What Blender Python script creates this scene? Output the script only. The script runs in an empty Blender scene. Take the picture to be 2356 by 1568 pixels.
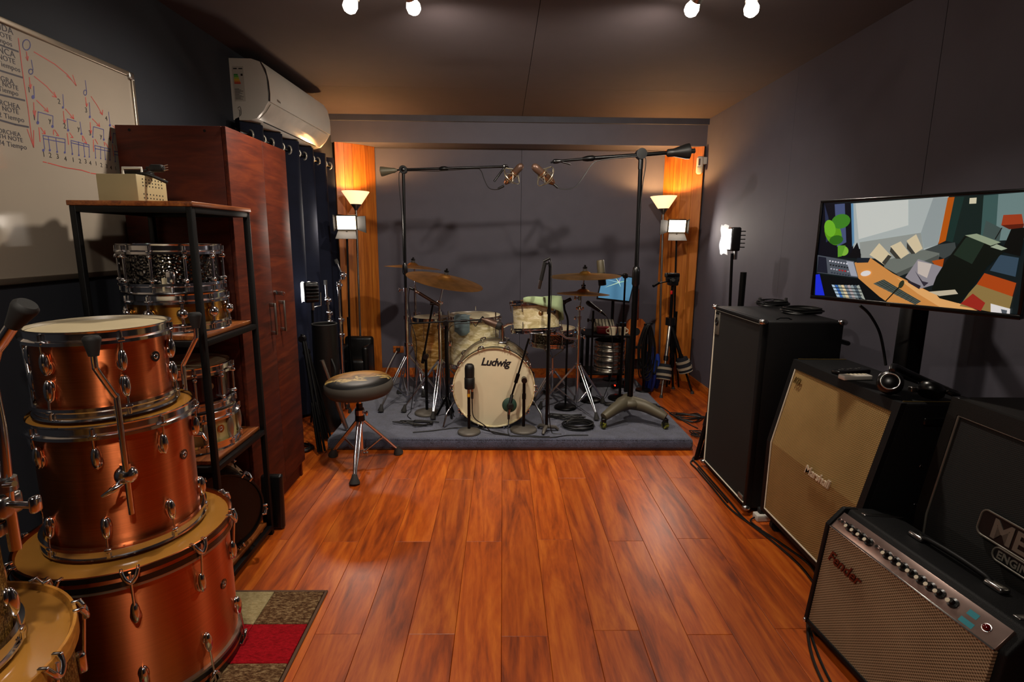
import bpy, bmesh, math, random
from mathutils import Vector, Matrix
random.seed(7)
V = Vector
R = math.radians
PI = math.pi
SC = bpy.context.scene
COL = SC.collection

# ------------------------------------------------------------------ camera
FPX, CAM_H = 1250.0, 1.42
PITCH, YAW, ROLL = R(10.6), R(1.05), R(0.5)
_fw = V((math.sin(YAW)*math.cos(PITCH), math.cos(YAW)*math.cos(PITCH), -math.sin(PITCH)))
_r0 = V((math.cos(YAW), -math.sin(YAW), 0)); _u0 = _r0.cross(_fw)
_rt = _r0*math.cos(ROLL) + _u0*math.sin(ROLL)
_up = -_r0*math.sin(ROLL) + _u0*math.cos(ROLL)
CAM = V((0, 0, CAM_H))
cam_data = bpy.data.cameras.new('camera')
cam_data.sensor_width = 36; cam_data.lens = FPX/2356*36
cam_data.clip_start = 0.02
camera = bpy.data.objects.new('camera', cam_data)
camera.matrix_world = Matrix(((_rt.x, _up.x, -_fw.x, CAM.x), (_rt.y, _up.y, -_fw.y, CAM.y), (_rt.z, _up.z, -_fw.z, CAM.z), (0, 0, 0, 1)))
COL.objects.link(camera); SC.camera = camera

def at(u, v, x=None, y=None, z=None):
    """photo pixel -> point of the place, on a plane x=, y= or z="""
    d = _fw + _rt*((u-1178)/FPX) - _up*((v-784)/FPX)
    if z is not None: t = (z-CAM_H)/d.z
    elif y is not None: t = y/d.y
    else: t = x/d.x
    return CAM + d*t

# ------------------------------------------------------------------ world, exposure
world = bpy.data.worlds.new('world'); SC.world = world; world.use_nodes = True
world.node_tree.nodes['Background'].inputs[0].default_value = (0.05, 0.05, 0.06, 1)
world.node_tree.nodes['Background'].inputs[1].default_value = 0.1
SC.view_settings.view_transform = 'Standard'
SC.view_settings.look = 'None'
SC.view_settings.gamma = 1.0
SC.view_settings.use_curve_mapping = False
SC.view_settings.exposure = 0.0
SC.cycles.use_denoising = True
SC.cycles.max_bounces = 6
SC.cycles.sample_clamp_indirect = 6.0
# strengths of the lamps the room has (used by their builders below)
W_TRACK = 66.0      # each ceiling spot bulb
W_TRACK_REAR = 50.0
W_TORCH = 26.0      # torchiere bulb
W_PANEL = 6.0       # LED panel with barn doors
W_VIDEO = 1.0       # video lamp behind white diffusion paper

# ------------------------------------------------------------------ mesh builder
def srgb(h):
    h = h.lstrip('#'); c = [int(h[i:i+2], 16)/255 for i in (0, 2, 4)]
    return tuple((x/12.92 if x <= 0.04045 else ((x+0.055)/1.055)**2.4) for x in c)

def frame(o, z=(0, 0, 1), x=None):
    z = V(z).normalized()
    if x is None: x = V((1, 0, 0)) if abs(z.x) < 0.9 else V((0, 1, 0))
    x = V(x); x = (x - z*x.dot(z)).normalized(); y = z.cross(x); o = V(o)
    return Matrix(((x.x, y.x, z.x, o.x), (x.y, y.y, z.y, o.y), (x.z, y.z, z.z, o.z), (0, 0, 0, 1)))
def TR(x, y, z): return Matrix.Translation((x, y, z))
def RZ(a): return Matrix.Rotation(a, 4, 'Z')
def RX(a): return Matrix.Rotation(a, 4, 'X')
def RY(a): return Matrix.Rotation(a, 4, 'Y')

class MB:
    def __init__(s): s.v = []; s.f = []; s.m = []; s.cur = 0
    def add(s, vs, fs, M=None):
        b = len(s.v)
        s.v += [(M @ V(p)) if M is not None else V(p) for p in vs]
        s.f += [tuple(i+b for i in f) for f in fs]; s.m += [s.cur]*len(fs)
        return s
    def bm(s, bm, M=None):
        bm.verts.ensure_lookup_table(); bm.verts.index_update()
        s.add([v.co.copy() for v in bm.verts], [[v.index for v in f.verts] for f in bm.faces], M); bm.free(); return s
    def box(s, c, d, bev=0, M=None, seg=2):
        hx, hy, hz = d[0]/2, d[1]/2, d[2]/2
        if bev <= 0:
            vs = [(c[0]+sx*hx, c[1]+sy*hy, c[2]+sz*hz) for sx in (-1, 1) for sy in (-1, 1) for sz in (-1, 1)]
            return s.add(vs, [(0, 1, 3, 2), (4, 6, 7, 5), (0, 4, 5, 1), (2, 3, 7, 6), (0, 2, 6, 4), (1, 5, 7, 3)], M)
        b = bmesh.new(); bmesh.ops.create_cube(b, size=1)
        for v in b.verts: v.co = V((c[0]+v.co.x*d[0], c[1]+v.co.y*d[1], c[2]+v.co.z*d[2]))
        bmesh.ops.bevel(b, geom=b.edges[:], offset=min(bev, min(d)*0.49), segments=seg, affect='EDGES', profile=0.5)
        return s.bm(b, M)
    def bb(s, lo, hi, bev=0, M=None, seg=2):
        return s.box([(a+b)/2 for a, b in zip(lo, hi)], [abs(b-a) for a, b in zip(lo, hi)], bev, M, seg)
    def cyl(s, p0, p1, r0, r1=None, n=12, M=None, caps=True):
        p0, p1 = V(p0), V(p1); r1 = r0 if r1 is None else r1
        F = frame(p0, p1-p0); L = (p1-p0).length
        vs = []
        for k in range(n):
            a = 2*PI*k/n; vs.append(F @ V((r0*math.cos(a), r0*math.sin(a), 0)))
        for k in range(n):
            a = 2*PI*k/n; vs.append(F @ V((r1*math.cos(a), r1*math.sin(a), L)))
        fs = [(k, (k+1) % n, n+(k+1) % n, n+k) for k in range(n)]
        if caps: fs += [tuple(range(n-1, -1, -1)), tuple(range(n, 2*n))]
        return s.add(vs, fs, M)
    def tube(s, pts, r, n=8, M=None, closed=False, smooth=0):
        pts = [V(p) for p in pts]
        if smooth:
            n0 = len(pts); pts = spline(pts, smooth, closed)
            if isinstance(r, (list, tuple)): r = [r[min(int(i/smooth), n0-2)]*(1-(i/smooth-min(int(i/smooth), n0-2))) + r[min(int(i/smooth), n0-2)+1]*(i/smooth-min(int(i/smooth), n0-2)) for i in range(len(pts))]
        m = len(pts); rr = r if isinstance(r, (list, tuple)) else [r]*m
        T = []
        for i in range(m):
            a = pts[i-1] if (i > 0 or closed) else pts[i]; b = pts[(i+1) % m] if (i < m-1 or closed) else pts[i]
            t = (b-a); T.append(t.normalized() if t.length > 1e-9 else V((0, 0, 1)))
        x = V((1, 0, 0)) if abs(T[0].x) < 0.9 else V((0, 1, 0))
        vs = []
        for i in range(m):
            x = (x - T[i]*x.dot(T[i])); x = x.normalized() if x.length > 1e-6 else T[i].orthogonal().normalized()
            y = T[i].cross(x)
            for k in range(n):
                a = 2*PI*k/n; vs.append(pts[i] + (x*math.cos(a) + y*math.sin(a))*rr[i])
        fs = []
        for i in range(m if closed else m-1):
            j = (i+1) % m
            for k in range(n): fs.append((i*n+k, i*n+(k+1) % n, j*n+(k+1) % n, j*n+k))
        if not closed: fs += [tuple(range(n-1, -1, -1)), tuple(range((m-1)*n, m*n))]
        return s.add(vs, fs, M)
    def lathe(s, prof, n=32, M=None, a0=0, a1=2*PI):
        full = abs(a1-a0-2*PI) < 1e-6; vs = []; fs = []; cols = n if full else n+1; idx = []
        for (r, z) in prof:
            if r < 1e-6: idx.append([len(vs)]*cols); vs.append((0, 0, z))
            else:
                row = []
                for k in range(cols):
                    a = a0+(a1-a0)*k/n; row.append(len(vs)); vs.append((r*math.cos(a), r*math.sin(a), z))
                idx.append(row)
        for i in range(len(prof)-1):
            for k in range(n):
                k2 = (k+1) % cols
                q = [idx[i][k], idx[i][k2], idx[i+1][k2], idx[i+1][k]]
                q = list(dict.fromkeys(q))
                if len(q) > 2: fs.append(tuple(q))
        return s.add(vs, fs, M)
    def sph(s, c, r, n=12, sc=(1, 1, 1), M=None):
        prof = [(max(0, math.sin(PI*i/(n//2+2))), -math.cos(PI*i/(n//2+2))) for i in range(n//2+3)]
        prof[0] = (0, -1); prof[-1] = (0, 1)
        T = TR(*c) @ Matrix.Diagonal((r*sc[0], r*sc[1], r*sc[2], 1))
        return s.lathe(prof, n, (M @ T) if M is not None else T)
    def torus(s, R_, r, n=32, m=8, M=None):
        return s.tube([(R_*math.cos(2*PI*k/n), R_*math.sin(2*PI*k/n), 0) for k in range(n)], r, m, M, True)
    def prism(s, poly, z0, z1, M=None):
        n = len(poly); vs = [(p[0], p[1], z0) for p in poly] + [(p[0], p[1], z1) for p in poly]
        fs = [tuple(range(n-1, -1, -1)), tuple(range(n, 2*n))] + [(k, (k+1) % n, n+(k+1) % n, n+k) for k in range(n)]
        return s.add(vs, fs, M)
    def ring(s, ro, ri, z0, z1, n=40, M=None):
        return s.lathe([(ri, z0), (ro, z0), (ro, z1), (ri, z1), (ri, z0)], n, M)
    def xf(s, M): s.v = [M @ p for p in s.v]; return s
    def mesh(s, name, mats, smooth=50):
        me = bpy.data.meshes.new(name); me.from_pydata([tuple(p) for p in s.v], [], s.f)
        mats = mats if isinstance(mats, (list, tuple)) else [mats]
        for m in mats: me.materials.append(m)
        if len(mats) > 1: me.polygons.foreach_set('material_index', s.m)
        b = bmesh.new(); b.from_mesh(me); bmesh.ops.recalc_face_normals(b, faces=b.faces[:]); b.to_mesh(me); b.free()
        if smooth:
            me.polygons.foreach_set('use_smooth', [True]*len(me.polygons))
            me.set_sharp_from_angle(angle=R(smooth))
        me.update(); return me

def spline(pts, k=6, closed=False):
    m = len(pts); out = []
    for i in range(m if closed else m-1):
        p0 = pts[i-1] if (i > 0 or closed) else pts[0]; p1 = pts[i]; p2 = pts[(i+1) % m]
        p3 = pts[(i+2) % m] if (i+2 < m or closed) else pts[-1]
        for j in range(k):
            t = j/k
            out.append(0.5*((2*p1)+(p2-p0)*t+(2*p0-5*p1+4*p2-p3)*t*t+(3*p1-p0-3*p2+p3)*t**3))
    if not closed: out.append(pts[-1])
    return out

def _obj(name, data, parent=None):
    o = bpy.data.objects.new(name, data); COL.objects.link(o)
    if parent is not None: o.parent = parent
    return o

class Thing:
    """an Empty at the thing's base that parents its parts; parts come in local or (w=True) world coordinates"""
    def __init__(s, name, label, cat, loc=(0, 0, 0), rz=0, group=None, w=False):
        s.o = _obj(name, None); s.o.empty_display_size = 0.05
        s.M = TR(*loc) @ RZ(rz); s.o.location = loc; s.o.rotation_euler = (0, 0, rz); s.w = w; s.inv = s.M.inverted()
        s.o['label'] = label; s.o['category'] = cat
        if group: s.o['group'] = group
    def part(s, name, mb, mat, parent=None, label=None, smooth=50, kind=None):
        if s.w: mb.xf(s.inv)
        o = _obj(name, mb.mesh(name, mat, smooth), parent or s.o)
        if label: o['label'] = label
        if kind: o['kind'] = kind
        return o
    def inst(s, name, me, M, parent=None):
        o = _obj(name, me, parent or s.o); o.matrix_local = (s.inv @ M) if s.w else M
        return o

def solo(name, mb, mat, label, cat, loc=None, group=None, kind=None, smooth=50):
    """a thing that is one mesh; world coordinates in, origin moved to its base"""
    if loc is None:
        lo = [min(p[i] for p in mb.v) for i in range(3)]; hi = [max(p[i] for p in mb.v) for i in range(3)]
        loc = ((lo[0]+hi[0])/2, (lo[1]+hi[1])/2, lo[2])
    mb.xf(TR(*loc).inverted())
    o = _obj(name, mb.mesh(name, mat, smooth)); o.location = loc
    o['label'] = label; o['category'] = cat
    if group: o['group'] = group
    if kind: o['kind'] = kind
    return o

def struct(name, mb, mat, parent=None, smooth=0):
    o = _obj(name, mb.mesh(name, mat, smooth), parent)
    if parent is None: o['kind'] = 'structure'
    return o

def copy_tree(o, parent=None):
    c = o.copy(); COL.objects.link(c); c.parent = parent
    for ch in list(o.children): copy_tree(ch, c)
    return c

def text_mb(txt, size, M, depth=0.0004, shear=0.0, spacing=1.0, bold=0.0):
    cu = bpy.data.curves.new('t', 'FONT'); cu.body = txt; cu.size = size; cu.extrude = depth; cu.shear = shear
    cu.space_character = spacing; cu.offset = bold; cu.resolution_u = 3
    o = bpy.data.objects.new('t', cu); COL.objects.link(o)
    dg = bpy.context.evaluated_depsgraph_get(); me = bpy.data.meshes.new_from_object(o.evaluated_get(dg))
    mb = MB().add([v.co.copy() for v in me.vertices], [tuple(p.vertices) for p in me.polygons], M)
    bpy.data.objects.remove(o); bpy.data.curves.remove(cu); bpy.data.meshes.remove(me)
    return mb
# ------------------------------------------------------------------ materials
def _mat(name):
    m = bpy.data.materials.new(name); m.use_nodes = True; nt = m.node_tree
    return m, nt, nt.nodes['Principled BSDF']
def nd(nt, t, **k):
    n = nt.nodes.new(t)
    for a, b in k.items(): setattr(n, a, b)
    return n
def sock(n, **k):
    for a, b in k.items(): n.inputs[a.replace('_', ' ')].default_value = b
def coords(nt, scale=(1, 1, 1), kind='Object', rnd=False):
    tc = nd(nt, 'ShaderNodeTexCoord'); mp = nd(nt, 'ShaderNodeMapping'); mp.inputs['Scale'].default_value = scale
    nt.links.new(tc.outputs[kind], mp.inputs['Vector'])
    if rnd:
        oi = nd(nt, 'ShaderNodeObjectInfo'); mu = nd(nt, 'ShaderNodeMath', operation='MULTIPLY'); mu.inputs[1].default_value = 37.0
        nt.links.new(oi.outputs['Random'], mu.inputs[0]); nt.links.new(mu.outputs[0], mp.inputs['Location'])
    return mp.outputs['Vector']
def ramp(nt, fac, stops):
    r = nd(nt, 'ShaderNodeValToRGB'); e = r.color_ramp.elements
    while len(e) < len(stops): e.new(0.5)
    for q, (p, c) in zip(e, stops): q.position = p; q.color = (*c, 1)
    nt.links.new(fac, r.inputs['Fac']); return r.outputs['Color']
def bump(nt, b, h, strength, dist=0.002):
    n = nd(nt, 'ShaderNodeBump'); n.inputs['Strength'].default_value = strength; n.inputs['Distance'].default_value = dist
    nt.links.new(h, n.inputs['Height']); nt.links.new(n.outputs['Normal'], b.inputs['Normal'])
def noise(nt, vec, scale, detail=3, rough=0.5, dist=0.0):
    n = nd(nt, 'ShaderNodeTexNoise'); sock(n, Scale=scale, Detail=detail, Roughness=rough, Distortion=dist)
    nt.links.new(vec, n.inputs['Vector']); return n.outputs['Fac']

def plain(name, col, rough=0.5, metal=0.0, var=0.12, vscale=8, bs=0.0, bscale=200, spec=0.5, coat=0.0, bd=0.001):
    m, nt, b = _mat(name); c = srgb(col) if isinstance(col, str) else col
    vec = coords(nt)
    f = noise(nt, vec, vscale, 4)
    lo = tuple(x*(1-var) for x in c); hi = tuple(min(1, x*(1+var)) for x in c)
    nt.links.new(ramp(nt, f, [(0.3, lo), (0.7, hi)]), b.inputs['Base Color'])
    sock(b, Roughness=rough, Metallic=metal); b.inputs['Specular IOR Level'].default_value = spec
    if coat: b.inputs['Coat Weight'].default_value = coat; b.inputs['Coat Roughness'].default_value = 0.08
    if bs: bump(nt, b, noise(nt, vec, bscale, 2), bs, bd)
    return m

def emit(name, col, strength, rough=0.5):
    m, nt, b = _mat(name); c = srgb(col) if isinstance(col, str) else col
    b.inputs['Base Color'].default_value = (*c, 1); b.inputs['Emission Color'].default_value = (*c, 1)
    b.inputs['Emission Strength'].default_value = strength; sock(b, Roughness=rough)
    return m

def wood(name, dark, mid, light, rough=0.35, gscale=(1, 12, 12), nscale=3.0, rnd=True, coat=0.0, bs=0.05, streak=0.5, tone=0.0):
    """grain runs along the axis with the smallest gscale"""
    m, nt, b = _mat(name); vec = coords(nt, gscale, rnd=rnd)
    f = noise(nt, vec, nscale, 6, 0.6, 1.2)
    vec2 = coords(nt, tuple(g*3.5 for g in gscale), rnd=rnd); g = noise(nt, vec2, nscale*1.6, 3, 0.6, 0.4)
    mx = nd(nt, 'ShaderNodeMath', operation='MULTIPLY_ADD'); mx.inputs[1].default_value = streak; nt.links.new(g, mx.inputs[0])
    sb = nd(nt, 'ShaderNodeMath', operation='SUBTRACT'); sb.inputs[1].default_value = streak*0.5; nt.links.new(f, sb.inputs[0]); nt.links.new(sb.outputs[0], mx.inputs[2])
    col = ramp(nt, mx.outputs[0], [(0.30, srgb(dark)), (0.5, srgb(mid)), (0.70, srgb(light))])
    if tone:
        oi = nd(nt, 'ShaderNodeObjectInfo'); mr = nd(nt, 'ShaderNodeMapRange'); mr.inputs['To Min'].default_value = 1-tone; mr.inputs['To Max'].default_value = 1+tone
        nt.links.new(oi.outputs['Random'], mr.inputs['Value'])
        hs = nd(nt, 'ShaderNodeHueSaturation'); nt.links.new(col, hs.inputs['Color']); nt.links.new(mr.outputs[0], hs.inputs['Value']); col = hs.outputs['Color']
    nt.links.new(col, b.inputs['Base Color']); sock(b, Roughness=rough); b.inputs['Specular IOR Level'].default_value = 0.5 if rough < 0.58 else 0.28
    if coat: b.inputs['Coat Weight'].default_value = coat; b.inputs['Coat Roughness'].default_value = 0.25
    if bs: bump(nt, b, mx.outputs[0], bs, 0.001)
    return m

def brushed(name, col, rough=0.28, aniso=0.7, scale=(1, 1, 220)):
    m, nt, b = _mat(name); vec = coords(nt, scale)
    f = noise(nt, vec, 3.0, 3, 0.6)
    c = srgb(col)
    nt.links.new(ramp(nt, f, [(0.25, tuple(x*0.82 for x in c)), (0.75, tuple(min(1, x*1.12) for x in c))]), b.inputs['Base Color'])
    sock(b, Roughness=rough, Metallic=1.0); b.inputs['Anisotropic'].default_value = aniso; b.inputs['Anisotropic Rotation'].default_value = 0.25
    tg = nd(nt, 'ShaderNodeTangent', direction_type='RADIAL', axis='Z'); nt.links.new(tg.outputs[0], b.inputs['Tangent'])
    bump(nt, b, f, 0.08, 0.0005)
    return m

def hammered(name, col, rough=0.12, scale=60, strength=0.5):
    m, nt, b = _mat(name); vec = coords(nt)
    vo = nd(nt, 'ShaderNodeTexVoronoi'); sock(vo, Scale=scale); nt.links.new(vec, vo.inputs['Vector'])
    b.inputs['Base Color'].default_value = (*srgb(col), 1); sock(b, Roughness=rough, Metallic=1.0)
    bump(nt, b, vo.outputs['Distance'], strength, 0.004); return m

def pearl(name, c0='b0a070', c1='d0c294', c2='efe6c4'):
    m, nt, b = _mat(name); vec = coords(nt, (1, 1, 2.6))
    f = noise(nt, vec, 11, 4, 0.65, 1.2)
    nt.links.new(ramp(nt, f, [(0.3, srgb(c0)), (0.48, srgb(c1)), (0.6, srgb(c2)), (0.75, srgb(c1))]), b.inputs['Base Color'])
    sock(b, Roughness=0.22, Metallic=0.15); b.inputs['Coat Weight'].default_value = 0.6; b.inputs['Coat Roughness'].default_value = 0.06
    return m

def grille(name, base, thread, scale, rough=0.8, bs=0.6, ax=('Y', 'Z')):
    """woven loudspeaker cloth: crossed threads"""
    m, nt, b = _mat(name); tc = nd(nt, 'ShaderNodeTexCoord'); sp = nd(nt, 'ShaderNodeSeparateXYZ'); nt.links.new(tc.outputs['Object'], sp.inputs[0])
    outs = []
    for k, a in enumerate(ax):
        mu = nd(nt, 'ShaderNodeMath', operation='MULTIPLY'); mu.inputs[1].default_value = scale*(1.0 if k == 0 else 1.25); nt.links.new(sp.outputs[a], mu.inputs[0])
        si = nd(nt, 'ShaderNodeMath', operation='SINE'); nt.links.new(mu.outputs[0], si.inputs[0]); outs.append(si.outputs[0])
    pr = nd(nt, 'ShaderNodeMath', operation='MULTIPLY'); nt.links.new(outs[0], pr.inputs[0]); nt.links.new(outs[1], pr.inputs[1])
    mr = nd(nt, 'ShaderNodeMapRange'); mr.inputs['From Min'].default_value = -1; nt.links.new(pr.outputs[0], mr.inputs['Value'])
    big = noise(nt, coords(nt), 6, 3)
    ad = nd(nt, 'ShaderNodeMath', operation='MULTIPLY_ADD'); ad.inputs[1].default_value = 0.3; nt.links.new(big, ad.inputs[0]); nt.links.new(mr.outputs[0], ad.inputs[2])
    nt.links.new(ramp(nt, ad.outputs[0], [(0.35, srgb(base)), (0.85, srgb(thread))]), b.inputs['Base Color'])
    sock(b, Roughness=rough); bump(nt, b, mr.outputs[0], bs, 0.001)
    return m

def carpet(name, lo, hi, scale=240):
    m, nt, b = _mat(name); vec = coords(nt)
    f = noise(nt, vec, scale, 2, 0.7); g = noise(nt, vec, 14, 3)
    ad = nd(nt, 'ShaderNodeMath', operation='MULTIPLY_ADD'); ad.inputs[1].default_value = 0.4; nt.links.new(g, ad.inputs[0]); nt.links.new(f, ad.inputs[2])
    nt.links.new(ramp(nt, ad.outputs[0], [(0.45, srgb(lo)), (0.95, srgb(hi))]), b.inputs['Base Color'])
    sock(b, Roughness=0.95); b.inputs['Specular IOR Level'].default_value = 0.1; b.inputs['Sheen Weight'].default_value = 0.3
    bump(nt, b, f, 1.0, 0.008); return m

def mottled(name, stops, scale=60, rough=0.95):
    m, nt, b = _mat(name); vec = coords(nt, (1, 2.2, 1))
    f = noise(nt, vec, scale, 4, 0.75)
    nt.links.new(ramp(nt, f, [(p, srgb(c)) for p, c in stops]), b.inputs['Base Color'])
    sock(b, Roughness=rough); b.inputs['Specular IOR Level'].default_value = 0.1
    bump(nt, b, noise(nt, vec, 260, 2), 0.9, 0.004); return m

def cymbal_mat(name, col, rough=0.3):
    m, nt, b = _mat(name); tc = nd(nt, 'ShaderNodeTexCoord')
    ln = nd(nt, 'ShaderNodeVectorMath', operation='LENGTH'); nt.links.new(tc.outputs['Object'], ln.inputs[0])
    mu = nd(nt, 'ShaderNodeMath', operation='MULTIPLY'); mu.inputs[1].default_value = 900; nt.links.new(ln.outputs['Value'], mu.inputs[0])
    si = nd(nt, 'ShaderNodeMath', operation='SINE'); nt.links.new(mu.outputs[0], si.inputs[0])
    f = noise(nt, coords(nt), 9, 4, 0.6); c = srgb(col)
    nt.links.new(ramp(nt, f, [(0.3, tuple(x*0.6 for x in c)), (0.7, tuple(min(1, x*1.15) for x in c))]), b.inputs['Base Color'])
    sock(b, Roughness=rough, Metallic=1.0); bump(nt, b, si.outputs[0], 0.12, 0.0004); return m

def twotone(name, c1, c2, scale=7, rough=0.35, thr=0.5):
    m, nt, b = _mat(name); f = noise(nt, coords(nt), scale, 2, 0.5, 0.6)
    nt.links.new(ramp(nt, f, [(thr-0.03, srgb(c1)), (thr+0.03, srgb(c2))]), b.inputs['Base Color']); sock(b, Roughness=rough); return m

def throne_print(name):
    m, nt, b = _mat(name); tc = nd(nt, 'ShaderNodeTexCoord'); sp = nd(nt, 'ShaderNodeSeparateXYZ'); nt.links.new(tc.outputs['Object'], sp.inputs[0])
    f = noise(nt, coords(nt), 9, 3, 0.6, 0.8)
    a = nd(nt, 'ShaderNodeMath', operation='MULTIPLY_ADD'); a.inputs[1].default_value = 0.30; nt.links.new(f, a.inputs[0])
    c = nd(nt, 'ShaderNodeMath', operation='MULTIPLY_ADD'); c.inputs[1].default_value = -0.35; nt.links.new(sp.outputs['X'], c.inputs[0]); nt.links.new(sp.outputs['Y'], c.inputs[2]); nt.links.new(c.outputs[0], a.inputs[2])
    nt.links.new(ramp(nt, a.outputs[0], [(0.10, srgb('0b0a09')), (0.13, srgb('b89a5a')), (0.15, srgb('4a3210')), (0.24, srgb('9a6a24'))]), b.inputs['Base Color']); sock(b, Roughness=0.42); b.inputs['Specular IOR Level'].default_value = 0.3
    return m

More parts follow.
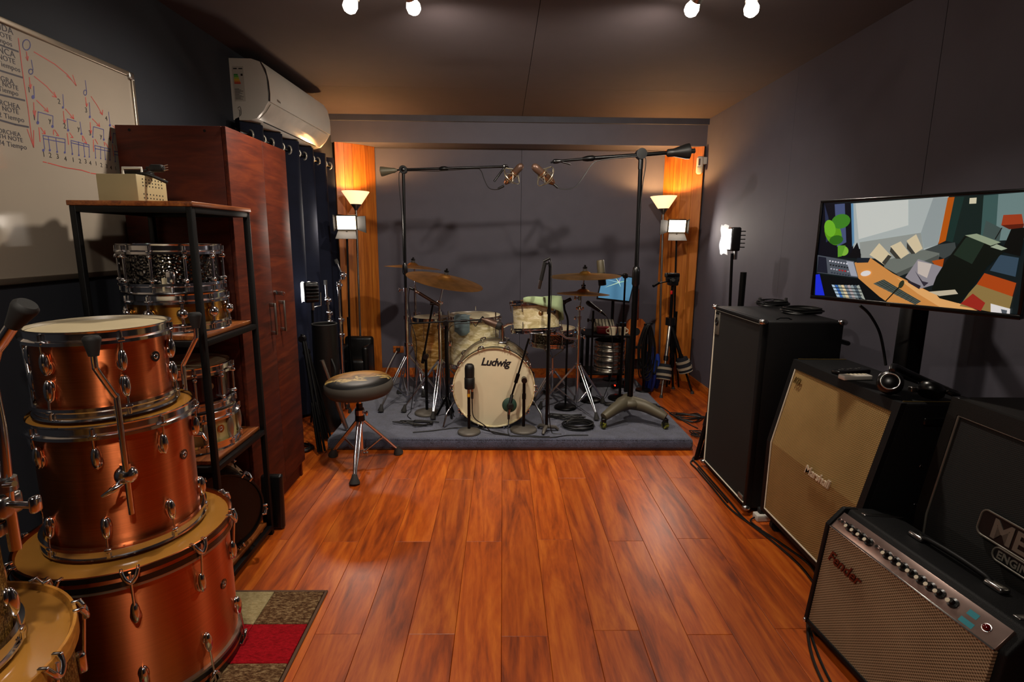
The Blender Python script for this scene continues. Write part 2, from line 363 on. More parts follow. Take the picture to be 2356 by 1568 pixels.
M = dict(
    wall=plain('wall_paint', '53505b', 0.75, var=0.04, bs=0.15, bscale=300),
    wall_shaded=plain('shaded_wall_paint', '20242d', 0.8, var=0.05, bs=0.15, bscale=300),  # wall paint darkened: the left side's shade is put into the colour
    ceil=plain('ceiling_paint', '453b3e', 0.85, var=0.04, bs=0.1, bscale=300),
    dark_gap=plain('seam_dark', '0c0b0c', 0.9),
    trim=plain('ceiling_trim_paint', '3a3a44', 0.7),
    plank=wood('laminate_floor', '742c0a', 'ae4c0e', 'cc6a1c', 0.38, (6.5, 0.8, 6.5), 1.7, coat=0.12, bs=0.015, streak=0.32, tone=0.13),
    pine=wood('pine_boards', '8c4612', 'b4651c', 'c67a2a', 0.42, (12, 12, 0.8), 1.5, coat=0.1, streak=0.22, tone=0.10),
    skirting=wood('skirting_wood', '7a3a10', 'a8581c', 'c87832', 0.4, (10, 1, 10), 2.0),
    mahog=wood('wardrobe_laminate', '3a1408', '541e0c', '6a2c10', 0.62, (10, 1.2, 10), 1.6, rnd=True, streak=0.3),
    mahog_v=wood('wardrobe_side_laminate', '3a1408', '501c0c', '642a10', 0.6, (1.2, 10, 6), 1.6, rnd=True, streak=0.3),
    shelfwood=wood('shelf_wood', '5c2a0e', '8c4a1a', 'a8652c', 0.4, (12, 1, 12), 2.0, coat=0.2),
    black_metal=plain('black_metal', '0b0b0c', 0.35, 0.6, spec=0.5),
    black_paint=plain('black_paint', '080809', 0.5, var=0.2, spec=0.25),
    black_rubber=plain('black_rubber', '121110', 0.7, var=0.2),
    grey_rubber=plain('dusty_grey_rubber', '2b2927', 0.75, var=0.25, vscale=30),
    black_plastic=plain('black_plastic', '0c0c0d', 0.28, var=0.1),
    tolex=plain('black_tolex', '08080a', 0.6, var=0.2, bs=0.8, bscale=420, spec=0.28),
    tolex_brown=plain('brown_black_tolex', '100c09', 0.6, var=0.2, bs=0.8, bscale=420, spec=0.28),
    grille_black=grille('black_grille_cloth', '050504', '100d0a', 900, 0.9),
    grille_gold=grille('gold_basket_weave', '5e4818', 'b4935a', 560, 0.8),
    grille_silver=grille('aged_silver_weave', '4e3c26', 'b09878', 520, 0.75),
    grille_mesa=grille('black_jute_grille', '050505', '171513', 700, 0.9),
    piping=plain('white_piping', 'd8cfba', 0.5),
    gold_piping=plain('gold_piping', '6e5c34', 0.4, 0.4),
    chrome=plain('chrome', 'e2e2e6', 0.13, 1.0, var=0.03),
    chrome_soft=plain('worn_chrome', 'b8b6b4', 0.22, 1.0, var=0.08),
    nickel=plain('black_nickel', '4a4846', 0.1, 1.0, var=0.05),
    steel=plain('brushed_steel', 'a8a49e', 0.3, 1.0),
    alu=plain('aluminium_frame', 'a89c8c', 0.35, 0.9, var=0.1),
    copper=brushed('brushed_copper', 'da7846', 0.36, 0.97),
    brass=brushed('brushed_brass', 'c8903c', 0.28),
    black_ham=hammered('hammered_black_nickel', '6a6764', 0.14, 75, 1.0),
    pearl=pearl('marine_pearl_wrap'),
    gold_pearl=pearl('gold_wrap', '8a6228', 'b88a44', 'e0b878'),
    red_lacquer=plain('dark_red_lacquer', '2c0508', 0.15, coat=0.8),
    cream_lacquer=plain('cream_shell', 'd2bd7c', 0.3, var=0.05, coat=0.3),
    sparkle=mottled('amber_glass_glitter', [(0.3, '2a1c0c'), (0.5, '6a4a20'), (0.65, 'b08a4a'), (0.8, '4a3214')], 120, 0.25),
    maple=wood('maple_hoop', '8a5a1c', 'b87a2c', 'd0953f', 0.35, (3, 3, 8), 2.0, coat=0.3),
    head_white=plain('coated_drum_head', 'c8b894', 0.55, var=0.05, bs=0.1),
    head_cream=plain('calf_drum_head', 'd8ccaa', 0.5, var=0.03),
    head_clear=plain('clear_drum_head', 'a87430', 0.22, var=0.12, vscale=5, coat=0.5),
    hoop_black=plain('black_hoop_stripe', '0a0909', 0.3, coat=0.4),
    white_plastic=plain('white_plastic', 'cfcac0', 0.35, var=0.03),
    beige=plain('beige_enamel', 'b0a078', 0.45, var=0.05),
    whiteboard=plain('whiteboard_enamel', '9c9183', 0.25, var=0.03, vscale=2, coat=0.3),
    ink_red=plain('red_marker', 'b04038', 0.6), ink_blue=plain('blue_marker', '3c3c78', 0.6), ink_black=plain('black_marker', '141016', 0.6),
    ink_dark=plain('dark_marker', '2e2734', 0.6),
    curtain=plain('navy_curtain', '141828', 0.85, var=0.15, bs=0.4, bscale=500, spec=0.2),
    riser=carpet('grey_blue_carpet', '2a2c39', '646880'),
    rug_brown=mottled('rug_mottled_brown', [(0.35, '3a2416'), (0.5, '6a4c32'), (0.65, 'a08660')]),
    rug_red=mottled('rug_red', [(0.3, '7a0a10'), (0.6, 'b01420'), (0.8, 'c41e2c')]),
    rug_cream=mottled('rug_cream', [(0.3, '8a7a50'), (0.6, 'b0a076'), (0.8, 'c2b48c')]),
    rug_edge=plain('rug_binding', '5c4230', 0.9),
    throne_gold=throne_print('throne_top_print'),
    throne_side=plain('throne_grey_vinyl', '45413b', 0.6, var=0.1, spec=0.25, bs=0.3, bscale=300),
    leather=plain('black_leather', '0d0b0a', 0.35, var=0.2, bs=0.5, bscale=120),
    cym=cymbal_mat('bronze_cymbal', 'c08a4a', 0.44), cym_b=cymbal_mat('bright_bronze_cymbal', 'd0a050', 0.36),
    ring_metal=plain('pale_eyelet_metal', 'c2bdb0', 0.3, 0.5), barn=plain('barn_door_paint', '140d05', 0.7, spec=0.15),
    cable=plain('black_cable', '0a0a0a', 0.45),
    towel_green=plain('green_cloth', '9aae84', 0.95, var=0.1, bs=0.6, bscale=300),
    towel_blue=plain('blue_grey_cloth', '6e8288', 0.95, var=0.1, bs=0.6, bscale=300),
    green_foam=plain('dark_green_foam', '16382a', 0.6, var=0.3),
    yellow=plain('yellow_plastic', 'd09a20', 0.4),
    mic_champ=plain('champagne_metal', 'a87a5c', 0.25, 0.9),
    mic_black=plain('mic_black', '191817', 0.45, 0.3, var=0.1),
    mic_brown=plain('mic_bronze', '5a4438', 0.4, 0.5),
    wire_silver=plain('silver_wire', 'b0a890', 0.3, 0.9),
    taupe=plain('taupe_cast_metal', '56503f', 0.5, 0.2, var=0.1),
    base_metal=plain('grey_cast_base', '57524b', 0.5, 0.3, var=0.15),
    caster=twotone('yellow_green_caster', '2c2a10', '7a7a24', 40, 0.4),
    paper=plain('white_diffusion_paper', 'd8d4c8', 0.8),
    blue_bag=plain('royal_blue_fabric', '143aa0', 0.7, var=0.25, vscale=20),
    navy=plain('navy_fabric', '171a24', 0.85), cream_fabric=plain('cream_strap', 'a89c86', 0.9),
    red_box=plain('red_plastic', '8a1018', 0.4), red_bit=plain('red_clip', 'c02018', 0.4),
    cup=plain('white_mug', 'ddd0b0', 0.4), guitar=wood('guitar_top', '7a3208', 'b0541a', 'c87028', 0.25, (8, 8, 1), 2, coat=0.5),
    mixer=plain('beige_mixer_panel', '9a9078', 0.5), silver_drum=plain('aluminium_shell', 'a8a296', 0.24, 0.95, var=0.1),
    panel_face=plain('brushed_control_panel', 'b09890', 0.3, 0.85, var=0.15, vscale=14), teal=plain('teal_print', '2a8a98', 0.5),
    jewel=plain('red_jewel', '5a0408', 0.1, coat=1.0),
    knob=plain('knob_black', '0a0a0a', 0.3), logo_red=plain('aged_logo_metal', '6a3a30', 0.3, 0.8), logo_white=plain('ivory_script', 'd8ccb4', 0.4),
    logo_grey=plain('grey_badge_metal', '8a867c', 0.35, 0.7),
    amber_lens=emit('amber_led', 'ff2010', 6.0),
)
# ------------------------------------------------------------------ the room
ZC, XR, YB, YF = 2.54, 1.925, 5.64, -1.4
def xl(y): return -1.70 + 0.027*(y-2)          # the left wall runs in slightly towards the back
fl = struct('floor', MB().bb((-1.95, YF-0.1, -0.12), (2.05, YB+0.12, -0.012)), M['dark_gap'])
PW, PL, GAP = 0.1702, 1.305, 0.0012
_pm = {}
def plank_mesh(w, l):
    k = (round(w, 3), round(l, 3))
    if k not in _pm:
        w2, l2, b = w/2-GAP/2, l/2-GAP/2, 0.0012
        vs = [(sx*(w2-i), sy*(l2-i), z) for i, z in ((0, -0.012), (0, -b), (b, 0)) for sx, sy in ((-1, -1), (1, -1), (1, 1), (-1, 1))]
        fs = [(8, 9, 10, 11)] + [(r*4+k2, r*4+(k2+1) % 4, r*4+4+(k2+1) % 4, r*4+4+k2) for r in (0, 1) for k2 in range(4)]
        _pm[k] = MB().add(vs, fs).mesh('plank', M['plank'], 0)
    return _pm[k]
for i in range(-11, 12):
    x0 = 0.003+PW*i; x1 = x0+PW
    a, b = max(x0, -1.80), min(x1, XR+0.03)
    if b-a < 0.03: continue
    off = {0: 1.762, 1: 2.396}[i % 2] + random.uniform(-0.02, 0.02) - 3*PL
    y = off
    while y < YB+0.05:
        ya, yb = max(y, YF), min(y+PL, YB+0.05)
        if yb-ya > 0.05:
            o = _obj('plank', plank_mesh(b-a, yb-ya), fl); o.location = ((a+b)/2, (ya+yb)/2, 0)
        y += PL

def slab(mb, lo, hi): return mb.bb(lo, hi)
# ceiling: dark deck with painted boards below it
ce = struct('ceiling', MB().bb((-1.95, YF-0.1, ZC+0.012), (2.05, YB+0.12, ZC+0.1)), M['dark_gap'])
cy = [YF, -0.47, 1.96, 4.395, YB]; cx = [-1.82, 0.174, 2.0]
for i in range(2):
    for j in range(4):
        g = 0.0016 if i == 0 else 0.0016
        struct('ceiling_board', MB().bb((cx[i]+(g if i else 0), cy[j]+0.0008, ZC), (cx[i+1]-(0 if i else g), cy[j+1]-0.0008, ZC+0.014)), M['ceil'], ce)
# back wall and right wall: boards on a dark backing, so that the joints are real grooves
wb_ = struct('wall_back', MB().bb((-1.9, YB+0.012, -0.01), (2.05, YB+0.12, ZC+0.02)), M['dark_gap'])
for a, b in ((-1.75, 0.182), (0.185, 2.0)):
    struct('wall_board', MB().bb((a, YB, -0.01), (b, YB+0.014, ZC+0.01)), M['wall'], wb_)
wr_ = struct('wall_right', MB().bb((XR+0.012, YF-0.1, -0.01), (XR+0.12, YB+0.12, ZC+0.02)), M['dark_gap'])
yy = [YF, 0.11, 1.33, 2.552, 3.774, 4.996, YB]
for a, b in zip(yy, yy[1:]):
    g = 0.0016 if abs(b-2.552) < .01 or abs(a-2.552) < .01 else 0.0003
    struct('wall_board', MB().bb((XR, a+g, -0.01), (XR+0.014, b-g, ZC+0.01)), M['wall'], wr_)
struct('wall_left', MB().prism([(xl(YF-0.1)-0.12, YF-0.1), (xl(YF-0.1), YF-0.1), (xl(YB+0.1), YB+0.1), (xl(YB+0.1)-0.12, YB+0.1)], -0.01, ZC+0.02), M['wall_shaded'])
struct('wall_front', MB().bb((-1.95, YF-0.1, -0.01), (2.05, YF, ZC+0.02)), M['wall_shaded'])
# beam over the drum recess, with the dark strip at the ceiling
struct('trim_1', MB().bb((xl(5.3), 5.325, ZC-0.052), (XR, 5.37, ZC)), M['trim'])
struct('trim_2', MB().bb((xl(5.3), 5.36, 2.30), (XR, YB, ZC)), M['wall'])
# skirting
struct('baseboard_right', MB().bb((XR-0.014, 0.5, 0), (XR, 5.4, 0.07)), M['skirting'])
struct('baseboard_back', MB().bb((-1.3, YB-0.014, 0), (1.62, YB, 0.07)), M['skirting'])

# corner panels of upright pine boards, across the two back corners
def corner_panel(p0, p1, bulge, n, label, shift):
    p0, p1 = V((*p0, 0)), V((*p1, 0)); d = (p1-p0); nr = V((d.y, -d.x, 0)).normalized()
    if nr.y > 0: nr = -nr
    t = Thing('corner_panel', label, 'wood panel', tuple((p0+p1)/2), group=None, w=True)
    t.o['kind'] = 'structure'
    pt = lambda s: p0 + d*s + nr*bulge*4*s*(1-s)
    cuts = [0] + [(k+random.uniform(-0.12, 0.12))/n for k in range(1, n)] + [1]
    for k in range(n):
        mb = MB(); s0, s1 = cuts[k]+0.003, cuts[k+1]-0.003
        pts = [pt(s0+(s1-s0)*q/2) for q in range(3)]
        poly = [(p.x, p.y) for p in pts] + [(p.x, p.y) for p in [q-nr*0.018 for q in pts[::-1]]]
        t.part('board', mb.prism(poly, 0.0, 2.302), M['pine'], smooth=20)
    bk = [pt(q/8)-nr*0.016 for q in range(9)]
    t.part('backing', MB().prism([(p.x, p.y) for p in bk]+[(p.x, p.y) for p in [q-nr*0.01 for q in bk[::-1]]], 0, 2.30), M['dark_gap'])
    return t
corner_panel((xl(5.36)+0.03, 5.36), (-1.268, 5.63), 0.035, 5, 'bulging panel of upright pine boards in the corner beside the navy curtain', 0)
corner_panel((1.61, 5.63), (XR-0.02, 5.36), 0.012, 4, 'flat panel of upright pine boards in the corner under the motion sensor', 1)

# carpeted drum riser
t = Thing('drum_riser', 'low drum riser covered in grey blue carpet under the drum kit', 'riser', (0.07, 4.4, 0), w=True)
RZT = 0.09
t.part('carpet_top', MB().bb((-1.188, 3.512, 0.0), (1.32, 5.20, RZT-0.004), 0.03, seg=4), M['riser'])
mb = MB(); mb.bb((-1.186, 3.520, 0.002), (1.318, 5.198, 0.012), 0.003); t.part('bottom_edge', mb, M['rug_edge'])

tuft = MB()
rr = random.Random(3)
for k in range(2600):   # loose pile along the front edge
    x = rr.uniform(-1.17, 1.30); z = RZT-0.014 if rr.random() < .7 else rr.uniform(0.02, 0.07); y = 3.519 if z > 0.07 else 3.513
    tuft.cyl((x, y, z), (x+rr.uniform(-.004, .004), y-0.006, z+rr.uniform(-0.004, 0.006)), 0.0013, 0.0003, 3, caps=False)
t.part('pile', tuft, M['riser'], kind='stuff')
# ------------------------------------------------------------------ lamps
def light(name, kind, loc, w, col=(1, 1, 1), size=0.05, parent=None, **k):
    ld = bpy.data.lights.new(name, kind); ld.energy = w; ld.color = col
    if kind in ('POINT', 'SPOT'): ld.shadow_soft_size = size
    for a, b in k.items(): setattr(ld, a, b)
    o = bpy.data.objects.new(name, ld); COL.objects.link(o); o.location = loc
    if parent is not None: o.parent = parent
    return o
WARM = (1.0, 0.89, 0.76); AMBER = (1.0, 0.52, 0.18); COOL = (0.92, 0.92, 1.0)
M['bulb'] = emit('frosted_bulb', 'fff0d8', 30.0)
M['shade'] = emit('lit_opal_glass', 'ffc890', 1.6)
M['shade'].node_tree.nodes['Principled BSDF'].inputs['Base Color'].default_value = (0.8, 0.72, 0.6, 1)
M['ledface'] = emit('lit_led_panel', 'ffe2b8', 9.0)

def track_light(cx, cy, ang, aims, label, watt, group, sizes=(150, 150), gain=(1, 1)):
    t = Thing('ceiling_spot_bar', label, 'ceiling light', (cx, cy, ZC), ang, group)
    t.part('canopy', MB().cyl((0, 0, -0.022), (0, 0, 0), 0.055, n=24), M['steel'])
    t.part('bar', MB().cyl((-0.2, 0, -0.03), (0.2, 0, -0.03), 0.009, n=12), M['steel'])
    for s, aim, ss, gn in zip((-1, 1), aims, sizes, gain):
        p = V((s*0.118, 0, -0.03)); d = (t.inv.to_3x3() @ V(aim)).normalized()
        q = p + V((0, 0, -0.03))
        hd = t.part('lamp_holder', MB().cyl(p, q, 0.008, n=10).cyl(q-d*0.03, q+d*0.02, 0.024, 0.027, 20), M['steel'])
        bl = t.part('bulb', MB().lathe([(0.012, 0), (0.022, 0.01), (0.032, 0.035), (0.030, 0.055), (0.018, 0.068), (0, 0.072)], 20, frame(q+d*0.018, d)), M['bulb'], hd)
        lo = t.M @ (q + d*0.135)
        ld = light('spot_bulb_light', 'SPOT', q+d*0.10, watt*gn, WARM, 0.035, t.o, spot_size=R(ss), spot_blend=1.0)
        ld.rotation_mode = 'QUATERNION'; ld.rotation_quaternion = d.to_track_quat('-Z', 'Y')
    return t
b1, b2, b3, b4 = [at(u, v, z=2.44) for u, v in ((820, 8), (940, 8), (1612, 11), (1722, 17))]
track_light((b1.x+b2.x)/2, 2.65, 0, [(-0.35, -0.1, -0.8), (0.2, 0.75, -0.6)], 'twin spot bar on the ceiling over the wardrobe side of the floor', W_TRACK, 'twin ceiling spot bars', (140, 150), (1, 1.45))
track_light((b3.x+b4.x)/2, 2.62, 0, [(-0.2, 0.75, -0.6), (-0.05, -0.25, -0.8)], 'twin spot bar on the ceiling above the amplifier side of the floor', W_TRACK, 'twin ceiling spot bars', (150, 115), (1.45, 1))
track_light(-0.45, 0.25, 0, [(-0.3, 0.3, -0.8), (0.1, 0.3, -0.8)], 'twin spot bar on the ceiling near the front wall', W_TRACK_REAR, 'twin ceiling spot bars')

def torchiere(base, top, label, tilt=(0, 0)):
    """base: floor point; top: centre of the shade's rim"""
    t = Thing('torchiere_lamp', label, 'floor lamp', tuple(base), w=True)
    b = V(base); ax = (V(top)-b).normalized()
    t.part('base', MB().lathe([(0, 0), (0.10, 0), (0.10, 0.012), (0.03, 0.03), (0.012, 0.045), (0, 0.045)], 32, TR(*b)), M['steel'])
    c0 = b + ax*((V(top)-b).length-0.165)
    t.part('pole', MB().cyl(b+V((0, 0, 0.03)), c0, 0.010, n=14), M['steel'])
    F = frame(c0, ax)
    t.part('socket_cup', MB().lathe([(0, -0.005), (0.014, -0.005), (0.02, 0.01), (0.05, 0.05), (0.052, 0.056), (0, 0.056)], 28, F), M['steel'])
    t.part('lamp_shade', MB().lathe([(0.050, 0.05), (0.125, 0.163), (0.122, 0.165), (0.046, 0.054)], 40, F), M['shade'])
    light('torchiere_bulb_light', 'POINT', t.inv @ (c0+ax*0.115), W_TORCH, AMBER, 0.02, t.o)
    t.part('bulb', MB().sph(c0+ax*0.075, 0.022, 12), M['bulb'])
    return t
tb = at(829, 800, y=5.2); tt = at(818, 440, y=5.2)
torchiere((tb.x, 5.2, 0), V((tt.x, 5.2, tt.z)), 'steel torchiere with a white cone shade before the bulging pine panel')
tt = at(1527, 451, y=5.33)
torchiere((at(1516, 860, y=5.33).x, 5.33, 0), V((tt.x, 5.33, tt.z)), 'steel torchiere with a white cone shade before the flat pine panel')

def led_panel(base, top, label, yaw, doors, la=0.0):
    t = Thing('panel_light', label, 'studio light', tuple(base), w=True)
    b = V(base); p = V(top)
    t.part('pole', MB().cyl(b+V((0, 0, 0.25)), p-V((0, 0, 0.07)), 0.009, n=12).cyl(b+V((0, 0, 0.2)), b+V((0, 0, 0.75)), 0.013, n=12), M['black_metal'])
    for k in range(3):
        a = k*2*PI/3+la
        t.part('leg', MB().tube([b+V((0, 0, 0.5)), b+V((0.07*math.cos(a), 0.07*math.sin(a), 0.008))], 0.008, 8), M['black_metal'])
    F = TR(*p) @ RZ(yaw) @ RX(R(12))
    t.part('housing', MB().box((0, 0.02, 0), (0.165, 0.04, 0.125), 0.008, F), M['black_plastic'])
    t.part('light_face', MB().box((0, -0.002, 0), (0.150, 0.006, 0.11), 0.002, F), M['ledface'])
    for (sx, w, L, ax, name) in doors:
        mb = MB()
        if sx == 0:   # bottom or top flap
            mb.add([(-0.07, -0.004, 0.06*ax), (0.07, -0.004, 0.06*ax), (0.085, -0.004-L*0.8, 0.06*ax+ax*L*0.5), (-0.085, -0.004-L*0.8, 0.06*ax+ax*L*0.5)], [(0, 1, 2, 3)], F)
            mb.add([(-0.07, -0.001, 0.062*ax), (0.07, -0.001, 0.062*ax), (0.085, -0.001-L*0.8, 0.062*ax+ax*L*0.5), (-0.085, -0.001-L*0.8, 0.062*ax+ax*L*0.5)], [(3, 2, 1, 0)], F)
        else:
            mb.add([(sx*0.08, -0.004, -0.055), (sx*0.08, -0.004, 0.055), (sx*(0.08+L*0.75), -0.004-L*0.6, 0.07), (sx*(0.08+L*0.75), -0.004-L*0.6, -0.07)], [(0, 1, 2, 3)], F)
            mb.add([(sx*0.083, -0.002, -0.055), (sx*0.083, -0.002, 0.055), (sx*(0.083+L*0.75), -0.002-L*0.6, 0.07), (sx*(0.083+L*0.75), -0.002-L*0.6, -0.07)], [(3, 2, 1, 0)], F)
        t.part('barn_door', mb, M['barn'], smooth=0)
    ld = light('panel_glow', 'AREA', t.inv @ (F @ V((0, -0.012, 0))), W_PANEL, WARM, parent=t.o, shape='RECTANGLE', size=0.14)
    ld.data.size_y = 0.10
    ld.rotation_mode = 'QUATERNION'; ld.rotation_quaternion = (F.to_3x3() @ V((0, -1, 0))).to_track_quat('-Z', 'Y')
    return t
p = at(797, 512, y=4.66); led_panel((at(800, 700, y=4.66).x, 4.66, 0), p, 'lit panel light with barn doors on a black stand beside the navy curtain', R(8), [(0, .14, .11, -1, 'b'), (1, .1, .11, 0, 'r'), (-1, .1, .03, 0, 'l')], PI)
p = at(1558, 520, y=5.17); led_panel((at(1557, 700, y=5.17).x, 5.17, 0), p, 'lit panel light with barn doors on a black stand behind the camera tripod', R(-8), [(0, .14, .11, -1, 'b'), (-1, .1, .11, 0, 'l'), (1, .1, .03, 0, 'r')], PI/2)

def video_lamp(base, head, yaw, label, stand_r=0.012, side=1, pw=0.13, ph=0.185, shift=0.0):
    """lamp head with white paper clipped over its front; yaw: direction the lamp points, 0 = +x"""
    t = Thing('video_lamp', label, 'studio light', tuple(base), w=True)
    b = V(base); p = V(head); F = TR(*p) @ RZ(yaw)
    t.part('pole', MB().cyl(b+V((0, 0, 0.02)), p-V((0, 0, 0.09)), stand_r*0.75, n=12).cyl(b+V((0, 0, 0.02)), b+(p-b)*0.62, stand_r, n=12), M['black_metal'])
    for k in range(3):
        a = k*2*PI/3+0.9
        t.part('leg', MB().tube([b+V((0, 0, 0.4)), b+V(((0.11 if side else 0.06)*math.cos(a), (0.11 if side else 0.06)*math.sin(a), 0.008))], 0.007, 8), M['black_metal'])
    if side == 1: t.part('spare_tube', MB().cyl(b+V((0.045, 0.03, 0.0)), b+V((0.045, 0.03, 1.22)), 0.020, n=14).cyl(b+V((0.045, 0.03, 1.14)), b+V((0.045, 0.03, 1.15)), 0.0205, n=14), M['black_metal'])
    hs = t.part('housing', MB().box((-0.005, 0, 0), (0.06, 0.10, 0.15), 0.01, F), M['black_plastic'])
    for k in range(5): t.part('cooling_fin', MB().box((-0.045, 0, -0.05+k*0.025), (0.035, 0.09, 0.006), 0.001, F), M['black_plastic'], hs)
    t.part('bracket', MB().tube([(-0.02, 0, -0.11), (-0.02, -0.062, -0.10), (-0.02, -0.062, 0.0)], 0.005, 8, F).cyl((-0.02, 0, -0.13), (-0.02, 0, -0.075), 0.014, n=12, M=F), M['chrome_soft'])
    gl = t.part('lens', MB().box((0.028, 0, 0), (0.006, 0.085, 0.13), 0.002, F), emit('lamp_lens', 'ffffff', 3.0))
    # curled sheet of paper in front of the lens
    mb = MB(); n = 10; vs = []
    for i in range(n+1):
        z = ph*0.48-ph*i/n; wob = 0.004*math.sin(i*1.1)
        for j in range(7):
            y = shift-pw/2+pw*j/6
            vs.append((0.075+wob+0.006*math.cos(j*0.9)-0.05*(abs(j-3)/3)**3*0.6, y, z+0.006*math.sin(j*1.7)))
    fs = [(i*7+j, i*7+j+1, (i+1)*7+j+1, (i+1)*7+j) for i in range(n) for j in range(6)]
    mb.add(vs, fs, F)
    pm = bpy.data.materials.get('lit_paper')
    if pm is None:
        pm, nt, bs = _mat('lit_paper'); sock(bs, Roughness=0.9); bs.inputs['Base Color'].default_value = (0.8, 0.78, 0.72, 1)
        tl = nd(nt, 'ShaderNodeBsdfTranslucent'); tl.inputs[0].default_value = (0.8, 0.78, 0.74, 1); mx = nd(nt, 'ShaderNodeMixShader'); mx.inputs[0].default_value = 0.5
        nt.links.new(bs.outputs[0], mx.inputs[1]); nt.links.new(tl.outputs[0], mx.inputs[2]); nt.links.new(mx.outputs[0], nt.nodes['Material Output'].inputs[0])
    t.part('diffusion_paper', mb, pm)
    light('lamp_glow', 'POINT', t.inv @ (F @ V((0.048, 0, -0.02))), W_VIDEO, COOL, 0.02, t.o)
    return t
p = at(1687, 550, y=3.55); video_lamp((at(1690, 700, y=3.55).x+.01, 3.55, 0), p, R(172), 'cool white video lamp with clipped paper on a stand behind the tallest bass cabinet', side=1)
p = at(716, 672, y=4.06); video_lamp((at(722, 800, y=4.06).x, 4.06, 0), p, R(118), pw=0.075, ph=0.15, shift=0.028, side=0, label='cool white video lamp with clipped paper between the wardrobe and the drum stool')
# ------------------------------------------------------------------ drum building kit
def lug_mesh(name, mat, style):
    mb = MB()   # local: x outwards from the shell, z up, centred on the lug
    if style == 'oval':      # tear-drop casting with rounded back
        mb.sph((0.012, 0, 0), 1, 14, (0.014, 0.0125, 0.034)); mb.sph((0.006, 0, -0.012), 1, 12, (0.010, 0.0145, 0.022))
    elif style == 'long': mb.sph((0.012, 0, 0), 1, 14, (0.014, 0.014, 0.055))
    elif style == 'ball': mb.sph((0.016, 0, 0), 0.021, 16); mb.cyl((0.016, 0, 0.015), (0.016, 0, 0.04), 0.006, n=10); mb.cyl((0.016, 0, -0.04), (0.016, 0, -0.015), 0.006, n=10)
    elif style == 'tube':
        mb.cyl((0.016, 0, -0.055), (0.016, 0, 0.055), 0.0055, n=10)
        for z in (-0.045, 0.045): mb.box((0.01, 0, z), (0.022, 0.018, 0.012), 0.003); mb.sph((0.02, 0, z), 0.009, 10)
    elif style == 'box': mb.box((0.010, 0, 0), (0.020, 0.024, 0.05), 0.006)
    return mb.mesh(name, mat)
_lm = {}
def lugm(style, mat):
    k = (style, mat.name)
    if k not in _lm: _lm[k] = lug_mesh('lug', mat, style)
    return _lm[k]
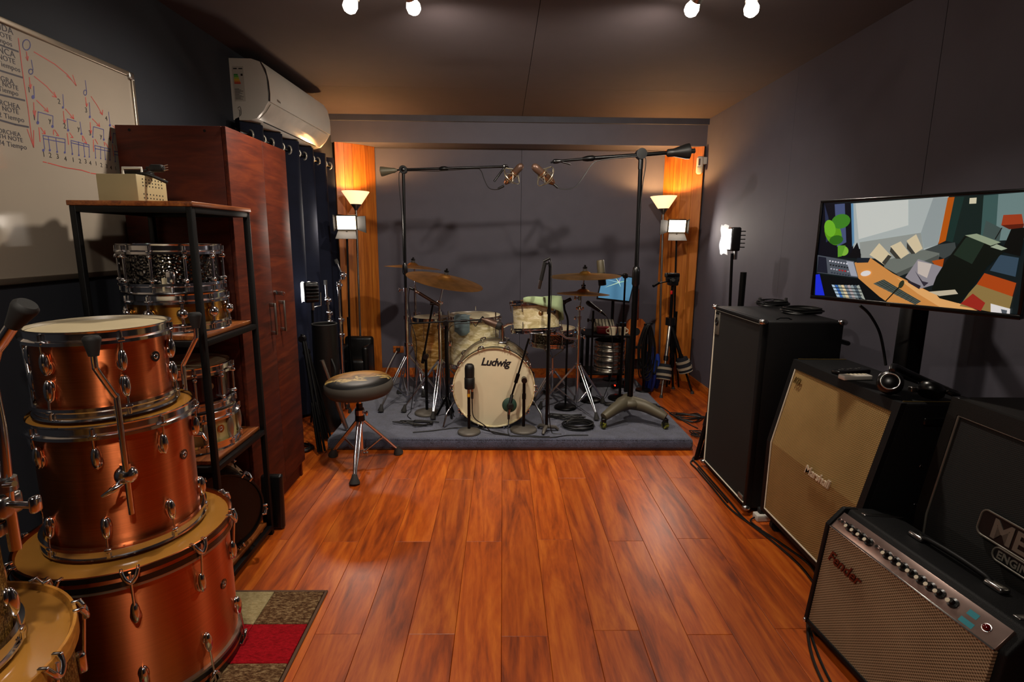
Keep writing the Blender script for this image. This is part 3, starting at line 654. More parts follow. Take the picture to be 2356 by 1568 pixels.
def drum(T, r, h, shell, hoop='metal', hoopm=None, headm=None, head2=None, nl=8, style='oval', lugmat=None, a0=0.0, F=None, hoop_h=0.038, hr=0.012, badge=None, legs=None, lug_off=0.055, single=False, seg=64):
    """drum along local z from 0 to h (over the hoops)"""
    F = F or Matrix.Identity(4); hoopm = hoopm or M['chrome']; headm = headm or M['head_white']; lm = lugmat or M['chrome']
    ch = M['chrome']
    T.part('shell', MB().lathe([(r-0.008, 0.012), (r, 0.012), (r, h-0.012), (r-0.008, h-0.012), (r-0.008, 0.012)], seg, F), shell)
    for k, (z0, zs) in enumerate(((h, -1), (0, 1))):
        if hoop == 'metal':   # triple-flanged hoop
            pr = [(r+hr-0.003, z0), (r+hr+0.006, z0), (r+hr+0.005, z0+zs*0.004), (r+hr, z0+zs*0.006), (r+hr, z0+zs*hoop_h*0.6), (r+hr+0.008, z0+zs*hoop_h*0.75), (r+hr+0.008, z0+zs*hoop_h), (r+hr-0.004, z0+zs*hoop_h), (r+hr-0.003, z0)]
        else:
            pr = [(r+hr-0.006, z0), (r+hr, z0), (r+hr+0.001, z0+zs*0.003), (r+hr+0.001, z0+zs*hoop_h), (r+0.001, z0+zs*hoop_h), (r+0.001, z0+zs*0.012), (r+hr-0.006, z0)]
        ho = T.part('hoop', MB().lathe(pr, seg, F), hoopm)
        if hoop == 'stripe':
            ho2 = T.part('stripe', MB().ring(r+hr+0.0022, r+hr, *(sorted((z0, z0+zs*hoop_h*0.34))), seg, F), M['hoop_black'], ho)
            T.part('stripe', MB().ring(r+hr+0.0022, r+hr, *(sorted((z0+zs*hoop_h*0.62, z0+zs*hoop_h))), seg, F), M['hoop_black'], ho)
            T.part('metal_edge', MB().ring(r+hr+0.001, r, *(sorted((z0+zs*hoop_h, z0+zs*(hoop_h+0.009)))), seg, F), M['alu'], ho)
        zz = z0+zs*0.010
        T.part('head', MB().lathe([(0, zz), (r*0.9, zz), (r+hr*0.5, zz+zs*0.001), (r+hr*0.5, zz+zs*0.006), (0, zz+zs*0.004)], seg, F), (headm if k == 0 else (head2 or headm)))
    me = lugm(style, lm)
    rod = None
    for i in range(nl):
        a = a0+2*PI*i/nl
        for z0, zs in ((h, -1), (0, 1)):
            if style in ('ball', 'tube', 'long') and zs == 1: continue
            zl = h/2 if style in ('ball', 'tube', 'long') else z0+zs*(hoop_h+lug_off)
            L = T.inst('lug', me, (T.M if T.w else Matrix.Identity(4)) @ F @ RZ(a) @ TR(r-0.002, 0, zl) @ (RX(0) if zs < 0 else RX(PI)))
        for z0, zs in ((h, -1), (0, 1)):
            zl = h/2 if style in ('ball', 'tube', 'long') else z0+zs*(hoop_h+lug_off)
            G = F @ RZ(a); rx = r+0.012 if hoop == 'metal' else r+hr+0.010
            zt = z0+zs*hoop_h*0.7
            mb = MB()
            if hoop == 'metal':
                mb.cyl((r+hr+0.006, 0, zt-zs*0.006), (r+0.013, 0, zl), 0.003, n=8, M=G)
                mb.cyl((r+hr+0.006, 0, zt-zs*0.020), (r+hr+0.006, 0, zt-zs*0.004), 0.0055, n=8, M=G).box((r+hr+0.004, 0, zt+zs*0.002), (0.014, 0.018, 0.010), 0.002, G)
            else:   # claw hook with T-rod over the wooden hoop
                mb.cyl((r+hr+0.014, 0, z0+zs*0.0), (r+0.013, 0, zl), 0.0035, n=8, M=G)
                mb.tube([(r+hr+0.006, -0.020, z0-zs*0.003), (r+hr+0.015, -0.012, z0+zs*0.018), (r+hr+0.015, 0, z0+zs*0.032), (r+hr+0.015, 0.012, z0+zs*0.018), (r+hr+0.006, 0.020, z0-zs*0.003)], 0.006, 8, G, smooth=3)
                mb.box((r+hr+0.002, -0.02, z0-zs*0.003), (0.02, 0.008, 0.008), 0.002, G).box((r+hr+0.002, 0.02, z0-zs*0.003), (0.02, 0.008, 0.008), 0.002, G)
            T.part('tension_rod', mb, ch)
    if badge is not None:
        a, z, bm = badge
        G = F @ RZ(a) @ TR(r+0.0005, 0, z) @ RY(PI/2)
        b = T.part('badge', MB().cyl((0, 0, -0.002), (0, 0, 0.002), 0.016, n=24, M=G), bm)
        T.part('air_vent', MB().torus(0.007, 0.0022, 18, 8, G @ TR(0, 0, 0.002)), M['chrome'], b)
    return T
def drum_leg(T, path, foot_dir, r=0.0075, foot=True, mat=None):
    lg = T.part('leg', MB().tube(path, r, 10, smooth=5), mat or M['chrome'])
    if foot:
        p = V(path[-1]); d = V(foot_dir).normalized()
        T.part('rubber_foot', MB().lathe([(0, -0.03), (0.012, -0.03), (0.016, -0.01), (0.021, 0.012), (0.021, 0.018), (0.016, 0.024), (0, 0.024)], 20, frame(p+d*0.012, d)), M['black_rubber'], lg)
    return lg
def leg_bracket(T, p, out, rz=0.0):
    """ball clamp with a wing bolt"""
    F = frame(p, (0, 0, 1), out)
    b = T.part('leg_bracket', MB().sph((0.014, 0, 0), 0.030, 18, (0.85, 1, 1.0), M=F).cyl((0.02, 0, 0.02), (0.02, 0, 0.036), 0.014, n=14, M=F), M['chrome'])
    T.part('wing_bolt', MB().cyl((0.02, -0.015, -0.014), (0.045, -0.04, -0.022), 0.006, n=10, M=F).tube([(0.05, -0.012, -0.012), (0.05, -0.035, -0.022), (0.045, -0.062, -0.036)], [0.004, 0.009, 0.004], 8, F, smooth=3), M['chrome'], b)

# ------------------------------------------------------------------ left side: whiteboard
_wn = V((1, -0.027, 0)).normalized(); _wt = V((0.027, 1, 0)).normalized()
def atL(u, v, off=0.0):
    d = _fw + _rt*((u-1178)/FPX) - _up*((v-784)/FPX)
    p0 = V((-1.70, 2.0, 0))+_wn*off
    tt_ = (p0-CAM).dot(_wn)/d.dot(_wn)
    return CAM+d*tt_
def wallM(y, z, off=0.0):   # local x along the wall (to the back), y up, z out of the wall
    o = V((-1.70, 2.0, 0)) + _wt*(y-2.0) + _wn*off + V((0, 0, z))
    return Matrix(((_wt.x, 0, _wn.x, o.x), (_wt.y, 0, _wn.y, o.y), (0, 1, 0, o.z), (0, 0, 0, 1)))
tr_ = atL(303, 168, .01); bl_ = atL(0, 657, .01)
y1, z1, z0 = tr_.y+0.004, tr_.z, bl_.z; y0 = y1-1.80
t = Thing('whiteboard', 'wall whiteboard covered with red and blue rhythm note diagrams', 'whiteboard', tuple((wallM((y0+y1)/2, z0)).translation), w=True)
WM = wallM(y0, z0); Wd, Hd = y1-y0, z1-z0
t.part('board', MB().bb((0.01, 0.01, 0.0), (Wd-0.01, Hd-0.01, 0.010), 0, WM), M['whiteboard'])
for nm, lo, hi in (('frame_rail', (0, 0, 0), (Wd, 0.022, 0.018)), ('frame_rail', (0, Hd-0.022, 0), (Wd, Hd, 0.018)), ('frame_rail', (0, 0.02, 0), (0.02, Hd-0.02, 0.018)), ('frame_rail', (Wd-0.02, 0.02, 0), (Wd, Hd-0.02, 0.018))):
    t.part(nm, MB().bb(lo, hi, 0.004, WM), M['alu'])
for x, y in ((0, 0), (Wd-0.035, 0), (0, Hd-0.035), (Wd-0.035, Hd-0.035)):
    t.part('corner_cap', MB().bb((x, y, 0.001), (x+0.035, y+0.035, 0.020), 0.006, WM), M['steel'])
def wp(cx, cy): return atL(cx/3.733, cy/3.733, 0.0106)
def stroke(mb, pts, w=0.0032):
    P = [wp(*p) for p in pts]
    for a, b in zip(P, P[1:]):
        d = (b-a)
        if d.length < 1e-5: continue
        d.normalize(); s = _wn.cross(d)*w/2
        mb.add([a-s-d*w*.3, a+s-d*w*.3, b+s+d*w*.3, b-s+d*w*.3], [(0, 1, 2, 3)])
def blob(mb, c, r, ry=None, ring=False):
    ry = ry or r*1.25; pts = [(c[0]+r*math.cos(k*PI/7), c[1]+ry*math.sin(k*PI/7)) for k in range(15)]
    if ring: stroke(mb, pts, 0.003)
    else: P = [wp(*p) for p in pts[:14]]; mb.add(P, [tuple(range(14))])
bl = MB(); rd = MB(); bk = MB(); dk = MB()
blob(bl, (228, 385), 33, 45, True); blob(bl, (265, 615), 18, 22, True); blob(bl, (732, 795), 13, 22, True)
for c in ((285, 833, 14), (541, 922, 9), (772, 1003, 9), (945, 1075, 9), (325, 1053, 12), (451, 1085, 11), (586, 1118, 9), (700, 1148, 8), (797, 1175, 6), (892, 1198, 8), (968, 1222, 5), (1060, 1255, 8), (373, 1290, 10), (428, 1290, 9), (491, 1303, 8), (557, 1308, 8), (622, 1322, 7), (678, 1332, 7), (728, 1343, 6), (768, 1347, 5), (822, 1355, 5), (866, 1360, 5), (906, 1368, 5), (945, 1373, 5), (990, 1386, 5), (1026, 1392, 5), (1068, 1398, 5), (1110, 1416, 5)): blob(bl, c[:2], c[2])
for s in ([(270, 515), (285, 600)], [(290, 740), (295, 820)], [(540, 810), (548, 910)], [(733, 690), (745, 790)], [(768, 880), (775, 995)], [(933, 960), (945, 1070)],
          [(325, 1050), (328, 960), (455, 995), (455, 1080)], [(585, 1110), (578, 1020), (655, 1042)], [(688, 1047), (700, 1140)], [(797, 1170), (803, 1087), (890, 1112), (892, 1190)], [(968, 1220), (972, 1143), (1065, 1168), (1060, 1250)],
          [(370, 1162), (560, 1195)], [(372, 1190), (560, 1225)], [(370, 1162), (385, 1280)], [(415, 1172), (428, 1280)], [(480, 1180), (492, 1295)], [(560, 1195), (560, 1300)],
          [(610, 1205), (765, 1243)], [(612, 1225), (765, 1262)], [(610, 1205), (622, 1315)], [(675, 1215), (678, 1325)], [(718, 1235), (728, 1335)], [(765, 1243), (768, 1340)],
          [(815, 1248), (948, 1280)], [(818, 1275), (945, 1300)], [(815, 1248), (822, 1350)], [(865, 1258), (865, 1355)], [(900, 1268), (905, 1365)], [(945, 1280), (945, 1370)],
          [(980, 1297), (1112, 1322)], [(982, 1325), (1112, 1345)], [(985, 1300), (990, 1382)], [(1022, 1305), (1025, 1390)], [(1065, 1315), (1068, 1395)], [(1112, 1322), (1110, 1412)]): stroke(bl, s, 0.0028)
for s in ([(158, 330), (195, 620), (240, 920), (270, 1160), (290, 1265)], [(235, 1110), (290, 1265), (290, 1120)], [(228, 445), (238, 520)], [(222, 490), (238, 520), (243, 485)], [(292, 445), (470, 550), (580, 640), (655, 735)], [(625, 645), (655, 735), (650, 720)], [(575, 650), (612, 682)],
          [(253, 665), (263, 760)], [(250, 730), (263, 760), (270, 725)], [(295, 655), (400, 740), (485, 835)], [(450, 825), (485, 835), (465, 790)], [(315, 860), (415, 960)], [(380, 945), (415, 960), (405, 925)], [(290, 880), (298, 1015)], [(286, 950), (298, 1015), (308, 950)], [(562, 935), (635, 1020)], [(605, 1005), (635, 1020), (628, 985)], [(545, 955), (555, 1060)], [(545, 1030), (555, 1060), (564, 1030)],
          [(735, 835), (745, 915)], [(737, 890), (745, 915), (753, 890)], [(783, 828), (835, 905), (880, 985)], [(858, 965), (880, 985), (882, 945)], [(775, 1050), (780, 1150)], [(770, 1120), (780, 1150), (788, 1120)], [(795, 1020), (858, 1085)], [(832, 1075), (858, 1085), (852, 1055)], [(948, 1105), (950, 1210)], [(942, 1170), (950, 1210), (958, 1170)], [(968, 1078), (1035, 1145)], [(1010, 1135), (1035, 1145), (1030, 1115)],
          [(335, 1095), (345, 1215)], [(350, 1095), (388, 1148)], [(365, 1145), (388, 1148), (385, 1120)], [(460, 1115), (460, 1155)], [(470, 1115), (505, 1165), (485, 1160)], [(578, 1145), (590, 1240)], [(600, 1140), (628, 1180), (610, 1178)], [(708, 1165), (712, 1210)], [(715, 1170), (745, 1230), (722, 1220)], [(803, 1200), (805, 1300)], [(818, 1195), (840, 1235)], [(895, 1220), (900, 1250)], [(905, 1225), (930, 1265)], [(965, 1240), (975, 1340)], [(985, 1245), (1000, 1295)], [(1060, 1275), (1065, 1310)], [(1070, 1275), (1095, 1315)],
          [(370, 1388), (400, 1395)], [(412, 1398), (560, 1438), (700, 1460), (770, 1482)], [(780, 1486), (880, 1500), (1025, 1533)]): stroke(rd, s, 0.0034)
for s in ([(0, 385), (157, 443)], [(0, 605), (193, 665)], [(0, 812), (212, 862)], [(0, 1030), (130, 1068), (245, 1090)]): stroke(dk, s, 0.006)
def wtext(mb, txt, cx, cy, size, align='R'):
    p = wp(cx, cy); G = Matrix(((_wt.x, 0, _wn.x, p.x), (_wt.y, 0, _wn.y, p.y), (0, 1, 0, p.z), (0, 0, 0, 1)))
    tm = text_mb(txt, size*(0.66 if align == 'R' else 1.0), Matrix.Identity(4), 0.0002, spacing=1.05)
    xs = [q.x for q in tm.v]; w = max(xs) if align == 'R' else (max(xs)+min(xs))/2
    tm.xf(G @ TR(-w, 0, 0)); mb.add(tm.v, tm.f)
for i, (cx, cy) in enumerate(((380, 1345), (435, 1352), (498, 1362), (565, 1382), (632, 1390), (690, 1400), (738, 1403), (778, 1416), (828, 1420), (873, 1433), (917, 1443), (955, 1455), (995, 1460), (1038, 1473), (1080, 1476), (1118, 1486))): wtext(bk, '1234'[i % 4], cx, cy, 0.026-0.0003*i, 'C')
for s, cx, cy in (('1', 253, 793), ('2', 510, 892), ('3', 742, 965), ('4', 915, 1035), ('1', 298, 1032), ('y', 432, 1052), ('2', 558, 1102), ('y', 678, 1120), ('3', 775, 1162), ('y', 870, 1184), ('4', 945, 1210), ('y', 1047, 1230)): wtext(bk, s, cx, cy, 0.027, 'C')
for s, cx, cy, sz in (('REDONDA', 116, 300, .045), ('WHOLE NOTE', 103, 350, .034), ('4 Tiempos', 106, 402, .034), ('BLANCA', 134, 500, .045), ('HALF NOTE', 134, 553, .036), ('2 Tiempos', 176, 622, .036), ('NEGRA', 124, 728, .037), ('QUARTER NOTE', 160, 778, .033), ('1 Tiempo', 160, 826, .035), ('CORCHEA', 174, 940, .035), ('EIGHT NOTE', 163, 982, .034), ('1/2 Tiempo', 210, 1052, .036), ('SEMI CORCHEA', 180, 1175, .031), ('SIXTEENTH NOTE', 198, 1222, .031), ('1/4 Tiempo', 232, 1285, .036)): wtext(dk, s, cx, cy, sz)
bo = t.o.children[0]
for nm, mb, m in (('blue_writing', bl, 'ink_blue'), ('red_writing', rd, 'ink_red'), ('black_writing', bk, 'ink_black'), ('purple_writing', dk, 'ink_dark')): t.part(nm, mb, M[m], bo, smooth=0, kind='stuff')

# ------------------------------------------------------------------ air conditioner
t = Thing('air_conditioner', 'white split air conditioner on the wall above the navy curtain', 'air conditioner', tuple(wallM(4.08, 2.13).translation), w=True)
A = wallM(3.56, 0.0, 0.0); L = 1.10      # local x along, y up, z out
zt, zb = 2.478, 2.125
side = [(0.0, zt), (0.135, zt-0.002), (0.185, zt-0.018), (0.212, zt-0.06), (0.226, zt-0.13), (0.228, zt-0.2), (0.222, zt-0.245), (0.190, zt-0.295), (0.145, zb+0.012), (0.095, zb), (0.0, zb)]
def prof(mb, pr, x0, x1, Mx):
    n = len(pr); vs = [(x0, p[1], p[0]) for p in pr]+[(x1, p[1], p[0]) for p in pr]
    mb.add(vs, [tuple(range(n)), tuple(range(2*n-1, n-1, -1))]+[(k, n+k, n+(k+1) % n, (k+1) % n) for k in range(n)], Mx); return mb
t.part('body', prof(MB(), side, 0, L, A), M['white_plastic'], smooth=50)
fp = [(0.19, zt-0.016), (0.217, zt-0.06), (0.231, zt-0.13), (0.234, zt-0.2), (0.231, zt-0.243), (0.222, zt-0.243), (0.22, zt-0.1), (0.19, zt-0.03)]
t.part('front_panel', prof(MB(), fp, 0.006, L-0.004, A), M['white_plastic'], smooth=50)
t.part('chrome_strip', prof(MB(), [(p[0]+0.0015, p[1]) for p in fp], 0.0, 0.006, A), M['chrome'], smooth=50)
fl_ = [(0.226, zt-0.252), (0.195, zt-0.296), (0.150, zb+0.016), (0.146, zb+0.010), (0.190, zt-0.304), (0.224, zt-0.258)]
t.part('air_flap', prof(MB(), fl_, 0.03, L-0.03, A), plain('glossy_white', 'c8c0b4', 0.12, coat=0.6))
t.part('outlet_slot', prof(MB(), [(0.147, zb+0.0135), (0.150, zb+0.0165), (0.138, zb+0.009), (0.136, zb+0.006)], 0.10, L-0.10, A), M['dark_gap'])
sk = t.part('energy_label', MB().bb((-0.0008, zt-0.245, 0.018), (0.0, zt-0.045, 0.085), 0, A), plain('label_paper', 'b8b2a8', 0.6))
for k, cc in enumerate(('2f8a3c', '5aa83c', 'a8b838', 'd8b030', 'd8802c', 'c03a24')):
    t.part('rating_bar', MB().bb((-0.0014, zt-0.098-k*0.0095, 0.024), (-0.0006, zt-0.0895-k*0.0095, 0.048+k*0.003), 0, A), plain('rating_%d' % k, cc, 0.6), sk)
mb = MB()
for k in range(10): mb.bb((-0.0013, zt-0.175-k*0.0065, 0.023), (-0.0007, zt-0.1725-k*0.0065, 0.05+0.03*((k*7) % 5)/5), 0, A)
mb.bb((-0.0013, zt-0.062, 0.023), (-0.0007, zt-0.056, 0.045), 0, A).bb((-0.0013, zt-0.062, 0.055), (-0.0007, zt-0.056, 0.078), 0, A).bb((-0.0013, zt-0.10, 0.066), (-0.0007, zt-0.088, 0.078), 0, A)
t.part('label_print', mb, M['ink_black'], sk, smooth=0, kind='stuff')
mb = MB().tube([(-0.001, zt-0.285, 0.032), (-0.001, zt-0.275, 0.046), (-0.001, zt-0.295, 0.052), (-0.001, zt-0.32, 0.050), (-0.001, zt-0.333, 0.036)], 0.0012, 6, A, smooth=4).tube([(-0.001, zt-0.292, 0.036), (-0.001, zt-0.30, 0.045), (-0.001, zt-0.325, 0.040)], 0.001, 6, A, smooth=4)
t.part('moulded_mark', mb, M['ink_black'])
lt = text_mb('Midea', 0.022, Matrix.Identity(4), 0.0003); 
t.part('brand_mark', lt.xf(A @ TR(0.10, zt-0.222, 0.2348) @ RX(R(-2))), M['steel'], smooth=0)

# ------------------------------------------------------------------ curtain on a rod
cr = 0.075
rodA, rodB = wallM(3.40, 2.046, cr).translation, wallM(5.13, 2.046, cr).translation
t = Thing('curtain_rod', 'black curtain rod carrying the navy eyelet curtain', 'curtain rod', tuple((rodA+rodB)/2), w=True)
t.part('rod', MB().cyl(rodA, rodB, 0.010, n=12), M['black_metal'])
for y in (3.42, 5.10): t.part('wall_bracket', MB().cyl(wallM(y, 2.046, 0).translation, wallM(y, 2.046, cr).translation, 0.007, n=8), M['black_metal'])
t = Thing('curtain', 'navy blue eyelet curtain hanging beside the wardrobe', 'curtain', tuple(wallM(4.3, 0.03, cr).translation), w=True)
ys0, ys1, per = 3.44, 5.09, 0.145
nw, nh = 240, 14; vs = []
for j in range(nh+1):
    z = 2.118-(2.118-0.03)*j/nh; fl2 = 1-0.15*j/nh
    for i in range(nw+1):
        y = ys0+(ys1-ys0)*i/nw; ph = 2*PI*(y-3.605)/(per*2)
        amp = 0.052*(0.9+0.25*math.sin(i*0.13+1.0)*(j/nh))
        vs.append(wallM(y+0.012*math.sin(j*0.5+i*0.05)*(j/nh), z, cr+amp*math.sin(ph)+0.006*math.sin(ph*3+j*0.4)*(j/nh)).translation)
t.part('cloth', MB().add(vs, [(j*(nw+1)+i, j*(nw+1)+i+1, (j+1)*(nw+1)+i+1, (j+1)*(nw+1)+i) for j in range(nh) for i in range(nw)]), M['curtain'], smooth=60)
for k in range(11):
    y = 3.605+per*k
    if y < ys1-0.02: t.part('eyelet_ring', MB().torus(0.028, 0.0062, 24, 8, TR(*wallM(y, 2.046, cr).translation) @ RZ(R(30 if k % 2 else 150)) @ RX(PI/2)), M['ring_metal'])

# ------------------------------------------------------------------ wardrobe
WX, WY0, WY1, WH = -1.19, 2.475, 3.125, 1.885
t = Thing('wardrobe', 'tall reddish brown two door wardrobe between the shelf rack and curtain', 'wardrobe', ((WX+xl(2.8))/2, (WY0+WY1)/2, 0), w=True)
wx0 = xl(2.8)+0.02
t.part('side_panel', MB().bb((wx0, WY0, 0), (WX-0.02, WY0+0.018, WH), 0.001), M['mahog_v'])
t.part('side_panel', MB().bb((wx0, WY1-0.018, 0), (WX-0.02, WY1, WH), 0.001), M['mahog_v'])
t.part('top_panel', MB().bb((wx0, WY0+0.018, WH-0.02), (WX-0.02, WY1-0.018, WH), 0.001), M['mahog'])
t.part('back_panel', MB().bb((wx0, WY0+0.018, 0.02), (wx0+0.008, WY1-0.018, WH-0.02)), M['mahog'])
t.part('plinth', MB().bb((WX-0.05, WY0+0.018, 0), (WX-0.03, WY1-0.018, 0.10)), M['mahog'])
t.part('bottom_panel', MB().bb((wx0, WY0+0.018, 0.09), (WX-0.03, WY1-0.018, 0.108)), M['mahog'])
ym = 2.832
for a, b, hy in ((WY0, ym-0.001, 2.782), (ym+0.001, WY1, 2.9)):
    d = t.part('door', MB().bb((WX-0.018, a, 0.10), (WX, b, WH), 0.0012), M['mahog'])
    t.part('door_handle', MB().bb((WX+0.022, hy-0.006, 0.925), (WX+0.032, hy+0.006, 1.09), 0.002).bb((WX, hy-0.006, 0.925), (WX+0.03, hy+0.006, 0.945), 0.002).bb((WX, hy-0.006, 1.07), (WX+0.03, hy+0.006, 1.09), 0.002), M['steel'], d)
    if a > 2.6: t.part('lock', MB().cyl((WX, 2.85, 1.137), (WX+0.012, 2.85, 1.137), 0.012, n=16).box((WX+0.028, 2.852, 1.133), (0.03, 0.003, 0.02), 0.001).torus(0.01, 0.0016, 12, 6, TR(WX+0.045, 2.852, 1.13) @ RX(PI/2)), M['chrome_soft'], d)
for x in (wx0+0.06, WX-0.09): t.part('screw_cap', MB().cyl((x, WY0-0.001, WH-0.02), (x, WY0, WH-0.02), 0.006, n=12), M['dark_gap'])

# ------------------------------------------------------------------ shelf rack
RX0, RX1, RY0, RY1, RTOP = -1.53, -1.12, 2.02, 2.45, 1.525
t = Thing('shelf_rack', 'black metal shelf rack with wooden boards holding snare drums', 'shelf rack', ((RX0+RX1)/2, (RY0+RY1)/2, 0), w=True)
S = 0.022
for x in (RX0, RX1):
    for y in (RY0, RY1): t.part('post', MB().bb((x-S/2, y-S/2, 0), (x+S/2, y+S/2, RTOP), 0.002), M['black_paint'])
SZ = {}
for nm, z in (('top', 1.525), ('a', 1.035), ('b', 0.535), ('c', 0.05)):
    SZ[nm] = z+0.018
    for a, b in (((RX0, RY0), (RX1, RY0)), ((RX1, RY0), (RX1, RY1)), ((RX0, RY1), (RX1, RY1)), ((RX0, RY0), (RX0, RY1))):
        t.part('rail', MB().bb((a[0]-S/2 if a[0] == b[0] else a[0]+S/2, a[1]-S/2 if a[1] == b[1] else a[1]+S/2, z-S), (b[0]+S/2 if a[0] == b[0] else b[0]-S/2, b[1]+S/2 if a[1] == b[1] else b[1]-S/2, z), 0.001), M['black_paint'])
    i = S/2+0.001 if nm != 'top' else -0.016
    t.part('shelf_board', MB().bb((RX0+i, RY0+i, z), (RX1-i, RY1-i, z+0.018), 0.003), M['shelfwood'])
def snare(name, label, z, r, h, c=(-1.325, 2.235), **k):
    T = Thing(name, label, 'drum', (c[0], c[1], z), k.pop('rz', 0.0)); return drum(T, r, h, nl=10, **k)
T = snare('snare_drum', 'brushed brass snare drum with round ball lugs under the black hammered snare', SZ['a'], 0.168, 0.15, shell=M['brass'], style='ball', a0=R(-20))
T = snare('snare_drum', 'deep hammered black nickel snare drum on top of the brass snare', SZ['a']+0.153, 0.165, 0.185, c=(-1.33, 2.23), shell=M['black_ham'], style='tube', a0=R(-10))
T.part('strainer', MB().box((0.168*math.cos(R(-62)), 0.168*math.sin(R(-62)), 0.06), (0.03, 0.03, 0.05), 0.006).cyl((0.17*math.cos(R(-62)), 0.17*math.sin(R(-62)), 0.04), (0.18*math.cos(R(-62)), 0.18*math.sin(R(-62)), 0.002), 0.006, n=8), M['chrome'])
T.part('strap', MB().box((0.172*math.cos(R(-70)), 0.172*math.sin(R(-70)), 0.035), (0.006, 0.02, 0.05), 0.001, RZ(0)), M['head_cream'])
T = snare('snare_drum', 'cream snare drum with a round badge under the dark red snare', SZ['b'], 0.170, 0.165, shell=M['cream_lacquer'], style='long', a0=R(-8), badge=(R(-22), 0.085, M['guitar']), lugmat=M['alu'])
T = snare('snare_drum', 'dark red lacquered snare drum stacked on the cream snare', SZ['b']+0.168, 0.162, 0.185, c=(-1.33, 2.24), shell=M['red_lacquer'], style='tube', a0=R(-14), badge=(R(-30), 0.10, M['chrome_soft']))
# on the top board: beige perforated box with its mains lead
bz = SZ['top']
bx0, bx1, by0, by1 = -1.49, -1.345, 2.09, 2.27
t = Thing('power_box', 'beige perforated metal box with a carry handle on the rack top', 'power supply', ((bx0+bx1)/2, (by0+by1)/2, bz), w=True)
t.part('case', MB().bb((bx0, by0, bz), (bx1, by1, bz+0.10), 0.002), M['beige'])
mb = MB()
for j, zz in enumerate((0.018, 0.032, 0.062, 0.074, 0.086)):
    for i in range(7): mb.cyl((bx1-0.001, by0+0.035+i*0.019, bz+zz), (bx1+0.0006, by0+0.035+i*0.019, bz+zz), 0.003, n=8)
t.part('vent_holes', mb, M['dark_gap'], kind='stuff')
t.part('carry_handle', MB().tube([(bx0+0.06, by0+0.06, bz+0.099), (bx0+0.06, by0+0.06, bz+0.128), (bx1-0.015, by0+0.06, bz+0.128), (bx1-0.015, by0+0.06, bz+0.099)], 0.005, 8), M['white_plastic'])
T = Thing('mains_lead', 'coiled black mains lead with a three pin plug lying on the beige box', 'cable', ((bx0+bx1)/2, by0+0.12, bz+0.1), w=True)
cp = []
for k in range(40):
    a = k/40*2*PI*3; cp.append((bx0+0.065+0.055*math.cos(a), by0+0.138+0.038*math.sin(a), bz+0.106+0.008*(k//13)))
cp += [(bx1-0.02, by0+0.10, bz+0.135), (bx1+0.008, by0+0.10, bz+0.13)]
T.part('cord', MB().tube(cp, 0.0042, 6, smooth=2), M['cable'])
pl_ = T.part('plug', MB().box((bx1+0.02, by0+0.10, bz+0.132), (0.05, 0.03, 0.028), 0.008), M['black_rubber'])
for dz in (-0.008, 0, 0.008): T.part('pin', MB().cyl((bx1+0.044, by0+0.10, bz+0.133+dz), (bx1+0.062, by0+0.10, bz+0.137+dz*1.1), 0.002, n=8), M['chrome'], pl_)
T.part('tail', MB().tube([(bx1-0.03, by0+0.055, bz+0.106), (bx1-0.002, by0+0.06, bz+0.107), (bx1+0.022, by0+0.07, bz+0.098), (bx1+0.06, by0+0.09, bz+0.078)], 0.006, 8, smooth=4), M['cable'])
# bottom shelf: black kick drum on its side and a flat black case
T = Thing('black_drum', 'black drum with a pale hoop lying on its side on the bottom shelf', 'drum', (-1.28, 2.235, SZ['c']), w=True)
F = TR(-1.335, 2.30, SZ['c']+0.199) @ RZ(R(-48)) @ RY(PI/2)
drum(T, 0.165, 0.23, shell=M['leather'], hoop='wood', hoopm=M['head_cream'], headm=M['leather'], nl=6, style='box', F=F, a0=R(20), hoop_h=0.03, hr=0.013)
[o for o in T.o.children if o.name.startswith('hoop')][0].data.materials[0] = M['leather']
solo('flat_case', MB().box((0, 0, 0.14), (0.105, 0.035, 0.28), 0.014, TR(-1.125, 2.50, 0.0) @ RX(R(-3)), seg=4), M['black_plastic'], 'flat black case with rounded corners standing at the shelf rack foot', 'case')

# ------------------------------------------------------------------ copper drums
CX, CY = -1.20, 1.64
FD = math.atan2(-CY, -CX)      # direction from the drums to the middle of the room's front
T = Thing('bass_drum', 'brushed copper bass drum lying flat on the patchwork rug', 'drum', (CX, CY, 0.018), FD)
drum(T, 0.279, 0.482, shell=M['copper'], hoop='stripe', hoopm=M['copper'], headm=M['head_clear'], nl=10, style='oval', a0=R(-3), hoop_h=0.045, hr=0.012, badge=(R(54), 0.27, M['hoop_black']), lug_off=0.09)
T = Thing('floor_tom', 'brushed copper floor tom stacked upside down on the copper bass drum', 'drum', (CX-0.01, CY+0.01, 0.502), FD)
drum(T, 0.203, 0.40, shell=M['copper'], headm=M['head_clear'], nl=8, a0=R(-15), badge=(R(52), 0.24, M['hoop_black']))
for a in (R(2), R(118), R(-122)):
    ca, sa = math.cos(a), math.sin(a); rr_ = 0.203+0.028
    P = lambda r_, s_, z: (r_*ca - s_*sa, r_*sa + s_*ca, z)
    leg_bracket(T, P(0.203, 0, 0.245), (ca, sa, 0))
    drum_leg(T, [P(rr_, 0, 0.13), P(rr_, 0, 0.30), P(rr_, 0, 0.47), P(rr_+0.002, -0.004, 0.485), P(rr_+0.03, -0.035, 0.565), P(rr_+0.034, -0.038, 0.58), P(rr_+0.036, -0.038, 0.625)], (0, 0, 1), 0.0078)
T = Thing('rack_tom', 'brushed copper rack tom with a white head on top of the copper stack', 'drum', (CX-0.03, CY+0.02, 0.904), FD)
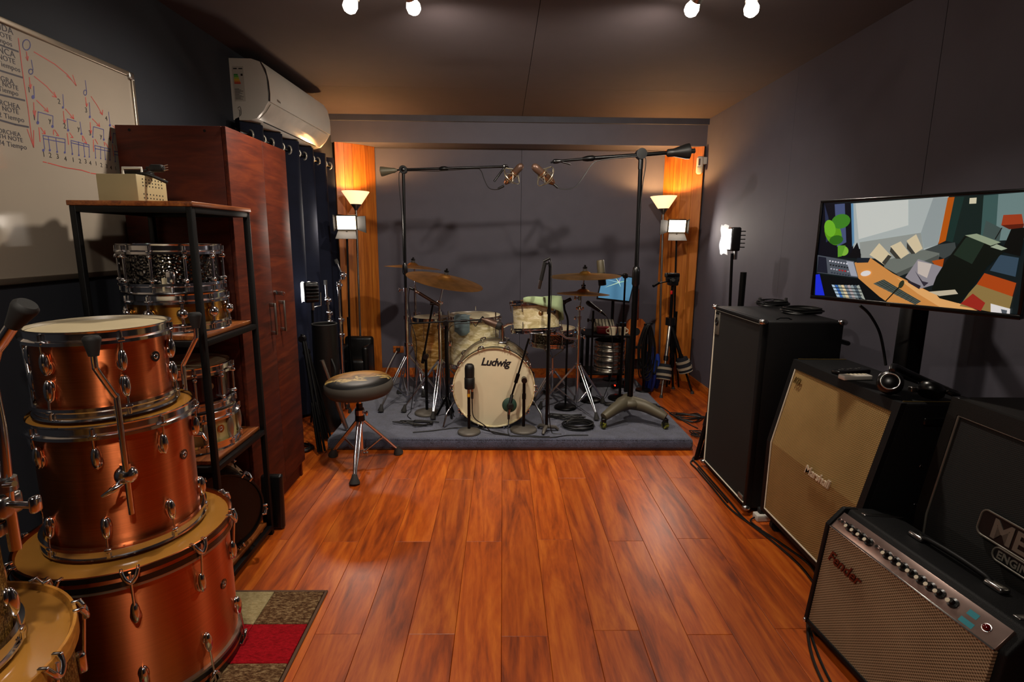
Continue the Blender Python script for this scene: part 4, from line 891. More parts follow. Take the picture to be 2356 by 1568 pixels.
drum(T, 0.170, 0.255, shell=M['copper'], headm=M['head_white'], nl=6, a0=R(14), badge=(R(48), 0.155, M['hoop_black']), lug_off=0.05)

# ------------------------------------------------------------------ natural drum stack nearest the front wall
NX, NY = -1.195, 0.93
T = Thing('bass_drum', 'amber bass drum with maple hoops lying flat near the patchwork rug', 'drum', (NX, NY, 0.018), math.atan2(-NY, -NX))
drum(T, 0.284, 0.564, shell=M['sparkle'], hoop='wood', hoopm=M['maple'], headm=M['head_clear'], nl=10, style='box', a0=R(44), hoop_h=0.04, hr=0.014, lug_off=0.10)
T = Thing('floor_tom', 'amber glitter floor tom standing on the maple hooped bass drum', 'drum', (NX+0.025, NY+0.005, 0.584), math.atan2(-NY, -NX), w=True)
T.w = False
drum(T, 0.172, 0.40, shell=M['sparkle'], headm=M['head_clear'], nl=8, a0=R(20))
T.w = True
q = [at(u, v, y=0.99) for u, v in ((36, 1262), (20, 1160), (2, 1000), (-20, 880), (-14, 815), (5, 785), (40, 733))]
drum_leg(T, q, q[-1]-q[-2], 0.0105)
pb = at(20, 1160, y=0.99)
b = T.part('leg_bracket', MB().box(tuple(pb-V((0.02, -0.0, 0.0))), (0.06, 0.05, 0.045), 0.008).box(tuple(pb-V((0.035, 0.0, 0.045))), (0.06, 0.045, 0.03), 0.006).cyl(pb+V((0, 0, 0.03)), pb+V((0, 0, 0.055)), 0.019, n=16), M['chrome_soft'])
T.part('wing_bolt', MB().cyl(pb+V((0.01, -0.01, 0.005)), pb+V((0.055, -0.01, 0.004)), 0.007, n=10).box(tuple(pb+V((0.06, -0.01, 0.006))), (0.014, 0.022, 0.034), 0.006), M['chrome'], b)
T.part('collar_key', MB().cyl(pb+V((0.0, -0.01, 0.045)), pb+V((0.032, -0.015, 0.05)), 0.006, n=8), M['chrome'], b)

# ------------------------------------------------------------------ patchwork rug
T = Thing('patchwork_rug', 'patchwork rug of red, cream and mottled brown squares under the copper drums', 'rug', (-1.1, 1.3, 0), w=True)
rx1, ry1 = -0.705, 2.005
cell = {(0, 0): 'rug_brown', (1, 0): 'rug_cream', (0, 1): 'rug_red', (1, 1): 'rug_red', (0, 2): 'rug_brown', (1, 2): 'rug_brown', (2, 0): 'rug_red', (2, 1): 'rug_cream', (2, 2): 'rug_red'}
names = ['rug_brown', 'rug_cream', 'rug_red', 'rug_brown']
for i in range(4):
    for j in range(8):
        m = cell.get((i, j), names[(i*2+j*3) % 4])
        T.part('rug_square', MB().bb((rx1-0.012-0.2*(i+1)+0.001, ry1-0.012-0.19*(j+1)+0.001, 0.0008), (rx1-0.012-0.2*i-0.001, ry1-0.012-0.19*j-0.001, 0.0105), 0.002), M[m])
rx0, ry0 = rx1-0.824, ry1-8*0.19-0.024
for lo, hi in (((rx1-0.011, ry0, 0), (rx1, ry1, 0.009)), ((rx0, ry0, 0), (rx0+0.011, ry1, 0.009)), ((rx0+0.011, ry1-0.011, 0), (rx1-0.011, ry1, 0.009)), ((rx0+0.011, ry0, 0), (rx1-0.011, ry0+0.011, 0.009))):
    T.part('binding', MB().bb(lo, hi, 0.003), M['rug_edge'])
# ------------------------------------------------------------------ right side: loudspeaker cabinets
def pipe_rect(T, pts, r, mat, name='piping', parent=None, closed=True):
    return T.part(name, MB().tube(pts, r, 8, closed=closed), mat, parent)
# tall bass cabinet
AX, AY0, AY1, AZ = 1.285, 2.63, 3.25, 1.035
T = Thing('bass_cabinet', 'tall black bass speaker cabinet with white piping by the drum riser', 'speaker cabinet', (AX+0.21, (AY0+AY1)/2, 0), w=True)
T.part('body', MB().bb((AX+0.02, AY0, 0.035), (AX+0.41, AY1, AZ), 0.012), M['tolex'])
for lo, hi in (((AX, AY0, 0.035), (AX+0.03, AY0+0.03, AZ)), ((AX, AY1-0.012, 0.035), (AX+0.03, AY1, AZ)), ((AX, AY0+0.03, AZ-0.018), (AX+0.03, AY1-0.012, AZ)), ((AX, AY0+0.03, 0.035), (AX+0.03, AY1-0.012, 0.05))):
    T.part('front_frame', MB().bb(lo, hi, 0.004), M['tolex'])
T.part('grille_cloth', MB().bb((AX+0.006, AY0+0.03, 0.05), (AX+0.022, AY1-0.012, AZ-0.018)), M['grille_black'])
x = AX+0.003; a, b, c, d = AY0+0.033, AY1-0.016, 0.054, AZ-0.022
pipe_rect(T, [(x, a, c), (x, b, c), (x, b, d)], 0.0042, M['piping'], closed=False)
pipe_rect(T, [(x, b, d), (x, a, d)], 0.003, M['logo_grey'], closed=False)
lg = T.part('logo_plate', MB().bb((AX, AY1-0.085, AZ-0.165), (AX+0.007, AY1-0.022, AZ-0.032), 0.002), M['logo_grey'])
G = TR(AX-0.0005, AY1-0.053, AZ-0.088) @ RY(-PI/2) @ RZ(PI/2)
T.part('emblem', MB().torus(0.022, 0.004, 20, 6, G).tube([(-0.014, 0.0, 0), (-0.008, 0.012, 0), (0.004, 0.012, 0), (0.008, 0, 0), (0.0, -0.010, 0), (-0.006, -0.004, 0), (0.012, -0.012, 0)], 0.003, 6, G, smooth=3).box((0, -0.05, 0), (0.05, 0.012, 0.003), 0, G), M['black_paint'], lg)
T.part('name_plate', MB().bb((AX-0.001, AY0+0.045, 0.06), (AX+0.008, AY0+0.10, 0.085), 0.002), M['logo_grey'])
for y in (AY0+0.004, AY1-0.004):
    for z in (0.04, AZ-0.006):
        for xx in (AX+0.006, AX+0.402): T.part('metal_corner', MB().sph((xx, y, z), 0.026, 14, (0.9, 0.7, 0.6)), M['chrome_soft'])
T.part('skid', MB().bb((AX+0.04, AY0+0.06, 0.0), (AX+0.09, AY1-0.06, 0.036), 0.004), M['black_rubber'])
T.part('skid', MB().bb((AX+0.32, AY0+0.06, 0.0), (AX+0.37, AY1-0.06, 0.036), 0.004), M['black_rubber'])
T.part('rail_clip', MB().tube([(AX+0.09, AY0+0.05, AZ), (AX+0.11, AY0+0.05, AZ+0.008), (AX+0.15, AY0+0.05, AZ+0.008), (AX+0.17, AY0+0.05, AZ)], 0.003, 6), M['black_metal'])
hb = T.part('towing_bar', MB().tube([(AX+0.40, AY0+0.03, AZ-0.10), (AX+0.47, AY0+0.05, AZ-0.12), (AX+0.48, AY0+0.3, AZ-0.12), (AX+0.47, AY1-0.05, AZ-0.12), (AX+0.40, AY1-0.03, AZ-0.10)], 0.012, 8), M['black_metal'])

# slant guitar cabinet
def cab_profile(x0, xk, xt, xb, z0, zk, z1, inset=0.0): return [(x0, z0), (x0, zk), (xt, z1), (xb, z1), (xb, z0)]
def extr(mb, pr, y0, y1):
    n = len(pr); vs = [(p[0], y0, p[1]) for p in pr]+[(p[0], y1, p[1]) for p in pr]
    return mb.add(vs, [tuple(range(n)), tuple(range(2*n-1, n-1, -1))]+[(k, n+k, n+(k+1) % n, (k+1) % n) for k in range(n)])
def bev(mb, off, seg=3):
    b = bmesh.new(); vv = [b.verts.new(p) for p in mb.v]
    for f in mb.f: b.faces.new([vv[i] for i in f])
    bmesh.ops.recalc_face_normals(b, faces=b.faces[:])
    bmesh.ops.bevel(b, geom=b.edges[:], offset=off, segments=seg, affect='EDGES', profile=0.5)
    return MB().bm(b)
def slant_cab(T, x0, xt, xb, z0, zk, z1, ya, yb, grm, body, pipem, border, rec=0.014):
    """ya > yb; front faces -x, upper part leans back"""
    T.part('body', bev(extr(MB(), [(x0+rec, z0), (x0+rec, zk), (xt+rec, z1), (xb, z1), (xb, z0)], yb, ya), 0.010), body)
    k = (xt-x0)/(z1-zk)
    fx = lambda z: x0 if z <= zk else x0+(z-zk)*k
    def strip(y0, y1, za, zb, nm='front_frame'):
        zs = [za]+([zk] if za < zk < zb else [])+[zb]
        pr = [(fx(z), z) for z in zs]+[(fx(z)+rec+0.006, z) for z in zs[::-1]]
        T.part(nm, extr(MB(), pr, y0, y1), body, smooth=0)
    strip(ya-border, ya, z0, z1); strip(yb, yb+border, z0, z1); strip(yb+border, ya-border, z0, z0+border*0.6); strip(yb+border, ya-border, z1-border*1.3, z1)
    zs = [z0+border*0.6, zk, z1-border*1.3]
    T.part('grille_cloth', extr(MB(), [(fx(z)+0.008, z) for z in zs]+[(fx(z)+rec+0.002, z) for z in zs[::-1]], yb+border, ya-border), grm, smooth=0)
    pts = [(fx(z)+0.005, ya-border-0.003, z) for z in (z0+border*0.6+0.003, zk, z1-border*1.3-0.003)]+[(fx(z)+0.005, yb+border+0.003, z) for z in (z1-border*1.3-0.003, zk, z0+border*0.6+0.003)]
    pipe_rect(T, [pts[5]]+pts[:3], 0.0042, pipem, closed=False); pipe_rect(T, pts[2:], 0.003, M['gold_piping'] if pipem is M['piping'] else pipem, closed=False)
    return fx, k
MX0, MXT, MXB, MYA, MYB, MZ0, MZK, MZ1 = 1.315, 1.405, 1.67, 2.535, 1.815, 0.085, 0.455, 0.865
T = Thing('guitar_cabinet', 'black slant guitar cabinet with gold basket weave grille and ivory script', 'speaker cabinet', ((MX0+MXB)/2, (MYA+MYB)/2, 0), w=True)
fx, kk = slant_cab(T, MX0, MXT, MXB, MZ0, MZK, MZ1, MYA, MYB, M['grille_gold'], M['tolex'], M['piping'], 0.03)
def face_frame(y, z, off=0.0):   # local x to the reader's right (-y), y up the face, z out of the face (-x)
    up = V((kk, 0, 1)).normalized() if z > MZK else V((0, 0, 1)); xr = V((0, -1, 0)); n = xr.cross(up)
    o = V((fx(z), y, z))+n*off
    return Matrix(((xr.x, up.x, n.x, o.x), (xr.y, up.y, n.y, o.y), (xr.z, up.z, n.z, o.z), (0, 0, 0, 1)))
ps = at(1858, 1034, x=fx(0.46)-0.002)
T.part('script_logo', text_mb('Marshall', 0.054, face_frame(ps.y, MZK-0.012, 0.004) @ RZ(R(1)), 0.003, 0.35, 0.97, 0.0004), M['logo_white'], smooth=0)
pm_ = at(1835, 880, x=fx(0.80))
T.part('model_badge', text_mb('100', 0.045, face_frame(MYA-0.055, 0.765, 0.004), 0.002, 0.3, 0.8), M['gold_piping'], smooth=0)
T.part('edge_piping', MB().tube([(MXT+0.012, MYA-0.005, MZ1-0.035), (MXT+0.020, MYA-0.012, MZ1+0.001), (MXT+0.035, MYA-0.014, MZ1+0.002), (MXB-0.02, MYA-0.014, MZ1+0.002)], 0.002, 6, smooth=3), M['gold_piping'])
T.part('edge_piping', MB().tube([(MXT+0.012, MYB+0.005, MZ1-0.035), (MXT+0.020, MYB+0.012, MZ1+0.001), (MXT+0.035, MYB+0.014, MZ1+0.002), (MXB-0.02, MYB+0.014, MZ1+0.002)], 0.002, 6, smooth=3), M['gold_piping'])
for y in (MYA-0.06, MYB+0.06):
    for x in (MX0+0.06, MXB-0.05):
        cs = T.part('caster', MB().cyl((x, y-0.012, 0.032), (x, y+0.012, 0.032), 0.032, n=20), M['black_rubber'])
        T.part('fork', MB().box((x+0.01, y, 0.06), (0.03, 0.04, 0.04), 0.004).cyl((x, y, 0.07), (x, y, 0.09), 0.016, n=12), M['chrome_soft'], cs)
for z in (0.32, 0.48, 0.63): T.part('screw', MB().sph((MXB-0.16, MYB-0.001, z), 0.006, 10, (1, 0.4, 1)), M['chrome'])
T.part('side_handle', MB().box((MXB-0.13, MYB-0.004, 0.80), (0.10, 0.012, 0.03), 0.006), M['black_plastic'])

# dark cabinet with the riveted name plate
EX0, EXT, EXB, EYA, EYB, EZ0, EZK, EZ1 = 1.465, 1.53, 1.86, 1.755, 1.03, 0.08, 0.50, 0.908
T = Thing('guitar_cabinet', 'all black guitar cabinet with grey lettered name plate behind the combo amplifier', 'speaker cabinet', ((EX0+EXB)/2, (EYA+EYB)/2, 0), w=True)
fx2, k2 = slant_cab(T, EX0, EXT, EXB, EZ0, EZK, EZ1, EYA, EYB, M['grille_mesa'], M['tolex_brown'], M['logo_grey'], 0.04)
def face2(y, z, off=0.0):
    up = V((k2, 0, 1)).normalized() if z > EZK else V((0, 0, 1)); xr = V((0, -1, 0)); n = xr.cross(up); o = V((fx2(z), y, z))+n*off
    return Matrix(((xr.x, up.x, n.x, o.x), (xr.y, up.y, n.y, o.y), (xr.z, up.z, n.z, o.z), (0, 0, 0, 1)))
def rrect(w, h, r, n=5):
    out = []
    for cx, cy, a in ((w/2-r, h/2-r, 0), (-w/2+r, h/2-r, 90), (-w/2+r, -h/2+r, 180), (w/2-r, -h/2+r, 270)):
        for k in range(n+1): out.append((cx+r*math.cos(R(a+90*k/n)), cy+r*math.sin(R(a+90*k/n))))
    return out
pm_ = at(2258, 1213, x=fx2(0.585))
G = face2(pm_.y-0.165, 0.585, 0.0)
np_ = T.part('name_plate', MB().prism(rrect(0.34, 0.085, 0.022), 0, 0.008, G), M['black_plastic'])
T.part('plate_rim', MB().tube([(x, y, 0.008) for x, y in rrect(0.334, 0.079, 0.02)], 0.003, 6, G, True), M['logo_grey'], np_)
T.part('lettering', text_mb('MESA', 0.082, G @ TR(-0.125, -0.028, 0.0085) @ Matrix.Diagonal((1.12, 1, 1, 1)), 0.0012, 0, 1.0, 0.002), M['logo_grey'], np_, smooth=0)
G2 = face2(pm_.y-0.20, 0.522, 0.0)
np2 = T.part('name_plate', MB().prism(rrect(0.27, 0.045, 0.02), 0, 0.009, G2), M['black_plastic'])
T.part('plate_rim', MB().tube([(x, y, 0.009) for x, y in rrect(0.264, 0.039, 0.018)], 0.0025, 6, G2, True), M['logo_grey'], np2)
T.part('lettering', text_mb('ENGINEERING', 0.032, G2 @ TR(-0.118, -0.011, 0.0095), 0.0008, 0, 1.0, 0.0008), M['logo_grey'], np2, smooth=0)
for y in (EYA-0.06, EYB+0.06):
    for x in (EX0+0.06, EXB-0.05):
        cs = T.part('caster', MB().cyl((x, y-0.012, 0.03), (x, y+0.012, 0.03), 0.03, n=16), M['black_rubber'])
        T.part('fork', MB().box((x+0.01, y, 0.058), (0.03, 0.04, 0.045), 0.004), M['black_metal'], cs)
T.part('edge_corner', MB().bb((EXT+0.002, EYA-0.03, EZ1-0.03), (EXT+0.045, EYA+0.002, EZ1+0.002), 0.008), M['black_plastic'])

# combo amplifier leaning back on its tilt legs
fo = V((1.130, 1.782, 0.032)); fd = V((0.09, -0.996, 0)); fb = V((0.996, 0.09, 0))
ang = R(6); fu = (V((0, 0, 1))*math.cos(ang)+fb*math.sin(ang)); fn = fd.cross(fu)   # fn points to the front
FM = Matrix(((fd.x, fu.x, fn.x, fo.x), (fd.y, fu.y, fn.y, fo.y), (fd.z, fu.z, fn.z, fo.z), (0, 0, 0, 1)))   # x along, y up, z to the front
W_, H_, D_ = 0.64, 0.462, 0.225
T = Thing('combo_amplifier', 'black combo guitar amplifier with aged silver grille and row of knobs', 'amplifier', tuple(FM @ V((W_/2, 0, -D_/2))), w=True)
def extx(mb, pr, x0, x1, Mx):
    n = len(pr); vs = [(x0, p[1], p[0]) for p in pr]+[(x1, p[1], p[0]) for p in pr]
    return mb.add(vs, [tuple(range(n)), tuple(range(2*n-1, n-1, -1))]+[(k, n+k, n+(k+1) % n, (k+1) % n) for k in range(n)], Mx)
T.part('body', bev(extx(MB(), [(-0.016, 0.012), (-0.016, 0.394), (-0.066, H_), (-D_, H_), (-D_, 0.012)], 0.0, W_, FM), 0.008), M['tolex'])
for x0, x1 in ((0, 0.018), (W_-0.018, W_)): T.part('side_edge', bev(extx(MB(), [(0.004, 0.004), (0.004, 0.398), (-0.046, H_+0.002), (-0.10, H_+0.002), (-0.10, 0.004)], x0, x1, FM), 0.004), M['tolex'])
T.part('bottom_edge', MB().bb((0.018, 0.004, -0.03), (W_-0.018, 0.022, 0.003), 0.003, FM), M['tolex'])
T.part('grille_cloth', MB().bb((0.019, 0.022, -0.014), (W_-0.019, 0.391, -0.002), 0, Matrix.Identity(4)), M['grille_silver']).matrix_local = Matrix.Identity(4)
gc = T.o.children[-1]
def rebuild_local(o, Mx, build, mat):   # mesh kept in the amplifier's own axes so that the weave follows the cloth
    me = build.mesh(o.name, mat, 0); o.data = me; o.matrix_local = T.inv @ Mx
gm = grille('silver_weave', '4e3c26', 'b09878', 520, 0.75, ax=('X', 'Y'))
rebuild_local(gc, FM, MB().bb((0.019, 0.022, -0.014), (W_-0.019, 0.391, -0.002)), gm)
# sloping control panel
pa, pb_ = V((0, 0.396, -0.002)), V((0, 0.453, -0.046)); pu = (pb_-pa).normalized(); pn = V((1, 0, 0)).cross(pu)
PM = FM @ Matrix(((1, pu.x, pn.x, 0), (0, pu.y, pn.y, pa.y), (0, pu.z, pn.z, pa.z), (0, 0, 0, 1)))
PH = (pb_-pa).length
T.part('control_panel', MB().bb((0.02, 0.002, -0.012), (W_-0.02, PH-0.004, 0.0), 0.001, PM), M['panel_face'])
T.part('panel_trim', MB().bb((0.02, -0.004, -0.01), (W_-0.02, 0.002, 0.003), 0.001, PM), M['chrome_soft'])
kx = [0.085, 0.113, 0.141, 0.172] + [0.250, 0.281, 0.313, 0.345, 0.377, 0.409, 0.440, 0.480]
for x in (0.032, 0.049, 0.205, 0.226): 
    j = T.part('jack', MB().cyl((x, 0.036, 0), (x, 0.036, 0.006), 0.007, n=14, M=PM), M['chrome'])
    T.part('socket', MB().cyl((x, 0.036, 0.0055), (x, 0.036, 0.0065), 0.0042, n=10, M=PM), M['dark_gap'], j)
for x in (0.066, 0.24): T.part('toggle_switch', MB().box((x, 0.036, 0.004), (0.008, 0.016, 0.01), 0.002, PM), M['knob'])
for x in kx:
    k = T.part('knob', MB().lathe([(0.0, 0.017), (0.007, 0.017), (0.008, 0.006), (0.0145, 0.004), (0.0145, 0.0), (0, 0)], 18, PM @ TR(x, 0.034, 0.0005)), M['knob'])
    T.part('pointer_cap', MB().cyl((x-0.004, 0.030, 0.016), (x-0.004, 0.030, 0.019), 0.0062, n=12, M=PM), M['logo_white'], k)
    mb = MB()
    for q in range(9):
        a = R(-40+q*32.5); mb.box((x+0.0118*math.cos(a), 0.034+0.0118*math.sin(a), 0.0047), (0.0022, 0.0022, 0.0006), 0, PM)
    T.part('scale_marks', mb, M['logo_white'], k, kind='stuff')
T.part('print', MB().bb((0.515, 0.006, 0.0), (0.553, 0.021, 0.0006), 0, PM).bb((0.518, 0.033, 0.0), (0.546, 0.049, 0.0006), 0, PM), M['teal'], kind='stuff')
jw = T.part('pilot_light', MB().sph((0.575, 0.034, 0.003), 0.0095, 12, (1, 1, 0.8), M=PM), M['jewel'])
T.part('bezel', MB().torus(0.0105, 0.002, 18, 6, PM @ TR(0.575, 0.034, 0.0)), M['chrome'], jw)
sc_ = text_mb('Fender', 0.054, FM @ TR(0.045, 0.285, 0.0015) @ RZ(R(-3)), 0.0025, 0.3, 0.98, 0.0006)
T.part('script_logo', sc_, M['logo_red'], smooth=0)
hd = T.part('handle_strap', MB().tube([(0.215, H_+0.006, -0.16), (0.24, H_+0.016, -0.16), (0.335, H_+0.020, -0.16), (0.43, H_+0.016, -0.16), (0.455, H_+0.006, -0.16)], [0.008, 0.009, 0.009, 0.009, 0.008], 8, FM, smooth=3), M['black_paint'])
for x in (0.205, 0.465): T.part('handle_cap', MB().box((x, H_+0.008, -0.16), (0.055, 0.018, 0.034), 0.007, FM), M['chrome_soft'], hd)
for x in (0.055, W_-0.055): T.part('tilt_leg_plate', MB().box((x, H_+0.001, -0.16), (0.020, 0.004, 0.15), 0.003, FM), M['chrome_soft'])
for x in (0.006, W_-0.006): T.part('corner_glide', MB().sph((x, 0.010, 0.0), 0.012, 12, (0.7, 0.8, 0.8), M=FM), M['chrome'])
for x in (0.04, W_-0.04):
    for z in (-0.03, -D_+0.04):
        q = FM @ V((x, 0.0, z)); T.part('caster', MB().cyl((q.x, q.y-0.008, 0.017), (q.x, q.y+0.008, 0.017), 0.017, n=14).box((q.x, q.y, 0.03), (0.016, 0.022, 0.022+max(0, q.z-0.025)), 0.002), M['black_rubber'])

# ------------------------------------------------------------------ television on a stand
TL, BLz = at(1889, 461, y=2.25), at(1868, 686, y=2.25).z
td = V((0.31, -0.595, 0)).normalized(); tu = V((0, 0, 1)); tn = td.cross(tu); TWd = 0.685; THt = TL.z-BLz
to = V((1.293, 2.25, BLz))
TM = Matrix(((td.x, 0, tn.x, to.x), (td.y, 0, tn.y, to.y), (0, 1, 0, to.z), (0, 0, 0, 1)))
T = Thing('television', 'black flat television on a stand showing a control room with sofa and desk', 'television', (1.72, 2.24, 0), w=True)
T.part('cabinet', MB().bb((0, 0, -0.045), (TWd, THt, 0.0), 0.006, TM), M['black_plastic'])
for lo, hi in (((0, 0, 0), (TWd, 0.016, 0.008)), ((0, THt-0.010, 0), (TWd, THt, 0.008)), ((0, 0.016, 0), (0.010, THt-0.010, 0.008)), ((TWd-0.010, 0.016, 0), (TWd, THt-0.010, 0.008))): T.part('bezel', MB().bb(lo, hi, 0.002, TM), M['black_plastic'])
scr = T.part('screen', MB().bb((0.010, 0.016, -0.001), (TWd-0.010, THt-0.010, 0.001), 0, TM), M['black_plastic'])
def atP(u, v, off):
    d = _fw+_rt*((u-1178)/FPX)-_up*((v-784)/FPX); p0 = to+tn*off
    q = CAM+d*((p0-CAM).dot(tn)/d.dot(tn)); loc = TM.inverted() @ q
    loc.x = min(max(loc.x, 0.0105), TWd-0.0105); loc.y = min(max(loc.y, 0.0165), THt-0.0105)
    return TM @ loc
def pc(x, y, off=0.0): return atP(1840+x/2.8, 400+y/2.8, off)
pic = MB(); pmats = []; _pi = {}; lay = [0]
def shape(col, pts):
    if col not in _pi: _pi[col] = len(pmats); pmats.append(emit('screen_'+col, col, 0.75, 0.3))
    pic.cur = _pi[col]; lay[0] += 1; off = 0.0012+0.00006*lay[0]
    pic.add([pc(x, y, off) for x, y in pts], [tuple(range(len(pts)))])
def ell(col, cx, cy, rx, ry, a=0): shape(col, [(cx+rx*math.cos(k*PI/9)*math.cos(a)-ry*math.sin(k*PI/9)*math.sin(a), cy+rx*math.cos(k*PI/9)*math.sin(a)+ry*math.sin(k*PI/9)*math.cos(a)) for k in range(18)])
shape('101a1c', [(60, 150), (1500, 100), (1500, 960), (60, 860)])
shape('a8b4b4', [(330, 190), (960, 145), (960, 300), (880, 470), (780, 500), (330, 480)])
shape('c4ccc8', [(360, 190), (700, 165), (700, 330), (380, 420)]); shape('8f9c9e', [(860, 155), (955, 150), (890, 455), (800, 480), (780, 380)])
shape('0a0e18', [(120, 190), (335, 185), (345, 480), (320, 540), (110, 530)]); shape('46547c', [(225, 195), (290, 190), (300, 440), (240, 470)]); shape('26304c', [(160, 195), (185, 280), (200, 420), (170, 440)])
shape('5a8ab0', [(330, 190), (345, 190), (352, 440), (338, 470)])
shape('b0540e', [(955, 150), (998, 148), (940, 430), (893, 452)]); shape('16302c', [(998, 148), (1060, 145), (985, 440), (940, 430)]); shape('122220', [(1060, 145), (1185, 138), (1160, 480), (985, 440)])
shape('3a5856', [(1185, 138), (1280, 130), (1260, 430), (1160, 480)]); shape('6a8484', [(1280, 130), (1500, 110), (1500, 420), (1260, 430)]); shape('40504e', [(1200, 300), (1300, 350), (1280, 470), (1160, 480)])
shape('d0ccb0', [(1095, 155), (1140, 152), (1137, 190), (1092, 192)])
shape('3c4444', [(890, 455), (1000, 440), (1010, 500), (930, 545), (800, 490)])
shape('8e9692', [(385, 440), (780, 378), (800, 490), (590, 550), (395, 540)]); shape('6a726c', [(540, 560), (800, 488), (900, 510), (895, 552), (625, 645), (545, 600)]); shape('4a504c', [(895, 520), (897, 560), (640, 660), (620, 640)])
for q in ([(450, 520), (512, 445), (592, 530), (548, 588)], [(583, 466), (650, 434), (706, 510), (652, 546)], [(688, 430), (750, 388), (792, 480), (745, 512)]): shape('cfc3a2', q)
for q in ([(548, 588), (592, 530), (570, 520), (530, 570)], [(588, 470), (580, 500), (620, 545), (652, 546)], [(690, 440), (690, 480), (720, 515), (745, 512)]): shape('3a3a34', q)
ell('5a9a1c', 215, 380, 52, 82, -0.35); ell('3c8024', 265, 305, 62, 46, -0.3); ell('6cb42a', 195, 350, 36, 55, -0.2); ell('2c641a', 235, 425, 45, 30, -0.2); ell('7ab43c', 280, 495, 34, 32, 0); shape('5a9a2c', [(245, 460), (295, 460), (270, 530), (245, 535)])
shape('0a0c10', [(310, 540), (370, 440), (395, 520), (390, 545)])
shape('c88a48', [(350, 572), (455, 540), (600, 640), (850, 765), (1145, 890), (830, 850), (560, 832), (455, 750), (375, 668)]); shape('dca868', [(620, 665), (850, 765), (1145, 890), (900, 862), (760, 770)])
shape('17202a', [(455, 540), (440, 570), (365, 572), (370, 540)])
shape('4c545e', [(115, 522), (350, 562), (378, 668), (112, 635)]); shape('9aa2b0', [(300, 560), (345, 566), (372, 660), (330, 655)]); shape('1a1e2c', [(120, 530), (170, 538), (180, 640), (112, 632)])
for k in range(7):
    for j in range(4): ell(['c8ccd8', '16181c', 'b02020' if 2 < k < 6 else 'a8acb8', '2c3440'][j], 195+k*18+j*4, 560+j*25+k*3, 6, 5)
shape('060c10', [(108, 642), (385, 678), (550, 826), (103, 785)])
for k in range(9):
    shape(['a8c4d8', '3a6ab0', '98a89c', 'd8c8a0', '6c7c88', 'a8a0a0', '88989c', '4a5a64', '9aa49c'][k], [(205+k*20, 712+k*1), (222+k*20, 714), (262+k*20, 802+k), (240+k*20, 800)])
for k in range(4): shape('0a1216', [(200, 728+k*20), (400, 738+k*20), (402, 743+k*20), (200, 733+k*20)])
shape('1a2cd8', [(103, 648), (128, 644), (160, 782), (98, 786)])
shape('4c5650', [(473, 706), (535, 680), (782, 820), (742, 850)])
for k in range(4): shape('2c3430', [(492+k*15, 700-k*6), (497+k*15, 697-k*6), (752+k*9, 842-k*7), (747+k*9, 844-k*7)])
for k in range(8): shape('2c3430', [(510+k*28, 728+k*14), (514+k*28, 728+k*14), (566+k*24, 700+k*14), (562+k*24, 700+k*14)])
ell('d8d8d8', 425, 640, 33, 17, -0.2); shape('1a1810', [(553, 832), (545, 826), (640, 722), (646, 728)]); ell('2a3020', 655, 710, 15, 28, 0.5)
shape('a84414', [(1190, 638), (1395, 702), (1370, 790), (1140, 710)]); shape('a84c14', [(850, 560), (930, 545), (920, 600), (880, 600)])
shape('8a7444', [(1140, 710), (1372, 790), (1352, 868), (1230, 905), (1030, 850), (1090, 765)]); shape('96281e', [(1035, 835), (1115, 770), (1195, 830), (1165, 892)])
shape('34495a', [(1290, 520), (1412, 540), (1390, 662), (1225, 622)]); shape('050808', [(1365, 348), (1460, 345), (1420, 530), (1300, 500)])
shape('9a3a1c', [(1312, 264), (1430, 258), (1445, 335), (1380, 350), (1298, 330)]); shape('5a1c0c', [(1298, 330), (1445, 320), (1440, 345), (1350, 356)]); shape('101010', [(1300, 345), (1306, 347), (1262, 420), (1256, 418)])
shape('8a8890', [(680, 665), (762, 548), (922, 600), (860, 715), (780, 738)]); shape('c0b8b0', [(760, 560), (850, 580), (820, 670), (760, 640)]); shape('26222c', [(690, 680), (780, 720), (770, 742), (700, 700)]); shape('302c38', [(740, 620), (790, 690), (830, 700), (800, 725)])
shape('08100c', [(880, 660), (930, 580), (1060, 400), (1130, 388), (1270, 440), (1338, 482), (1205, 600), (1090, 760), (1020, 832), (900, 800), (850, 740)]); shape('1c2c22', [(990, 520), (1070, 410), (1130, 400), (1200, 430), (1110, 580)])
shape('8c9c82', [(1065, 395), (1140, 384), (1295, 440), (1230, 462)]); shape('9caa92', [(1228, 470), (1270, 452), (1338, 480), (1300, 492)])
shape('bcb49c', [(830, 758), (1000, 744), (1020, 772), (900, 786)])
shape('dcdcdc', [(1230, 834), (1356, 868), (1350, 918), (1227, 905)]); shape('505860', [(1296, 870), (1336, 878), (1330, 914), (1300, 908)])
T.part('screen_picture', pic, pmats, scr, smooth=0, kind='stuff')
T.part('brand_mark', text_mb('LG', 0.011, TM @ TR(0.298, 0.003, 0.0082), 0.0003), M['logo_grey'], smooth=0)
ctr = TM @ V((TWd*0.5, THt*0.45, -0.045)); post = V((1.735, 2.245, 0))
T.part('mount_arm', MB().box((TWd/2, THt*0.45, -0.06), (0.2, 0.2, 0.03), 0.004, TM).tube([ctr+V((0.02, 0.01, 0)), V((1.735, 2.245, ctr.z))], 0.022, 8), M['black_metal'])
T.part('stand_post', MB().bb((1.70, 2.205, 0.02), (1.77, 2.285, ctr.z+0.1), 0.006), M['black_metal'])
T.part('stand_base', MB().bb((1.675, 2.0, 0.0), (1.90, 2.50, 0.022), 0.006), M['black_metal'])

